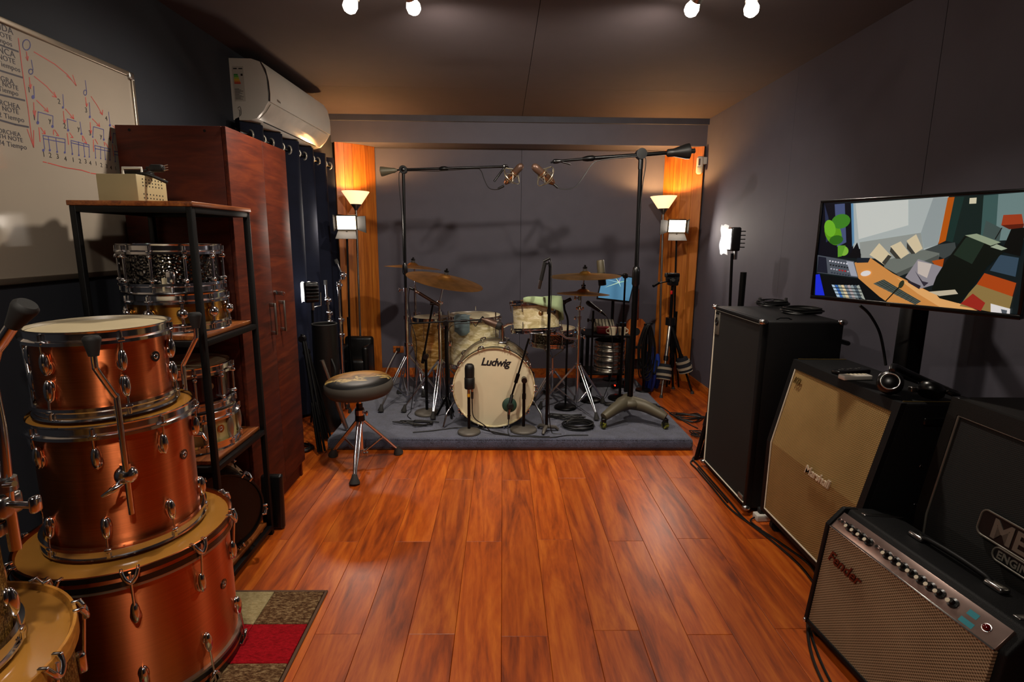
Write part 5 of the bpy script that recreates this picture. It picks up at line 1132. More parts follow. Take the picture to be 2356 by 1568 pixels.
# ------------------------------------------------------------------ small things on the cabinets
mz = MZ1
def cyl_part(T, n, p0, p1, r, m, **k): return T.part(n, MB().cyl(p0, p1, r, **k), M[m])
hp = at(2048, 878, z=mz+0.056)
T = Thing('headphones', 'black studio headphones with silver ringed cups on the gold grille cabinet', 'headphones', (hp.x+0.06, hp.y-0.02, mz), w=True)
F = frame(hp, (-0.55, -0.75, 0.35))
cu = T.part('ear_cup', MB().lathe([(0, -0.03), (0.036, -0.03), (0.042, -0.018), (0.042, 0.004), (0.034, 0.014), (0, 0.016)], 28, F), M['black_plastic'])
T.part('silver_ring', MB().torus(0.029, 0.0035, 28, 8, F @ TR(0, 0, 0.014)), M['chrome_soft'], cu)
T.part('ear_pad', MB().torus(0.030, 0.013, 24, 10, F @ TR(0, 0, -0.034)), M['leather'], cu)
h2 = hp+V((0.115, -0.05, -0.012)); F2 = frame(h2, (0.5, 0.4, 0.75))
cu2 = T.part('ear_cup', MB().lathe([(0, -0.024), (0.036, -0.024), (0.042, -0.014), (0.042, 0.004), (0.034, 0.014), (0, 0.016)], 28, F2), M['black_plastic'])
T.part('silver_ring', MB().torus(0.029, 0.003, 28, 8, F2 @ TR(0, 0, 0.014)), M['chrome_soft'], cu2)
T.part('headband', MB().tube([hp+V((0, 0, 0.042)), hp+V((0.03, 0.03, 0.05)), hp+V((0.10, 0.05, 0.02)), hp+V((0.17, 0.02, -0.012)), h2+V((0.06, -0.04, -0.01)), h2+V((0.03, -0.035, 0.0))], [0.010, 0.013, 0.014, 0.014, 0.012, 0.008], 8, smooth=5), M['black_plastic'])
T.part('yoke', MB().box(tuple(hp+V((0.075, -0.02, -0.022))), (0.03, 0.02, 0.02), 0.003), M['steel'])
p = at(1958, 853, z=mz+0.01)
T = Thing('remote_control', 'black remote control lying on the gold grille cabinet', 'remote', (p.x, p.y, mz), R(14))
T.part('case', MB().box((0, 0, 0.009), (0.17, 0.045, 0.018), 0.006), M['black_plastic'])
for k in range(6): T.part('button', MB().box((-0.06+k*0.022, 0.006*(k % 2), 0.0185), (0.010, 0.012, 0.003), 0.001), M['grey_rubber'])
p = at(1966, 866, z=mz+0.01)
T = Thing('remote_control', 'cream white remote control lying beside the black one', 'remote', (p.x, p.y-0.005, mz), R(4))
T.part('case', MB().box((0, 0, 0.010), (0.125, 0.04, 0.02), 0.005), M['white_plastic'])
for k in range(5): T.part('button', MB().box((-0.03+k*0.018, 0.004, 0.0205), (0.009, 0.018, 0.002), 0.0008), M['cup'])

def coil(name, label, c, R0, turns, r, wob, ties=(), seed=0, flat=0.8, group=None):
    rg = random.Random(seed); T = Thing(name, label, 'cable', tuple(c), group=group, w=True); c = V(c)
    pts = []
    n = turns*14
    for k in range(n):
        a = 2*PI*k/14; tl = k//14
        rr_ = R0+wob*math.sin(tl*2.3+1)+0.006*math.sin(a*2+tl)
        pts.append(c+V((rr_*math.cos(a)+wob*0.4*math.sin(tl*1.7), rr_*flat*math.sin(a)+wob*0.4*math.cos(tl*1.3), r+0.0002+r*1.15*(tl % 7)*0.8+0.004*abs(math.sin(a*1.5+tl)))))
    T.part('coil', MB().tube(pts, r, 6, smooth=2), M['cable'])
    return T, pts
top = AZ
p = at(1777, 703, z=top); T, _ = coil('instrument_cable', 'coiled black cable with a silver jack on the tall bass cabinet', (p.x, p.y, top), 0.085, 9, 0.0042, 0.008, seed=1)
j0 = V((p.x-0.075, p.y-0.05, top+0.030)); T.part('jack_plug', MB().cyl(j0, j0+V((0.055, 0.006, 0.008)), 0.007, 0.006, 12).cyl(j0-V((0.03, 0.004, 0.005)), j0, 0.0032, n=8), M['chrome'])
for s in (-1, 1): T.part('cable_tie', MB().box((p.x+s*0.08, p.y, top+0.025), (0.012, 0.02, 0.05), 0.004), M['black_rubber'])
p = at(1850, 722, z=top); T, _ = coil('instrument_cable', 'plain coiled black cable beside the jack cable on the bass cabinet', (p.x, p.y+0.02, top), 0.095, 8, 0.0042, 0.010, seed=2)

# wall side: motion sensor
p = at(1610, 380, y=5.33)
T = Thing('motion_sensor', 'white motion sensor on a bracket high above the flat pine panel', 'sensor', tuple(p), w=True)
T.part('housing', MB().box((0, 0, 0.0), (0.062, 0.05, 0.165), 0.024, TR(*p) @ RZ(R(-20)), seg=4), M['white_plastic'])
T.part('lens', MB().box((0.0, -0.024, -0.045), (0.05, 0.012, 0.06), 0.006, TR(*p) @ RZ(R(-20))), M['head_cream'])
T.part('label', MB().box((-0.004, -0.026, 0.028), (0.018, 0.002, 0.06), 0, TR(*p) @ RZ(R(-20))), M['ink_dark'])
T.part('bracket', MB().bb((p.x+0.015, p.y-0.01, p.z+0.01), (XR, p.y+0.04, p.z+0.075), 0.004), M['white_plastic'])

# power strip with plugs between the two cabinets
p = at(1752, 1180, z=0.0)
T = Thing('power_strip', 'white power strip with a white plug on the floor between the cabinets', 'power strip', (p.x, 2.585, 0), R(4))
T.part('case', MB().box((0, 0, 0.018), (0.14, 0.05, 0.036), 0.006), M['white_plastic'])
T.part('plug', MB().box((0.02, 0.005, 0.056), (0.05, 0.04, 0.04), 0.008).cyl((0.02, 0.005, 0.07), (0.0, 0.02, 0.085), 0.005, n=8), M['white_plastic'])
T.part('plug', MB().box((-0.035, 0.005, 0.05), (0.03, 0.03, 0.03), 0.006), M['black_rubber'])
T.part('lead', MB().tube([(-0.07, 0.0, 0.015), (-0.10, -0.015, 0.006), (-0.10, -0.06, 0.005), (-0.09, -0.10, 0.005)], 0.004, 6, smooth=5), M['cable'])

def floor_cable(name, label, px, z=0.0055, r=0.0055, cat='cable', group=None, lift=None, plugs=False, xmax=None, world=None):
    pts = [at(u, v, z=z) for u, v in px] if world is None else [V((x, y, z)) for x, y in world]
    if xmax is not None:      # keep clear of the cabinet's foot
        for p in pts:
            if 2.55 < p.y < 3.37: p.x = min(p.x, xmax)
    if lift:
        for i, h in lift.items(): pts[i].z += h
    T = Thing(name, label, cat, (pts[0].x, pts[0].y, z-r*0.9 if z < 0.05 else z), group=group, w=True)
    T.part('cord', MB().tube(pts, r, 6, smooth=8), M['cable'])
    if plugs:
        for a, b in ((pts[0], pts[1]), (pts[-1], pts[-2])):
            d = (a-b).normalized(); T.part('plug', MB().cyl(a, a+d*0.045, r*1.7, r*1.3, 10), M['black_metal'])
    return T
floor_cable('power_cable', 'black cable curving along the foot of the tall bass cabinet to the combo', [(1632, 1049), (1612, 1051), (1604, 1062), (1628, 1080), (1660, 1120), (1700, 1170), (1740, 1215), (1790, 1255), (1840, 1300), (1872, 1340)], xmax=1.232)
floor_cable('power_cable', 'second black cable beside the first, looping nearer the cabinets', [(1628, 1044), (1606, 1046), (1600, 1055), (1622, 1068), (1650, 1092), (1690, 1150), (1722, 1196), (1765, 1228), (1815, 1262), (1860, 1296), (1885, 1330)], xmax=1.262)
floor_cable('power_cable', 'thin black cable with a loop in front of the tall bass cabinet', [(1640, 1075), (1672, 1100), (1690, 1125), (1678, 1150), (1694, 1155), (1720, 1146), (1735, 1150)], r=0.0042, z=0.0045, xmax=1.248)
floor_cable('power_cable', 'black cable running forward from under the combo amplifier', [(1858, 1430), (1860, 1470), (1872, 1520), (1896, 1575), (1915, 1610)])
floor_cable('power_cable', 'black cable curving forward beside the combo amplifier corner', [(1862, 1428), (1868, 1465), (1888, 1520), (1915, 1575), (1935, 1610)], r=0.005, z=0.005)
T = Thing('television_cable', 'black cable hanging from the television to the wall side', 'cable', tuple(at(2000, 720, x=1.6)), w=True)
T.part('cord', MB().tube([at(1978, 702, x=1.45), at(2000, 722, x=1.5), at(2022, 760, x=1.6), at(2032, 800, x=1.68), at(2038, 840, x=1.70)], 0.006, 6, smooth=6), M['cable'])
# ------------------------------------------------------------------ stand building kit
def tripod(T, c, z0, zh, rad, angs, mat, foot=0.022, double=True, zc=None, br=0.0055):
    c = V((c[0], c[1], 0)); zc = zc if zc is not None else z0+0.06
    for a in angs:
        d = V((math.cos(a), math.sin(a), 0)); s = V((-d.y, d.x, 0))
        top = c+V((0, 0, zh))+d*0.02; ft = c+d*rad+V((0, 0, z0+0.035)); mid = top.lerp(ft, 0.62)
        mb = MB()
        if double:
            for k in (-1, 1): mb.tube([top+s*0.010*k, mid+s*0.010*k, ft+s*0.003*k], br, 8)
        else: mb.tube([top, ft], br*1.4, 8)
        lg = T.part('leg', mb, mat, kind=None)
        lo = c+d*0.018+V((0, 0, zc)); m2 = top.lerp(ft, 0.55)
        T.part('brace', MB().tube([lo, m2], br*0.9, 8), mat, lg)
        dn = (ft-top).normalized()
        T.part('rubber_foot', MB().lathe([(0, -0.01), (foot*0.45, -0.01), (foot*0.6, 0.01), (foot, 0.038), (foot, 0.045), (0, 0.045)], 14, frame(ft-dn*0.012+V((0, 0, 0.006)), (d*0.25+V((0, 0, -1)))) ), M['grey_rubber'], lg)
    T.part('hub', MB().cyl(c+V((0, 0, zh-0.02)), c+V((0, 0, zh+0.015)), 0.024, n=16), mat)
    T.part('brace_collar', MB().cyl(c+V((0, 0, zc-0.01)), c+V((0, 0, zc+0.012)), 0.020, n=14), mat)
def clamp(T, p, mat, r=0.017, wing=(1, 0, 0)):
    p = V(p); w = V(wing).normalized()
    h = T.part('clamp', MB().cyl(p-V((0, 0, 0.016)), p+V((0, 0, 0.016)), r, n=16), mat)
    T.part('wing_bolt', MB().cyl(p+w*r*0.7, p+w*(r+0.02), 0.005, n=8).box(tuple(p+w*(r+0.026)), (0.016, 0.016, 0.030), 0.005), mat, h)
def round_base(T, c, r=0.085, mat=None, h=0.030):
    T.part('round_base', MB().lathe([(0, 0), (r, 0), (r, 0.008), (r*0.93, 0.016), (r*0.45, h*0.8), (r*0.2, h), (0, h)], 36, TR(*c)), mat or M['base_metal'])
def cymbal(name, label, c, r, n, mat, bell=0.045, cat='cymbal', drop=0.10):
    """centre of the bell, radius, upward normal"""
    c = V(c); T = Thing(name, label, cat, tuple(c)); F = frame((0, 0, 0), n)
    pr = [(0.006, 0.022), (bell*0.5, 0.019), (bell*0.85, 0.009), (bell, 0.0), (r*0.5, -r*drop*0.35), (r*0.8, -r*drop*0.75), (r, -r*drop*1.1)]
    pr2 = pr+[(a, b-0.0012) for a, b in pr[::-1]]
    T.part('bow', MB().lathe(pr2, 64, F), mat)
    T.part('felt', MB().cyl(F @ V((0, 0, 0.018)), F @ V((0, 0, 0.036)), 0.016, n=16), M['grey_rubber'])
    T.part('wing_nut', MB().cyl(F @ V((0, 0, 0.034)), F @ V((0, 0, 0.065)), 0.0075, n=12).box((0, 0, 0.045), (0.034, 0.006, 0.014), 0.003, F), M['black_metal'])
    return T
ZR = RZT

# ------------------------------------------------------------------ drum stool
SX, SY = -0.885, 3.26
T = Thing('drum_stool', 'round drum stool with black and gold top on chrome tripod legs', 'stool', (SX, SY, 0), w=True)
feet = [math.atan2(y-SY, x-SX) for x, y in ((-0.864, 3.03), (-0.68, 3.46), (-1.10, 3.40))]
tripod(T, (SX, SY), 0.0, 0.30, 0.27, feet, M['chrome'], 0.032, True, 0.09, 0.008)
T.part('post', MB().cyl((SX, SY, 0.07), (SX, SY, 0.46), 0.014, n=16), M['chrome'])
T.part('height_collar', MB().cyl((SX, SY, 0.30), (SX, SY, 0.38), 0.030, 0.027, 18).cyl((SX, SY, 0.38), (SX, SY, 0.41), 0.02, n=16), M['black_plastic'])
clamp(T, (SX, SY, 0.355), M['chrome'], 0.03, (1, -0.5, 0)); clamp(T, (SX, SY, 0.09), M['chrome_soft'], 0.022, (1, -0.6, 0))
F = TR(SX+0.005, SY, 0.46) @ RX(R(2)) @ RY(R(-2))
T.part('seat_side', MB().lathe([(0, 0), (0.12, 0.0), (0.185, 0.018), (0.207, 0.05), (0.206, 0.085), (0.196, 0.100), (0.19, 0.1), (0.0, 0.1)], 56, F), M['throne_side'])
T.part('seat_top', MB().lathe([(0.197, 0.100), (0.18, 0.112), (0.12, 0.116), (0.0, 0.112)], 56, F), M['throne_gold'])
T.part('seat_plate', MB().cyl((SX, SY, 0.445), (SX, SY, 0.464), 0.06, n=18), M['black_metal'])

# ------------------------------------------------------------------ the kit
bx, by, bzc = -0.057, 3.712, ZR+0.296
T = Thing('bass_drum', 'marine pearl bass drum with a lettered cream front head on the riser', 'drum', (bx, by+0.19, ZR), w=True)
F = TR(bx, by+0.40, bzc) @ RX(PI/2)
drum(T, 0.279, 0.40, shell=M['pearl'], hoop='stripe', hoopm=M['pearl'], headm=M['head_cream'], head2=M['head_white'], nl=10, style='box', F=F, a0=R(0), hoop_h=0.042, hr=0.012, lug_off=0.05)
lp = text_mb('Ludwig', 0.076, TR(bx-0.093, by+0.0095, bzc+0.165) @ RX(PI/2) @ RZ(R(-3)), 0.0008, 0.25, 0.92, 0.0022)
T.part('head_lettering', lp, M['ink_black'], smooth=0)
for s in (-1, 1):
    sp = T.part('spur', MB().tube([(bx+s*0.27, by+0.10, bzc-0.10), (bx+s*0.34, by+0.03, ZR+0.10), (bx+s*0.36, by+0.0, ZR+0.006)], 0.007, 8), M['chrome'])
T.part('tom_mount', MB().box((bx+0.06, by+0.19, bzc+0.285), (0.06, 0.05, 0.03), 0.006).cyl((bx+0.06, by+0.19, bzc+0.28), (bx+0.06, by+0.19, bzc+0.42), 0.014, n=14).tube([(bx+0.06, by+0.19, bzc+0.405), (bx+0.10, by+0.18, bzc+0.43), (bx+0.138, by+0.172, bzc+0.435)], 0.011, 8), M['chrome'])

tx, ty = 0.249, 3.87
T = Thing('rack_tom', 'marine pearl rack tom with a green cloth mounted above the bass drum', 'drum', (tx, ty, 0.755), w=True)
TF = TR(tx, ty, 0.760) @ RX(R(-7)) @ RY(R(-3))
drum(T, 0.165, 0.235, shell=M['pearl'], headm=M['head_cream'], nl=6, style='oval', F=TF, a0=R(-125), badge=(R(-82), 0.14, M['brass']), lug_off=0.045)
# cloth folded over the rim
def cloth(name, label, mat, F, r, ang0, ang1, inn, down, cat='cloth', n=26, fold=0.008, slope=0.0):
    rows = [(r*(1-inn), 0.008), (r*0.9, 0.012), (r*1.0, 0.014), (r+0.026, 0.010), (r+0.030, -0.02), (r+0.028, -down*0.6), (r+0.030, -down)]
    vs = []
    for j, (rr_, z) in enumerate(rows):
        for i in range(n+1):
            a = ang0+(ang1-ang0)*i/n; w = fold*math.sin(i*0.9+j*0.5)*(j/len(rows)); dz = -0.25*down*(abs(i-n/2)/(n/2))**2*(-1 if j > 4 else 0)
            k_ = (1-slope)+slope*min(1, (i/n)**1.5*1.3) if z < 0 else 1.0
            vs.append(((rr_+w)*math.cos(a), (rr_+w)*math.sin(a), (z+dz*0.8)*k_+0.003*math.sin(i*0.7)))
    m = n+1
    mb = MB().add(vs, [(j*m+i, j*m+i+1, (j+1)*m+i+1, (j+1)*m+i) for j in range(len(rows)-1) for i in range(n)], F)
    o = solo(name, mb, mat, label, cat, smooth=60); md = o.modifiers.new('thickness', 'SOLIDIFY'); md.thickness = 0.004; md.offset = 1
    return o
cloth('damping_cloth', 'pale green cloth draped over the rim of the pearl rack tom', M['towel_green'], TF @ TR(0, 0, 0.238), 0.165, R(-118), R(50), 0.95, 0.19, slope=0.86)

fx_, fy_ = -0.228, 4.37
T = Thing('floor_tom', 'marine pearl floor tom standing behind the lettered bass drum', 'drum', (fx_, fy_, ZR), w=True)
FT = TR(fx_, fy_, 0.40) 
drum(T, 0.203, 0.42, shell=M['pearl'], headm=M['head_cream'], nl=8, style='box', F=FT, a0=R(-100), lug_off=0.05)
for a in (R(-150), R(-40), R(90)):
    ca, sa = math.cos(a), math.sin(a); q = lambda r_, z: (fx_+r_*ca, fy_+r_*sa, z)
    T.part('leg_bracket', MB().box(q(0.215, 0.60), (0.03, 0.03, 0.05), 0.006), M['chrome'])
    lg = T.part('leg', MB().tube([q(0.228, 0.86), q(0.228, 0.30), q(0.245, 0.22), q(0.250, ZR+0.02)], 0.006, 8), M['chrome'])
    T.part('rubber_foot', MB().cyl(q(0.250, ZR), q(0.250, ZR+0.025), 0.014, 0.009, 12), M['black_rubber'], lg)
cloth('damping_cloth', 'blue grey cloth hanging over the front rim of the pearl floor tom', M['towel_blue'], FT @ TR(0, 0, 0.424), 0.203, R(-128), R(-96), 0.35, 0.14, n=10)

gx, gy = at(992, 800, y=4.46).x, 4.46
T = Thing('barrel_drum', 'gold shelled barrel drum with a pale head beside the pearl floor tom', 'drum', (gx, gy, ZR), w=True)
T.part('shell', MB().lathe([(0.10, 0.0), (0.135, 0.10), (0.155, 0.22), (0.158, 0.30), (0.148, 0.40), (0.140, 0.42)], 44, TR(gx, gy, 0.36)), M['gold_pearl'])
T.part('head', MB().lathe([(0, 0.425), (0.139, 0.425), (0.139, 0.415), (0, 0.415)], 40, TR(gx, gy, 0.36)), M['head_cream'])
T.part('hoop', MB().ring(0.150, 0.139, 0.395, 0.428, 44, TR(gx, gy, 0.36)), M['chrome'])
for k in range(6):
    a = k*PI/3+0.3; T.part('tension_rod', MB().tube([(gx+0.154*math.cos(a), gy+0.154*math.sin(a), 0.78), (gx+0.166*math.cos(a), gy+0.166*math.sin(a), 0.62)], 0.004, 6), M['chrome'])
for k in range(3):
    a = k*2*PI/3+PI/2; T.part('leg', MB().tube([(gx+0.11*math.cos(a), gy+0.11*math.sin(a), 0.40), (gx+0.16*math.cos(a), gy+0.16*math.sin(a), ZR+0.004)], 0.007, 8), M['chrome'])

# snare behind the bass drum, on its basket stand
nx, ny = 0.42, 4.42
T = Thing('snare_drum', 'dark snare drum on a basket stand behind the pearl rack tom', 'drum', (nx, ny, 0.56), w=True)
drum(T, 0.175, 0.15, shell=M['black_ham'], headm=M['head_cream'], nl=10, style='tube', F=TR(nx, ny, 0.56))
T = Thing('snare_stand', 'chrome basket stand carrying the dark snare drum', 'drum stand', (nx, ny, ZR), w=True)
tripod(T, (nx, ny), ZR, 0.34, 0.21, (R(-140), R(-20), R(100)), M['chrome'])
T.part('post', MB().cyl((nx, ny, ZR+0.05), (nx, ny, 0.46), 0.011, n=12), M['chrome'])
for k in range(3):
    a = k*2*PI/3+0.3; T.part('basket_arm', MB().tube([(nx, ny, 0.45), (nx+0.12*math.cos(a), ny+0.12*math.sin(a), 0.53), (nx+0.19*math.cos(a), ny+0.19*math.sin(a), 0.556), (nx+0.20*math.cos(a), ny+0.20*math.sin(a), 0.59)], 0.006, 8), M['chrome'])

# ------------------------------------------------------------------ cymbals and their stands
def cym_stand(label, base, top, angs, hub, boom=None, rad=0.30, group=None):
    T = Thing('cymbal_stand', label, 'cymbal stand', (base[0], base[1], ZR), group=group, w=True)
    c = V((base[0], base[1], 0)); tripod(T, base, ZR, hub, rad, angs, M['chrome'], 0.022)
    zt = top[2]; z1 = hub+0.02+(zt-hub)*0.38; zj = zt-0.02 if boom is None else boom
    T.part('lower_tube', MB().cyl(c+V((0, 0, ZR+0.045)), c+V((0, 0, z1)), 0.0135, n=14), M['chrome'])
    T.part('middle_tube', MB().cyl(c+V((0, 0, z1)), c+V((0, 0, z1+(zj-z1)*0.55)), 0.011, n=14), M['chrome'])
    T.part('upper_tube', MB().cyl(c+V((0, 0, z1+(zj-z1)*0.55)), c+V((0, 0, zj)), 0.008, n=12), M['chrome'])
    clamp(T, c+V((0, 0, z1)), M['chrome'], 0.019, (1, -0.6, 0)); clamp(T, c+V((0, 0, z1+(zj-z1)*0.55)), M['chrome'], 0.016, (-1, -0.5, 0))
    if boom is not None:
        T.part('tilter', MB().sph(c+V((0, 0, zj)), 0.022, 14).cyl(c+V((-0.03, 0, zj)), c+V((0.03, 0, zj)), 0.012, n=12), M['chrome'])
        T.part('boom_arm', MB().cyl(c+V((0, 0, zj)), V(top), 0.006, n=10), M['chrome'])
    return T
rt_ = at(1025, 637, y=4.08)
cym_stand('chrome cymbal stand under the large tilted ride cymbal', (-0.489, 4.20), tuple(rt_), (R(-95), R(205), R(20)), 0.47, boom=0.93)
cymbal('ride_cymbal', 'large dark bronze ride cymbal tilted over the pearl floor tom', rt_, 0.290, V((0.20, -0.10, 1)), M['cym'], 0.05)
ct = at(950, 609, y=4.72)
cym_stand('chrome cymbal stand behind the boom microphone stand beside the outlet', (ct.x+0.01, 4.74), tuple(ct), (R(-70), R(50), R(170)), 0.48, boom=None, rad=0.26)
cymbal('crash_cymbal', 'thin bronze crash cymbal behind the tilted ride cymbal', ct, 0.245, V((0.06, 0.05, 1)), M['cym'], 0.045)
ht = at(1346, 629, y=4.16)
hx, hy = at(1331, 800, y=4.16).x, 4.16
T = cym_stand('chrome stand holding two bronze cymbals one above the other', (hx, hy), (ht.x, ht.y, ht.z), (R(-67), R(178), R(35)), 0.45, boom=0.90, rad=0.29)
clamp(T, (hx, hy, 0.98), M['chrome'], 0.016, (-1, -0.3, 0)); clamp(T, (hx, hy, 0.68), M['chrome'], 0.022, (1, -0.8, 0))
T.part('side_arm', MB().tube([(hx, hy, 0.66), (hx-0.10, hy-0.02, 0.67), (hx-0.17, hy-0.03, 0.72)], 0.010, 8), M['chrome'])
cymbal('crash_cymbal', 'wide bright bronze cymbal on top of the two cymbal stand', ht, 0.272, V((-0.03, -0.03, 1)), M['cym_b'], 0.045, drop=0.07)
h2_ = at(1342, 670, y=4.16)
cymbal('hi_hat_cymbal', 'smaller bronze cymbal below the wide bright one', h2_, 0.202, V((0.02, 0.03, 1)), M['cym'], 0.05, drop=0.09)

# ------------------------------------------------------------------ microphone stands and microphones
def xlr_cable(label, pts, r=0.0036):
    T = Thing('microphone_cable', label, 'cable', tuple(pts[0]), w=True)
    fine = spline([V(p) for p in pts], 7)
    for p in fine: p.z = max(p.z, RZT-0.004+r*0.95)      # lies on the riser carpet
    T.part('cord', MB().tube(fine, r, 6), M['cable'])
    d = (V(pts[0])-V(pts[1])).normalized(); T.part('connector', MB().cyl(V(pts[0])-d*0.03, V(pts[0])+d*0.02, 0.0085, 0.0095, 10), M['mic_black'])
    return T
def shock_mic(label, p, d, side):
    """large condenser in a wire spider mount; p: centre, d: capsule direction"""
    p = V(p); d = V(d).normalized(); F = frame(p, d)
    T = Thing('condenser_microphone', label, 'microphone', tuple(p), w=True)
    b = T.part('body', MB().lathe([(0, -0.10), (0.014, -0.10), (0.020, -0.085), (0.025, -0.07), (0.026, 0.03), (0, 0.03)], 24, F), M['mic_champ'])
    T.part('head_grille', MB().lathe([(0.026, 0.03), (0.027, 0.075), (0.022, 0.098), (0.010, 0.108), (0, 0.11)], 20, F), M['mic_brown'])
    T.part('band', MB().ring(0.0275, 0.025, -0.005, 0.004, 24, F), M['chrome'], b)
    for z in (-0.055, 0.02):
        T.part('spider_ring', MB().torus(0.031, 0.0022, 24, 6, F @ TR(0, 0, z)), M['wire_silver'])
        pts = []
        for k in range(12):
            a = k*PI/6; rr_ = 0.075 if k % 2 else 0.034; pts.append((rr_*math.cos(a), rr_*math.sin(a), z+(0.03 if k % 2 else 0)*(1 if z < 0 else -1)))
        T.part('spider_wire', MB().tube(pts, 0.0018, 5, F, True), M['wire_silver'])
    T.part('spider_frame', MB().torus(0.075, 0.003, 28, 6, F @ TR(0, 0, -0.018)), M['wire_silver'])
    return T, F
# boom stand over the ride side
ax_, ay_ = at(938, 850, y=4.32).x, 4.32
jt = at(928, 390, y=4.32)
T = Thing('boom_microphone_stand', 'tall black boom stand on chrome tripod legs beside the ride cymbal', 'microphone stand', (ax_, ay_, ZR), w=True)
tripod(T, (ax_, ay_), ZR, 0.48, 0.30, (R(-125), R(-5), R(115)), M['chrome'], 0.024)
T.part('lower_tube', MB().cyl((ax_, ay_, ZR+0.05), (ax_, ay_, 1.02), 0.0145, n=14), M['chrome'])
T.part('upper_tube', MB().cyl((ax_, ay_, 1.02), (jt.x, ay_, jt.z), 0.0115, n=14), M['black_metal'])
T.part('grip', MB().lathe([(0.016, 0), (0.022, 0.02), (0.020, 0.07), (0.013, 0.09)], 14, TR(ax_, ay_, 1.14)), M['black_plastic'])
for z in (0.58, 0.80, 1.02): clamp(T, (ax_, ay_, z), M['chrome'], 0.021, (-1, -0.4, 0) if z > 0.9 else (1, -0.5, 0))
T.part('boom_joint', MB().cyl(V(jt)-V((0, 0.02, 0)), V(jt)+V((0, 0.025, 0)), 0.030, n=20).sph(jt, 0.026, 14), M['black_plastic'])
e0, e1 = at(905, 392, y=4.32), at(1162, 383, y=4.32)
T.part('boom_arm', MB().cyl(e0, V(jt), 0.006, n=10).cyl(jt, e1, 0.009, n=12).lathe([(0.009, 0), (0.017, 0.02), (0.017, 0.05), (0.010, 0.07)], 14, frame(at(1010, 388, y=4.32), V(e1)-V(jt))), M['black_metal'])
cwd = (V(e0)-V(jt)).normalized()
T.part('counterweight', MB().lathe([(0.008, -0.01), (0.012, 0.0), (0.018, 0.01), (0.020, 0.03), (0.036, 0.10), (0.036, 0.115), (0.02, 0.12), (0, 0.12)], 24, frame(V(e0)+cwd*-0.02, cwd)), M['taupe'])
T.part('boom_tip', MB().box(tuple(e1), (0.035, 0.03, 0.03), 0.006).cyl(V(e1), at(1137, 417, y=4.30), 0.008, n=10).cyl(e1, at(1168, 385, y=4.28), 0.010, n=10), M['black_plastic'])
mp = at(1181, 401, y=4.26); md_ = at(1200, 381, y=4.20)-at(1163, 422, y=4.30)
Tm, _ = shock_mic('champagne condenser microphone in a wire spider under the ride side boom', mp, md_, 0)
xlr_cable('thin black cable looping down from the ride side condenser microphone', [at(1154, 430, y=4.29), at(1142, 436, y=4.3), at(1125, 432, y=4.3), at(1114, 412, y=4.3), at(1106, 392, y=4.31), at(1090, 388, y=4.31), at(1010, 393, y=4.31), at(930, 394, y=4.305), at(918, 410, y=4.305), at(924, 490, y=4.3), at(928, 600, y=4.3)], 0.0032)
# rolling boom stand
rx_, ry_ = at(1450, 900, y=3.86).x, 3.86
jt = at(1475, 354, y=3.86)
T = Thing('rolling_boom_stand', 'heavy black boom stand on a taupe cast base with casters', 'microphone stand', (rx_, ry_, ZR), w=True)
c1, c2 = at(1388, 985, z=ZR), at(1530, 985, z=ZR)
for k, q in enumerate((c1, c2, V((rx_+0.02, ry_+0.27, ZR)))):
    q = V(q); cc = V((rx_, ry_, ZR+0.155)); dd = V((q.x, q.y, ZR+0.085))
    lg = T.part('base_leg', MB().tube([cc+V((0, 0, -0.005)), cc.lerp(dd, 0.4)+V((0, 0, 0.015)), cc.lerp(dd, 0.75)+V((0, 0, 0.008)), dd], [0.052, 0.046, 0.038, 0.030], 12, smooth=4), M['taupe'])
    wd = T.part('caster', MB().cyl(q+V((-0.012, -0.004, 0.028)), q+V((0.012, 0.004, 0.028)), 0.028, n=20), M['caster'], lg)
    T.part('fork', MB().box((q.x, q.y, ZR+0.062), (0.034, 0.04, 0.03), 0.006).cyl(q+V((-0.016, 0, 0.028)), q+V((0.016, 0, 0.028)), 0.012, n=12), M['black_plastic'], lg)
T.part('base_dome', MB().sph((rx_, ry_, ZR+0.15), 0.085, 20, (1.25, 1.0, 0.55)), M['taupe'])
T.part('lower_tube', MB().cyl((rx_, ry_, ZR+0.17), (rx_, ry_, 1.22), 0.021, n=16), M['black_metal'])
T.part('upper_tube', MB().cyl((rx_, ry_, 1.22), (jt.x, ry_, jt.z), 0.015, n=14), M['black_metal'])
T.part('grip', MB().lathe([(0.021, 0), (0.028, 0.015), (0.028, 0.10), (0.024, 0.13), (0.016, 0.14)], 16, TR(rx_, ry_, 1.10)), M['black_plastic'])
T.part('boom_joint', MB().cyl(V(jt)-V((0, 0.025, 0)), V(jt)+V((0, 0.03, 0)), 0.036, n=20).cyl(V(jt)-V((0, 0, 0.10)), V(jt), 0.017, n=14), M['black_plastic'])
e0, e1 = at(1560, 350, y=3.86), at(1280, 371, y=3.86)
bd = (V(e1)-V(jt)).normalized()
T.part('boom_arm', MB().cyl(e0, V(jt)+bd*0.33, 0.013, n=14).cyl(V(jt)+bd*0.3, e1, 0.009, n=12).lathe([(0.010, 0), (0.019, 0.02), (0.019, 0.06), (0.012, 0.09)], 14, frame(V(jt)+bd*0.31, bd)), M['black_metal'])
T.part('counterweight', MB().lathe([(0.014, -0.02), (0.026, -0.01), (0.027, 0.03), (0.050, 0.115), (0.052, 0.135), (0.030, 0.145), (0.016, 0.15), (0.016, 0.175), (0, 0.175)], 28, frame(V(e0)+bd*0.06, -bd)), M['mic_black'])
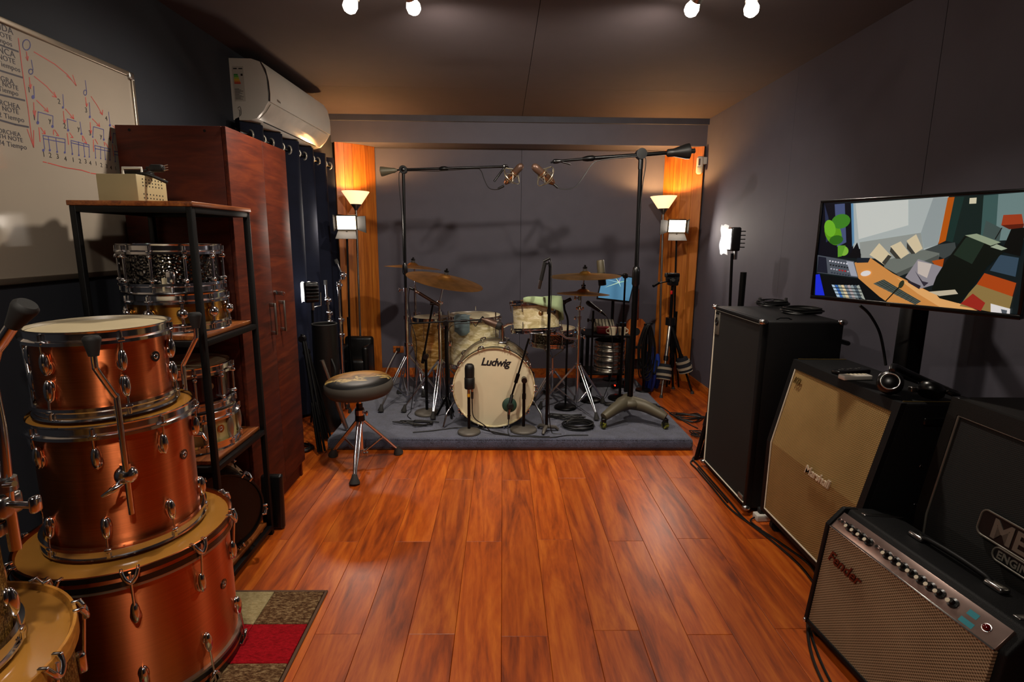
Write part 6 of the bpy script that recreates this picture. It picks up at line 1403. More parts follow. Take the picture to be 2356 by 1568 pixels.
T.part('boom_tip', MB().lathe([(0, -0.03), (0.014, -0.02), (0.016, 0.0), (0.010, 0.03)], 14, frame(e1, -bd)).cyl(V(e1)-bd*0.02, at(1313, 378, y=3.86), 0.006, n=8).cyl(e1, at(1266, 374, y=3.83), 0.006, n=8), M['black_plastic'])
mp = at(1251, 402, y=3.82); md_ = at(1222, 377, y=3.76)-at(1272, 421, y=3.86)
Tm, _ = shock_mic('champagne condenser microphone in a wire spider under the rolling boom', mp, md_, 1)
xlr_cable('thin black cable looping up from the second condenser microphone to its boom', [at(1276, 425, y=3.86), at(1284, 432, y=3.86), at(1303, 435, y=3.86), at(1325, 428, y=3.86), at(1345, 402, y=3.86), at(1360, 380, y=3.86), at(1378, 369, y=3.86), at(1430, 362, y=3.845), at(1478, 360, y=3.84), at(1486, 375, y=3.84), at(1478, 430, y=3.84), at(1470, 520, y=3.84), at(1466, 640, y=3.84)], 0.0034)

# short stand before the bass drum with the black condenser
k1 = at(1078, 1001, z=ZR); kx_, ky_ = k1.x, 3.622
T = Thing('short_microphone_stand', 'short round base stand with a yellow swivel before the bass drum', 'microphone stand', (kx_, ky_, ZR), w=True)
round_base(T, (kx_, ky_, ZR), 0.080)
zt = at(1078, 905, y=ky_).z
T.part('tube', MB().cyl((kx_, ky_, ZR+0.02), (kx_, ky_, zt-0.02), 0.0105, n=12).cyl((kx_, ky_, ZR+0.12), (kx_, ky_, ZR+0.125), 0.013, n=12), M['black_metal'])
T.part('swivel', MB().sph((kx_, ky_, zt-0.01), 1, 12, (0.012, 0.014, 0.022)), M['yellow'])
mz0, mz1 = at(1080, 893, y=ky_).z, at(1080, 836, y=ky_).z
T = Thing('condenser_microphone', 'matte black condenser microphone standing before the cream bass drum head', 'microphone', (kx_+0.004, ky_, mz0-0.03), w=True)
T.part('body', MB().lathe([(0, -0.0), (0.034, 0.0), (0.036, 0.006), (0.036, 0.075), (0.033, 0.078)], 28, TR(kx_+0.006, ky_, mz0)), M['mic_black'])
T.part('head_grille', MB().lathe([(0.033, 0.078), (0.034, 0.14), (0.030, mz1-mz0-0.012), (0.02, mz1-mz0-0.002), (0, mz1-mz0)], 28, TR(kx_+0.006, ky_, mz0)), M['mic_black'])
T.part('mount', MB().cyl((kx_, ky_, zt), (kx_, ky_, mz0+0.01), 0.011, n=10).cyl((kx_+0.024, ky_-0.01, mz0), (kx_+0.024, ky_-0.01, mz0-0.035), 0.009, n=10), M['chrome_soft'])
q0 = V((kx_+0.024, ky_-0.01, mz0-0.04))
xlr_cable('black cable hanging from the matte black condenser to the riser', [q0, q0-V((0, 0, 0.06)), q0+V((0.01, -0.005, -0.16)), V((-0.12, 3.60, ZR+0.06)), V((-0.06, 3.60, ZR+0.004)), V((0.02, 3.575, ZR)), V((0.10, 3.557, ZR)), V((0.20, 3.556, ZR)), V((0.26, 3.548, ZR)), V((0.33, 3.545, ZR))])

# short boom stand with the foam ended microphone
k2_ = at(1205, 994, z=ZR); sx_, sy_ = k2_.x, k2_.y+0.045
T = Thing('short_boom_stand', 'short round base boom stand leaning a microphone at the bass drum head', 'microphone stand', (sx_, sy_, ZR), w=True)
round_base(T, (sx_, sy_, ZR), 0.095)
zt = at(1205, 873, y=sy_).z
T.part('tube', MB().cyl((sx_, sy_, ZR+0.02), (sx_, sy_, zt), 0.011, n=12).cyl((sx_, sy_, zt-0.14), (sx_, sy_, zt-0.10), 0.014, n=12), M['black_metal'])
T.part('boom_joint', MB().cyl((sx_, sy_-0.03, zt), (sx_, sy_+0.02, zt), 0.020, n=16), M['black_plastic'])
ba, bb_ = at(1217, 778, y=sy_-0.02), at(1178, 908, y=sy_-0.03)
T.part('boom_arm', MB().cyl(ba, bb_, 0.007, n=10).cyl(V(ba).lerp(V(bb_), 0.62), V(ba).lerp(V(bb_), 0.78), 0.013, n=12), M['black_metal'])
ml = at(1172, 931, y=sy_-0.03)
T = Thing('kick_microphone', 'kick drum microphone with a dark green round foam face', 'microphone', tuple(ml), w=True)
T.part('foam_face', MB().lathe([(0, -0.02), (0.04, -0.018), (0.052, 0.0), (0.05, 0.014), (0.035, 0.022), (0, 0.024)], 28, frame(ml, (0.15, -1, 0.1))), M['green_foam'])
T.part('body', MB().cyl(bb_, V(ml)+V((0, -0.028, 0.0)), 0.012, n=12).lathe([(0, 0.022), (0.022, 0.022), (0.024, 0.04), (0.014, 0.06), (0, 0.06)], 20, frame(ml, (0.15, -1, 0.1))), M['mic_black'])
T.part('connector', MB().cyl(V(ml)+V((0, -0.035, -0.02)), V(ml)+V((-0.005, -0.04, -0.055)), 0.010, n=10), M['chrome_soft'])
q0 = V(ml)+V((-0.005, -0.04, -0.06))
xlr_cable('black cable dropping from the green foam microphone to the riser', [q0, q0-V((0, 0.005, 0.05)), V((0.045, 3.56, ZR+0.02)), V((0.08, 3.547, ZR)), V((0.16, 3.547, ZR)), V((0.25, 3.535, ZR)), V((0.36, 3.535, ZR)), V((0.46, 3.57, ZR)), V((0.60, 3.575, ZR))])

# tall straight stand with a pencil microphone
uy = 3.655; ux = at(1259, 900, y=uy).x
zt = at(1264, 598, y=uy).z
T = Thing('straight_microphone_stand', 'tall straight black stand beside the pearl rack tom', 'microphone stand', (ux, uy, ZR), w=True)
for a in (R(10), R(130), R(250)): T.part('leg', MB().tube([(ux, uy, ZR+0.035), (ux+0.065*math.cos(a), uy+0.065*math.sin(a), ZR+0.025), (ux+0.085*math.cos(a), uy+0.085*math.sin(a), ZR+0.006)], [0.016, 0.013, 0.010], 8), M['base_metal'])
T.part('tube', MB().cyl((ux, uy, ZR+0.03), (ux, uy, 0.80), 0.011, n=12).cyl((ux, uy, 0.80), (ux, uy, zt-0.03), 0.008, n=10), M['black_metal'])
clamp(T, (ux, uy, 0.80), M['black_plastic'], 0.016, (1, 0, 0)); clamp(T, (ux, uy, 0.94), M['black_plastic'], 0.013, (1, 0, 0))
T.part('clip', MB().tube([(ux, uy, zt-0.04), (ux-0.008, uy, zt-0.01), (ux-0.018, uy, zt-0.03)], 0.010, 8), M['black_plastic'])
pa_, pb2 = at(1254, 603, y=uy-0.01), at(1240, 664, y=uy-0.01)
T = Thing('pencil_microphone', 'slim microphone with a silver tip hanging at the tall straight stand', 'microphone', tuple(pb2), w=True)
T.part('body', MB().cyl(pa_, V(pa_).lerp(V(pb2), 0.68), 0.0135, n=14), M['mic_black'])
T.part('tip', MB().cyl(V(pa_).lerp(V(pb2), 0.68), pb2, 0.0125, 0.011, 14), M['chrome_soft'])
xlr_cable('thin black cable running down the tall straight stand', [at(1256, 598, y=uy), at(1264, 594, y=uy), at(1269, 612, y=uy), V((ux+0.012, uy-0.024, 1.05)), V((ux+0.006, uy-0.026, 0.80)), V((ux+0.012, uy-0.026, 0.30)), V((ux+0.03, uy-0.035, ZR+0.02)), V((ux+0.06, uy-0.05, ZR)), V((ux+0.10, uy-0.055, ZR))], 0.003)

# low stand with tom microphone, beside the barrel drum
kb = at(983, 932, z=ZR); lx, ly = kb.x, kb.y+0.05
T = Thing('low_boom_stand', 'low round base stand with a raised boom in front of the barrel drum', 'microphone stand', (lx, ly-0.25, ZR), w=True); ly -= 0.25
lx = at(981, 880, y=ly).x
round_base(T, (lx, ly, ZR), 0.095)
zt = at(978, 820, y=ly).z
T.part('tube', MB().cyl((lx, ly, ZR+0.02), (lx, ly, zt), 0.011, n=12), M['black_metal'])
T.part('boom_joint', MB().cyl((lx, ly-0.02, zt), (lx, ly+0.03, zt), 0.020, n=16), M['black_plastic'])
q0, q1 = at(972, 835, y=ly), at(996, 698, y=ly)
T.part('boom_arm', MB().cyl(q0, q1, 0.0075, n=10).cyl(q0, V(q0).lerp(V(q1), 0.2), 0.012, n=10), M['black_metal'])
T.part('clip', MB().cyl(V(q1)-V((0.02, 0, 0.0)), V(q1)+V((0.03, 0, 0)), 0.012, n=12), M['black_plastic'])
pa_, pb2 = at(948, 664, y=ly), at(1012, 703, y=ly)
T = Thing('pencil_microphone', 'slim tan microphone lying across the low stand below the ride cymbal', 'microphone', tuple(V(pb2)), w=True)
T.part('body', MB().cyl(V(pa_).lerp(V(pb2), .25), pb2, 0.012, n=14), M['mic_brown'])
T.part('collar', MB().cyl(V(pa_).lerp(V(pb2), .12), V(pa_).lerp(V(pb2), .26), 0.010, n=12), M['chrome'])
xlr_cable('thin black cable hanging from the slim tan microphone past the stand', [V(pa_), at(943, 662, y=ly+0.02), at(940, 690, y=ly+0.05), at(946, 740, y=ly+0.05), at(958, 790, y=ly+0.04), at(955, 860, y=ly+0.03), V((lx-0.13, ly+0.03, ZR+0.01)), V((lx-0.14, ly-0.06, ZR)), V((lx-0.10, ly-0.14, ZR))], 0.003)

# boom stand with the fat microphone over the floor tom
ox, oy = at(1028, 850, y=3.98).x, 3.98
zt = at(1028, 742, y=oy).z
T = Thing('boom_microphone_stand', 'black boom stand reaching level across the pearl floor tom', 'microphone stand', (ox, oy, ZR), w=True)
T.part('tube', MB().cyl((ox, oy, ZR+0.02), (ox, oy, zt), 0.013, n=12), M['black_metal'])
for a in (R(-60), R(60), R(180)): 
    lg = T.part('leg', MB().tube([(ox, oy, ZR+0.16), (ox+0.08*math.cos(a), oy+0.08*math.sin(a), ZR+0.008)], 0.008, 8), M['black_metal'])
q0, q1 = at(942, 744, y=oy-0.02), at(1105, 735, y=oy-0.02)
T.part('boom_arm', MB().cyl(q0, q1, 0.006, n=10).cyl(at(1060, 738, y=oy-0.02), at(1075, 737, y=oy-0.02), 0.010, n=10), M['black_metal'])
T.part('boom_joint', MB().cyl((ox, oy-0.035, zt), (ox, oy+0.015, zt), 0.020, n=16), M['black_plastic'])
m0, m1 = at(1108, 733, y=oy-0.04), at(1157, 753, y=oy-0.04)
T = Thing('tom_microphone', 'fat bronze microphone with a black foam tip over the floor tom', 'microphone', tuple(m1), w=True)
dd = (V(m1)-V(m0)).normalized()
T.part('body', MB().lathe([(0, 0), (0.010, 0.0), (0.014, 0.02), (0.026, 0.04), (0.028, 0.115), (0, 0.115)], 20, frame(m0, dd)), M['mic_brown'])
T.part('foam_tip', MB().lathe([(0.026, 0.112), (0.031, 0.125), (0.030, 0.15), (0.018, 0.168), (0, 0.172)], 20, frame(m0, dd)), M['black_rubber'])
xlr_cable('short black cable loop under the fat bronze microphone', [V(m0), at(1100, 742, y=oy-0.04), at(1094, 750, y=oy-0.04), at(1088, 742, y=oy-0.04), at(1080, 743, y=oy-0.03), at(1036, 751, y=oy-0.045), at(1031, 800, y=oy-0.035), V((ox+0.02, oy-0.016, 0.40)), V((ox+0.03, oy-0.004, ZR+0.08)), V((ox+0.045, oy, ZR+0.01)), V((ox+0.055, oy-0.01, ZR))], 0.003)

# stand with tube microphone and monitor side
vx, vy = at(1431, 800, y=4.46).x, 4.46
zt = at(1430, 634, y=vy).z
T = Thing('straight_microphone_stand', 'black stand with a level arm in front of the small monitor', 'microphone stand', (vx, vy, ZR), w=True)
round_base(T, (vx, vy, ZR), 0.10, M['black_metal'])
T.part('tube', MB().cyl((vx, vy, ZR+0.02), (vx, vy, 0.72), 0.012, n=12).cyl((vx, vy, 0.72), (vx, vy, zt), 0.008, n=12), M['black_metal'])
clamp(T, (vx, vy, 0.73), M['black_plastic'], 0.028, (-1, -0.3, 0))
T.part('arm', MB().cyl((vx+0.01, vy, zt), at(1388, 630, y=vy), 0.007, n=10).box((vx, vy, zt), (0.04, 0.03, 0.04), 0.008), M['black_plastic'])
m0, m1 = at(1386, 656, y=vy-0.01), at(1381, 598, y=vy-0.01)
T = Thing('tube_microphone', 'long black cylindrical microphone standing upright beside the small monitor', 'microphone', tuple(m0), w=True)
dd = (V(m1)-V(m0)).normalized(); L = (V(m1)-V(m0)).length
T.part('body', MB().lathe([(0, 0), (0.030, 0), (0.032, 0.006), (0.032, L*0.5), (0, L*0.5)], 24, frame(m0, dd)), M['mic_black'])
T.part('head_grille', MB().lathe([(0.031, L*0.5), (0.031, L-0.006), (0.028, L), (0, L)], 24, frame(m0, dd)), M['taupe'])
# hi-hat microphone
wx, wy = at(1362, 800, y=4.4).x, 4.4
T = Thing('low_boom_stand', 'thin black stand holding the angled microphone below the two cymbals', 'microphone stand', (wx, wy, ZR), w=True)
round_base(T, (wx, wy, ZR), 0.09, M['black_metal'])
zt = at(1363, 714, y=wy).z
T.part('tube', MB().cyl((wx, wy, ZR+0.02), (wx, wy, zt), 0.009, n=12), M['black_metal'])
clamp(T, (wx, wy, zt-0.08), M['black_plastic'], 0.014, (-1, 0, 0))
m0, m1 = at(1387, 720, y=wy-0.01), at(1350, 694, y=wy-0.01)
T = Thing('dynamic_microphone', 'black handheld style microphone angled up beneath the lower cymbal', 'microphone', tuple(m0), w=True)
dd = (V(m1)-V(m0)).normalized()
T.part('body', MB().lathe([(0, 0), (0.010, 0), (0.011, 0.03), (0.016, 0.09), (0.018, 0.12), (0.020, 0.125), (0.020, 0.15), (0.012, 0.165), (0, 0.168)], 20, frame(m0, dd)), M['mic_black'])
T.part('band', MB().cyl(V(m0)+dd*0.02, V(m0)+dd*0.03, 0.0125, n=14), M['steel'])
xlr_cable('thin black cable curving from the angled microphone to the desk', [V(m0), at(1394, 726, y=wy), at(1402, 742, y=wy), at(1408, 775, y=wy), at(1410, 850, y=wy), V((wx+0.12, wy+0.02, ZR+0.03)), V((wx+0.115, wy+0.08, ZR)), V((wx+0.08, wy+0.15, ZR))], 0.003)
# snare microphone clipped between
m0, m1 = at(1316, 675, y=4.2), at(1296, 690, y=4.2)
T = Thing('low_boom_stand', 'small black gooseneck stand between the rack tom and cymbal stand', 'microphone stand', (at(1305, 780, y=4.2).x, 4.2, ZR), w=True)
gx2 = at(1305, 780, y=4.2).x
round_base(T, (gx2, 4.2, ZR), 0.09, M['black_metal'])
T.part('gooseneck', MB().tube([(gx2, 4.2, ZR+0.02), (gx2, 4.2, 0.62), (gx2, 4.2, 0.80), at(1299, 712, y=4.2), at(1297, 690, y=4.2)], 0.008, 8, smooth=4), M['black_metal'])
T = Thing('snare_microphone', 'short black microphone on the gooseneck pointing past the rack tom', 'microphone', tuple(m1), w=True)
T.part('body', MB().cyl(at(1288, 700, y=4.19), at(1314, 687, y=4.19), 0.012, 0.014, 14).box(tuple(at(1297, 695, y=4.19)), (0.035, 0.03, 0.03), 0.006), M['mic_black'])
# ------------------------------------------------------------------ desk corner behind the cymbals
ty0, ty1 = 4.66, 5.02
zt = at(1400, 771, y=4.66).z; xa, xb = at(1348, 771, y=4.66).x, at(1452, 771, y=4.66).x
T = Thing('side_table', 'small black side table behind the cymbals holding the mixer and mug', 'table', ((xa+xb)/2, (ty0+ty1)/2, ZR), w=True)
T.part('tabletop', MB().bb((xa, ty0, zt-0.022), (xb, ty1, zt), 0.003), M['black_paint'])
for x in (xa+0.02, xb-0.02):
    for y in (ty0+0.02, ty1-0.02): T.part('leg', MB().bb((x-0.014, y-0.014, ZR), (x+0.014, y+0.014, zt-0.022), 0.002), M['black_paint'])
T.part('lower_shelf', MB().bb((xa+0.034, ty0+0.034, 0.235), (xb-0.034, ty1-0.034, 0.252), 0.002), M['black_paint'])
sx_, sy_ = at(1402, 830, y=4.82).x, 4.835
for k, (lab, h) in enumerate((('ribbed aluminium drum shell, lowest of the stack on the side table shelf', 0.105), ('ribbed aluminium drum shell in the middle of the side table stack', 0.085), ('ribbed aluminium drum shell on top of the side table stack', 0.088))):
    z = 0.252+[0, 0.105, 0.19][k]
    T = Thing('drum_shell', lab, 'drum', (sx_, sy_, z), w=True); r = 0.138
    T.part('shell', MB().lathe([(r-0.006, 0.0), (r+0.004, 0.0), (r+0.004, 0.008), (r, 0.012), (r, h*0.45), (r+0.004, h*0.5), (r, h*0.55), (r, h-0.012), (r+0.004, h-0.008), (r+0.004, h-0.001), (r-0.006, h-0.001), (r-0.006, 0.0)], 48, TR(sx_, sy_, z)), M['silver_drum'])
    T.part('bead', MB().torus(r+0.003, 0.003, 48, 6, TR(sx_, sy_, z+h*0.28)), M['silver_drum'])
mx_, my_ = at(1392, 752, y=4.84).x, 4.922
T = Thing('mixer', 'beige audio mixer with rows of small knobs on the side table', 'mixer', (mx_, my_, zt+0.0125), R(-6))
T.part('case', MB().box((0, 0, 0.035), (0.19, 0.20, 0.05), 0.004, RX(R(14))), M['mixer'])
km = MB().cyl((0, 0, 0), (0, 0, 0.012), 0.0045, 0.0035, 8).mesh('knob', M['black_plastic'])
for i in range(6):
    for j in range(5): T.inst('knob', km, RX(R(14)) @ TR(-0.075+i*0.03, -0.075+j*0.036, 0.060))
bx_ = at(1398, 762, y=4.72).x
T = Thing('storage_box', 'red plastic box in front of the beige mixer', 'box', (bx_, 4.765, zt), 0)
T.part('box', MB().bb((-0.085, -0.035, 0), (0.085, 0.03, 0.052), 0.005), M['red_box'])
T.part('lid', MB().bb((-0.088, -0.038, 0.050), (0.088, 0.033, 0.060), 0.003), M['red_box'])
cp_ = at(1409, 770, y=4.68)
for (u, lab) in ((1409, 'white tapered mug on the side table, at the red box'), (1431, 'white tapered mug on the side table, under the level microphone arm')):
    q = at(u, 770, y=4.685)
    T = Thing('mug', lab, 'mug', (q.x, 4.685, zt), w=True)
    T.part('cup', MB().lathe([(0, 0.0), (0.028, 0.0), (0.036, 0.068), (0.033, 0.068), (0.026, 0.006), (0, 0.006)], 24, TR(q.x, 4.685, zt)), M['cup'])
    sg = -1 if u < 1420 else 1
    T.part('handle', MB().tube([(q.x+sg*0.032, 4.69, zt+0.055), (q.x+sg*0.052, 4.69, zt+0.045), (q.x+sg*0.05, 4.69, zt+0.022), (q.x+sg*0.031, 4.69, zt+0.014)], 0.005, 8, smooth=4), M['cup'])
# small monitor on an arm behind the table
y_ = 5.03
c4 = [at(u, v, y=y_) for u, v in ((1376, 684), (1447, 692), (1458, 630), (1388, 631))]
o_ = c4[0]; ux_ = (c4[1]-c4[0]); uy_ = (c4[3]-c4[0])
nrm = ux_.cross(uy_).normalized()
T = Thing('monitor', 'small monitor with a blue screen and light burst behind the cymbals', 'monitor', (o_.x+0.15, y_+0.1, ZR), w=True)
def quad(mb, a0, b0, a1, b1, z0, z1):
    P = [o_+ux_*a+uy_*b+nrm*z for z in (z0, z1) for a, b in ((a0, b0), (a1, b0), (a1, b1), (a0, b1))]
    return mb.add(P, [(0, 3, 2, 1), (4, 5, 6, 7), (0, 1, 5, 4), (1, 2, 6, 5), (2, 3, 7, 6), (3, 0, 4, 7)])
T.part('case', quad(MB(), -0.03, -0.08, 1.03, 1.04, -0.03, 0.0), M['black_plastic'], smooth=0)
sc2 = T.part('screen', quad(MB(), 0.0, 0.0, 1.0, 1.0, 0.0, 0.001), emit('blue_screen', '4f86ac', 0.42), smooth=0)
for k, (col, a) in enumerate((('a8e0b0', 0.4), ('c8a0e0', 1.5), ('e0f0b8', 2.3), ('a0d8f0', 3.0), ('d0f0c8', 3.7), ('b8e8d8', 5.2))):
    d_ = V((math.cos(a), math.sin(a))); s_ = V((-d_.y, d_.x))*0.018; L = (0.30, 0.22, 0.26, 0.42, 0.5, 0.2)[k]; c_ = V((0.55, 0.74))
    T.part('light_ray', MB().add([o_+ux_*p[0]+uy_*p[1]*1.0+nrm*(0.0013+0.0001*k) for p in (c_+s_, c_-s_, c_+V((d_.x*L, min(d_.y*L*1.1, 0.24))))], [(0, 1, 2)]), emit('ray_'+col, col, 0.55), sc2, smooth=0)
mc = o_+ux_*0.5+uy_*0.3
T.part('stand', MB().tube([mc-nrm*0.03, V((mc.x, y_+0.08, mc.z-0.02)), V((mc.x, y_+0.08, ZR+0.01))], 0.015, 10).lathe([(0, 0), (0.072, 0), (0.066, 0.012), (0, 0.02)], 24, TR(mc.x, y_+0.076, ZR-0.003)), M['black_metal'])
# bundle of hanging cables, guitar behind it
hx2, hy2 = at(1478, 760, y=4.72).x+0.035, 4.72
T = Thing('cable_hanger', 'black stand hung with a thick bundle of looped cables beside the table', 'cable rack', (hx2, hy2, ZR), w=True)
T.part('pole', MB().cyl((hx2, hy2, ZR), (hx2, hy2, 0.70), 0.012, n=12).lathe([(0, 0), (0.07, 0), (0.066, 0.012), (0, 0.018)], 24, TR(hx2, hy2, ZR)), M['black_metal'])
T.part('hook', MB().tube([(hx2, hy2, 0.69), (hx2-0.03, hy2-0.05, 0.70), (hx2+0.0, hy2-0.07, 0.70), (hx2+0.03, hy2-0.05, 0.71)], 0.008, 8), M['black_metal'])
rg = random.Random(5)
for k in range(16):
    w = rg.uniform(0.02, 0.06); z0 = rg.uniform(0.20, 0.32); ox_ = rg.uniform(-0.025, 0.012); oy_ = -0.05+rg.uniform(-0.045, 0.03)
    T.part('looped_cable', MB().tube([(hx2+ox_*0.4, hy2+oy_, 0.705), (hx2+ox_-w, hy2+oy_, 0.52), (hx2+ox_-w*0.8, hy2+oy_-0.01, z0+0.05), (hx2+ox_, hy2+oy_, z0), (hx2+ox_+w*0.8, hy2+oy_+0.01, z0+0.06), (hx2+ox_+w, hy2+oy_, 0.5)], 0.0045, 6, closed=True, smooth=5), M['cable'])
gx_ = at(1464, 770, y=5.47).x
T = Thing('acoustic_guitar', 'orange brown guitar body standing behind the hanging cable bundle', 'guitar', (gx_, 5.47, 0), w=True)
out = [(0.0, 0.0), (0.10, 0.012), (0.155, 0.07), (0.165, 0.14), (0.13, 0.21), (0.115, 0.25), (0.135, 0.32), (0.13, 0.38), (0.08, 0.43), (0.0, 0.445)]
poly = out+[(-x, y) for x, y in out[-2:0:-1]]
G = TR(gx_, 5.52, ZR+0.12) @ RX(PI/2-R(8))
T.part('body', MB().prism([(x*0.78, y*0.95) for x, y in poly], 0, 0.08, G), M['guitar'], smooth=30)
T.part('sound_hole', MB().cyl((0, 0.28, 0.0795), (0, 0.28, 0.081), 0.04, n=24, M=G), M['dark_gap'])
T.part('neck', MB().bb((-0.024, 0.40, 0.06), (0.024, 0.72, 0.085), 0.006, G), M['mahog'])
T.part('bridge', MB().bb((-0.06, 0.11, 0.08), (0.06, 0.135, 0.09), 0.002, G), M['black_paint'])
T.part('stand_foot', MB().tube([(gx_-0.09, 5.40, 0.008), (gx_-0.05, 5.475, ZR+0.118), (gx_+0.05, 5.475, ZR+0.118), (gx_+0.09, 5.40, 0.008)], 0.008, 8), M['black_metal'])

# ------------------------------------------------------------------ camera tripod with leg weights
px_, py_ = at(1541, 760, y=5.0).x, 5.0
zap = at(1541, 735, y=py_).z
T = Thing('camera_tripod', 'black camera tripod with a fluid head in front of the flat pine panel', 'tripod', (px_, py_, 0), w=True)
ft = [at(1521, 914, z=0), at(1608, 905, z=0), V((px_+0.10, py_+0.10, 0.0))]
ft[1] = V((min(ft[1].x, 1.80), ft[1].y, 0))
for k, f in enumerate(ft):
    f = V((f.x, f.y, 0.005)); a = V((px_, py_, zap-0.02)); d = (f-a)
    lg = T.part('leg', MB().tube([a+V((0, 0, 0)), a+d*0.5], 0.017, 10), M['black_paint'] if k else M['steel'])
    T.part('lower_leg', MB().tube([a+d*0.45, f], 0.010, 8), M['steel'] if k == 0 else M['black_paint'], lg)
    T.part('leg_lock', MB().cyl(a+d*0.46, a+d*0.52, 0.022, n=12), M['black_plastic'], lg)
    T.part('foot', MB().cyl(f-V((0, 0, 0.005)), f+V((0, 0, 0.02)), 0.018, 0.012, 12), M['grey_rubber'], lg)
T.part('crown', MB().cyl((px_, py_, zap-0.05), (px_, py_, zap+0.02), 0.045, n=18), M['black_plastic'])
zh = at(1538, 655, y=py_).z
T.part('centre_column', MB().cyl((px_, py_, zap-0.25), (px_, py_, zh), 0.014, n=14), M['black_metal'])
hd_ = T.part('fluid_head', MB().box((px_, py_, zh+0.03), (0.085, 0.09, 0.07), 0.012).cyl((px_-0.06, py_, zh+0.055), (px_+0.05, py_, zh+0.055), 0.032, n=18).box((px_-0.01, py_-0.01, zh+0.10), (0.11, 0.08, 0.022), 0.006).box((px_+0.03, py_, zh+0.085), (0.05, 0.05, 0.03), 0.006), M['black_plastic'])
T.part('tilt_knob', MB().cyl((px_-0.02, py_-0.045, zh+0.05), (px_-0.02, py_-0.075, zh+0.05), 0.016, n=14).cyl((px_-0.075, py_, zh+0.09), (px_-0.06, py_, zh+0.09), 0.020, n=14), M['grey_rubber'], hd_)
T.part('pan_handle', MB().tube([(px_-0.02, py_-0.03, zh+0.04), at(1510, 652, y=py_-0.10)], 0.006, 8).cyl(at(1516, 650, y=py_-0.09), at(1503, 658, y=py_-0.12), 0.013, n=12), M['black_metal'], hd_)
T.part('red_clip', MB().box((px_-0.012, py_-0.016, at(1537, 672, y=py_).z), (0.02, 0.012, 0.035), 0.003), M['red_bit'])
def weight(c, ax, lab, r=0.062, h=0.14):
    T = Thing('ankle_weight', lab, 'weight', tuple(c), w=True); F = frame(c, ax)
    T.part('cuff', MB().lathe([(0.022, 0.0), (r, 0.0), (r*1.05, h*0.5), (r*0.8, h), (0.022, h), (0.022, 0.0)], 28, F), M['navy'])
    for z in (0.2, 0.62): T.part('strap', MB().ring(r*(1.06 if z < .5 else 1.0)+0.004, r*0.8, h*z, h*(z+0.16), 28, F), M['cream_fabric'])
    T.part('rim', MB().torus(r*0.98, 0.005, 28, 6, F), M['cream_fabric'])
f0 = V((ft[0].x, ft[0].y, 0)); a0_ = V((px_, py_, zap)); d0 = (a0_-f0).normalized()
weight(f0+d0*0.17, d0, 'navy ankle weight with cream straps on the steel tripod leg')
f1 = V((ft[1].x, ft[1].y, 0)); d1 = (a0_-f1).normalized()
weight(f1+d1*0.22, d1, 'navy ankle weight with cream straps on the black tripod leg')
rg = random.Random(11)
def lumpy(c, sx, sy, sz, seed, n=18):
    r_ = random.Random(seed); mb = MB().sph((0, 0, 0), 1, n, (sx, sy, sz)); ph = [r_.uniform(0, 6) for _ in range(6)]
    for p in mb.v:
        k = 1+0.10*math.sin(p.x/sx*3+ph[0])+0.08*math.sin(p.y/sy*4+ph[1])+0.07*math.sin(p.z/sz*5+ph[2]); p.x *= k; p.y *= k; p.z = max(p.z*k, -sz*0.8)
    return mb.xf(TR(*c))
q = at(1497, 850, y=4.86)
T = Thing('sling_bag', 'crumpled royal blue bag on the floor behind the camera tripod', 'bag', (1.43, 5.05, 0), w=True)
T.part('body', lumpy((1.404, 5.01, 0.19), 0.066, 0.085, 0.225, 3), M['blue_bag'])
T.part('side_pocket', lumpy((1.492, 5.075, 0.15), 0.045, 0.055, 0.17, 4), M['blue_bag'])
T.part('strap', MB().tube([(1.37, 4.95, 0.33), (1.395, 4.925, 0.22), (1.43, 4.93, 0.20), (1.46, 4.97, 0.31)], 0.010, 6, smooth=5), M['navy'])

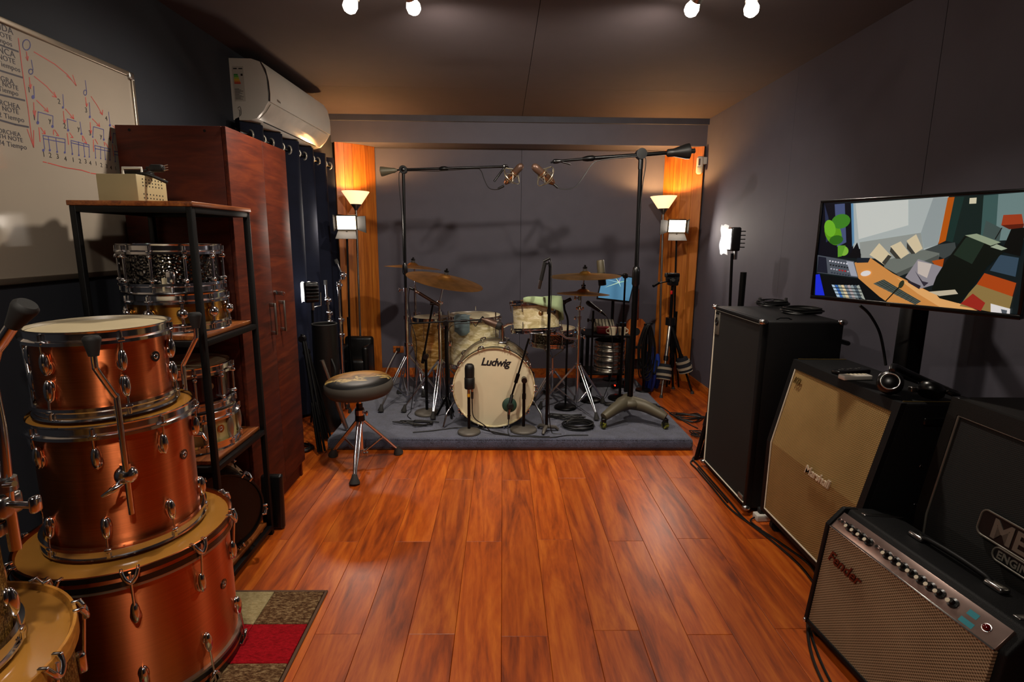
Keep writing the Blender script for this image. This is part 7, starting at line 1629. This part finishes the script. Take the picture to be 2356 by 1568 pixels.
# ------------------------------------------------------------------ stands and bags between the wardrobe and the riser
cx_, cy_ = -1.36, 4.97
T = Thing('armchair', 'small black leather armchair beside the bulging pine panel', 'armchair', (cx_, 4.93, 0), w=True)
T.part('seat', MB().bb((-1.44, 4.80, 0.10), (-1.235, 5.02, 0.34), 0.03, seg=3), M['leather'])
T.part('backrest', MB().bb((-1.47, 4.985, 0.08), (-1.205, 5.06, 0.52), 0.03, seg=3), M['leather'])
for x in (-1.235, -1.445): T.part('armrest', MB().bb((x-0.03, 4.80, 0.06), (x+0.03, 5.02, 0.46), 0.025, seg=3), M['leather'])
for x in (-1.44, -1.235):
    for y in (4.82, 5.03): T.part('foot', MB().cyl((x, y, 0), (x, y, 0.09), 0.014, n=10), M['black_metal'])
def folded_stand(lab, base, segs, tipdir, mat, knuckles, rad=0.07):
    T = Thing('folded_cymbal_stand', lab, 'cymbal stand', (base[0], base[1], 0), w=True); b = V((base[0], base[1], 0))
    pts = [b+V((0, 0, 0.03))]+[V(p) for p in segs]
    for k, (p, q) in enumerate(zip(pts, pts[1:])): T.part('tube_section', MB().cyl(p, q, max(0.016-0.0018*k, 0.009), n=12), mat)
    for k, p in enumerate(knuckles):
        kn = T.part('knuckle', MB().sph(p, 0.026, 12).cyl(V(p)-V((0, 0, 0.035)), V(p)+V((0, 0, 0.025)), 0.022, n=14), mat)
        T.part('wing_bolt', MB().cyl(V(p), V(p)+V((0.03, -0.012, 0.0)), 0.005, n=8).box(tuple(V(p)+V((0.034, -0.013, 0))), (0.012, 0.012, 0.026), 0.004), mat, kn)
    e = pts[-1]; d = V(tipdir).normalized()
    T.part('tip_felt', MB().cyl(e, e+d*0.035, 0.014, n=12), M['grey_rubber']); 
    for k in range(3):
        a = k*2*PI/3-0.6; lg = T.part('leg', MB().tube([b+V((0.015*math.cos(a), 0.015*math.sin(a), 0.36)), b+V((rad*math.cos(a), rad*math.sin(a), 0.03))], 0.006, 8), mat)
        T.part('rubber_foot', MB().cyl(b+V((rad*math.cos(a), rad*math.sin(a), 0.0)), b+V((rad*math.cos(a), rad*math.sin(a), 0.04)), 0.016, 0.011, 12), M['black_rubber'], lg)
y_ = 4.36
s1 = [at(u, v, y=y_) for u, v in ((785, 800), (782, 735), (778, 655), (787, 632), (776, 606))]
folded_stand('folded chrome cymbal stand with bent boom nearest the bulging pine panel', (s1[0].x, y_), s1, s1[-1]-s1[-2], M['chrome'], [s1[1], s1[2], s1[3], at(783, 770, y=y_)])
y_ = 4.22
s2 = [at(u, v, y=y_) for u, v in ((757, 800), (755, 720), (752, 690), (749, 655))]
folded_stand('folded straight chrome cymbal stand between the curtain and drum stool', (s2[0].x, y_), s2, V((0, 0, 1)), M['chrome'], [s2[1], s2[2], at(756, 740, y=y_)])
bp = at(752, 745, y=3.92); bp.x -= 0.018
T = Thing('soft_case', 'tall black soft drum stick case standing behind the drum stool', 'case', (bp.x, 3.92, 0), w=True)
T.part('body', MB().lathe([(0, 0), (0.07, 0.0), (0.085, 0.03), (0.092, 0.5), (0.088, bp.z), (0.080, bp.z-0.004), (0.08, bp.z-0.16), (0, bp.z-0.16)], 28, TR(bp.x, 3.92, 0) ), M['leather'])
T.part('rim', MB().torus(0.086, 0.006, 28, 8, TR(bp.x, 3.92, bp.z)), M['black_rubber'])
T.part('handle', MB().tube([(bp.x+0.06, 3.85, 0.4), (bp.x+0.09, 3.83, 0.48), (bp.x+0.06, 3.85, 0.56)], 0.007, 8, smooth=4), M['black_rubber'])
q0, q1 = at(740, 828, y=3.62), at(766, 880, y=3.60)
q1 = V((-1.09, 3.66, ZR+0.012)); tdn = (q1-V(q0)).normalized(); k_ = (ZR+0.012-q0.z)/tdn.z
solo('metal_tube', MB().cyl(q0, V(q0)+tdn*k_, 0.015, n=16), M['steel'], 'pale metal tube leaning upright behind the drum stool', 'tube')
for lab, pa_, pb2 in (('black folded microphone stand leaning beside the wardrobe edge', (-1.345, 3.62, 0.78), (-1.20, 3.44, 0.02)), ('black folded stand leaning behind the drum stool legs', (-1.37, 3.75, 0.66), (-1.235, 3.68, 0.02))):
    T = Thing('folded_microphone_stand', lab, 'microphone stand', (pb2[0], pb2[1], 0), w=True); a, b = V(pa_), V(pb2)
    T.part('tube', MB().cyl(a, b, 0.011, n=12), M['black_metal'])
    T.part('boom_arm', MB().cyl(a+V((0.012, 0.02, -0.05)), a.lerp(b, 0.7)+V((0.02, 0.025, 0)), 0.008, n=10), M['black_metal'])
    for k in range(3):
        ang_ = k*2*PI/3; o3 = V((math.cos(ang_), math.sin(ang_), 0))*0.024
        T.part('leg', MB().cyl(b.lerp(a, 0.42)+o3*0.6, b+o3+V((0, 0, 0.005)), 0.008, n=8), M['black_metal'])
    T.part('joint', MB().cyl(a-V((0, 0.02, 0.03)), a+V((0, 0.02, -0.03)), 0.022, n=14), M['black_plastic'])
q = at(716, 1000, z=0)
coil('coiled_cable', 'coil of black cable on the floor at the wardrobe corner', (q.x+0.02, 3.52, 0), 0.08, 5, 0.005, 0.012, seed=8)

# ------------------------------------------------------------------ beside the tall bass cabinet
a_, b_ = at(1624, 905, y=3.42), at(1602, 1052, y=3.36)
T = Thing('folded_microphone_stand', 'folded black stand leaning against the tall bass cabinet side', 'microphone stand', (b_.x, 3.36, 0), w=True)
T.part('tube', MB().cyl(V((b_.x, 3.36, 0.01)), V((1.375, 3.336, 0.52)), 0.015, n=12), M['black_metal'])
T.part('boom_arm', MB().cyl(V((b_.x+0.035, 3.37, 0.02)), V((1.405, 3.35, 0.45)), 0.010, n=10), M['black_metal'])
T.part('grip', MB().cyl(V((b_.x, 3.36, 0.01)).lerp(V((1.375, 3.336, 0.52)), 0.45), V((b_.x, 3.36, 0.01)).lerp(V((1.375, 3.336, 0.52)), 0.62), 0.020, n=14), M['black_plastic'])
solo('wooden_board', MB().bb((1.335, 3.29, 0.0), (1.60, 3.31, 0.86), 0.003), M['pine'], 'narrow orange wooden board standing behind the tall bass cabinet', 'board')
q = at(1612, 1035, z=0); coil('coiled_cable', 'loose coil of black cable at the riser corner by the bass cabinet', (1.375+0.02, 3.42, 0), 0.055, 6, 0.005, 0.012, seed=9)

# ------------------------------------------------------------------ cables on the riser and floor
def tangle(name, label, c, R0, n, seed, z, r=0.0042, sq=0.55, cat='cable'):
    rg = random.Random(seed); T = Thing(name, label, cat, (c.x, c.y, z), w=True); pts = []
    for k in range(n):
        a = k*2.2+rg.uniform(-0.5, 0.5); rr_ = R0*rg.uniform(0.55, 1.05)
        pts.append((c.x+rr_*math.cos(a), c.y+rr_*sq*math.sin(a), z+r+0.0055*((k*5) % 3)))
    T.part('cord', MB().tube(pts, r, 6, smooth=7), M['cable']); return T
q = at(1325, 986, z=ZR); coil('coiled_cable', 'neat coil of black cable on the riser before the two cymbal stand', (q.x+0.025, q.y+0.035, ZR), 0.10, 8, 0.0048, 0.014, seed=21, flat=0.75)
q = at(975, 972, z=ZR); q.x -= 0.045; q.y -= 0.03; tangle('loose_cable', 'loose loops of black cable before the ride cymbal stand', q, 0.17, 13, 2, ZR, sq=0.45)
q = at(1340, 940, z=ZR); tangle('loose_cable', 'tangled black cables under the two cymbal stand', V((0.50, 3.95, 0)), 0.155, 18, 5, ZR, sq=0.55)
q = at(1430, 955, z=ZR); tangle('loose_cable', 'black cable loops behind the rolling boom stand base', V((0.93, 4.27, 0)), 0.11, 14, 6, ZR, sq=0.45)
q = at(1530, 945, z=ZR); tangle('loose_cable', 'black cable heap at the riser edge near the tripod', V((1.17, 4.2, 0)), 0.13, 14, 7, ZR, sq=1.3)
tangle('loose_cable', 'big black cable loops on the floor in front of the camera tripod', V((1.52, 4.22, 0)), 0.16, 15, 12, 0.0, sq=0.9)
tangle('loose_cable', 'black cable loops on the floor behind the tall bass cabinet', V((1.52, 3.80, 0)), 0.14, 13, 14, 0.0, sq=0.8)
floor_cable('floor_cable', 'long black cable crossing the front of the riser below the bass drum', [], z=ZR+0.001, r=0.0042, world=[(-0.62, 3.62), (-0.50, 3.65), (-0.42, 3.68), (-0.33, 3.715), (-0.24, 3.722), (-0.17, 3.712), (-0.12, 3.675), (-0.07, 3.64), (0.0, 3.60), (0.05, 3.572)])
floor_cable('floor_cable', 'black cable lying from the riser toward the camera tripod', [(1440, 905), (1480, 925), (1520, 935), (1550, 955), (1585, 975), (1605, 985)], z=ZR+0.004, r=0.0045)
q = at(1430, 890, z=ZR)
T = Thing('power_strip', 'black power strip with glowing red lamps on the riser by the table', 'power strip', (q.x, q.y, ZR), R(20))
T.part('case', MB().box((0, 0, 0.016), (0.20, 0.05, 0.032), 0.006), M['black_plastic'])
for x in (-0.085, 0.085): T.part('indicator_lamp', MB().sph((x, -0.02, 0.028), 0.008, 10), M['amber_lens'])
for x in (-0.03, 0.03): T.part('plug', MB().box((x, 0.0, 0.045), (0.03, 0.03, 0.03), 0.006), M['black_rubber'])
# wall outlet
q = at(917, 803, y=YB)
T = Thing('wall_outlet', 'wall outlet with a black plug low on the back wall by the pine panel', 'outlet', (q.x, YB, q.z-0.04), w=True)
T.part('plate', MB().bb((q.x-0.055, YB-0.009, q.z-0.036), (q.x+0.055, YB, q.z+0.036), 0.003), M['skirting'])
pl_ = T.part('plug', MB().bb((q.x-0.02, YB-0.045, q.z-0.022), (q.x+0.02, YB-0.008, q.z+0.018), 0.006), M['black_rubber'])
T.part('lead', MB().tube([(q.x-0.01, YB-0.045, q.z-0.01), (q.x-0.06, YB-0.08, q.z-0.10), (q.x-0.10, YB-0.16, q.z-0.20), (q.x-0.09, 5.30, 0.02), (q.x-0.06, 5.25, 0.01)], 0.005, 6, smooth=5), M['white_plastic'], pl_)
# pedal under the bass drum side and spare stand base, dark floor hardware
T = Thing('bass_pedal', 'chrome and black bass drum pedal behind the pearl bass drum', 'pedal', (bx, 4.30, ZR), 0)
T.part('footboard', MB().box((0, 0.10, 0.045), (0.085, 0.26, 0.012), 0.003, RX(R(10))), M['chrome_soft'])
for s in (-1, 1): T.part('post', MB().cyl((s*0.055, -0.04, 0.0), (s*0.055, -0.04, 0.22), 0.009, n=10), M['chrome'])
T.part('axle', MB().cyl((-0.075, -0.04, 0.21), (0.075, -0.04, 0.21), 0.007, n=10), M['chrome'])
T.part('beater', MB().cyl((0, -0.04, 0.21), (0, -0.02, 0.27), 0.004, n=8).cyl((0, -0.055, 0.27), (0, 0.0, 0.27), 0.025, n=18), M['head_cream'])
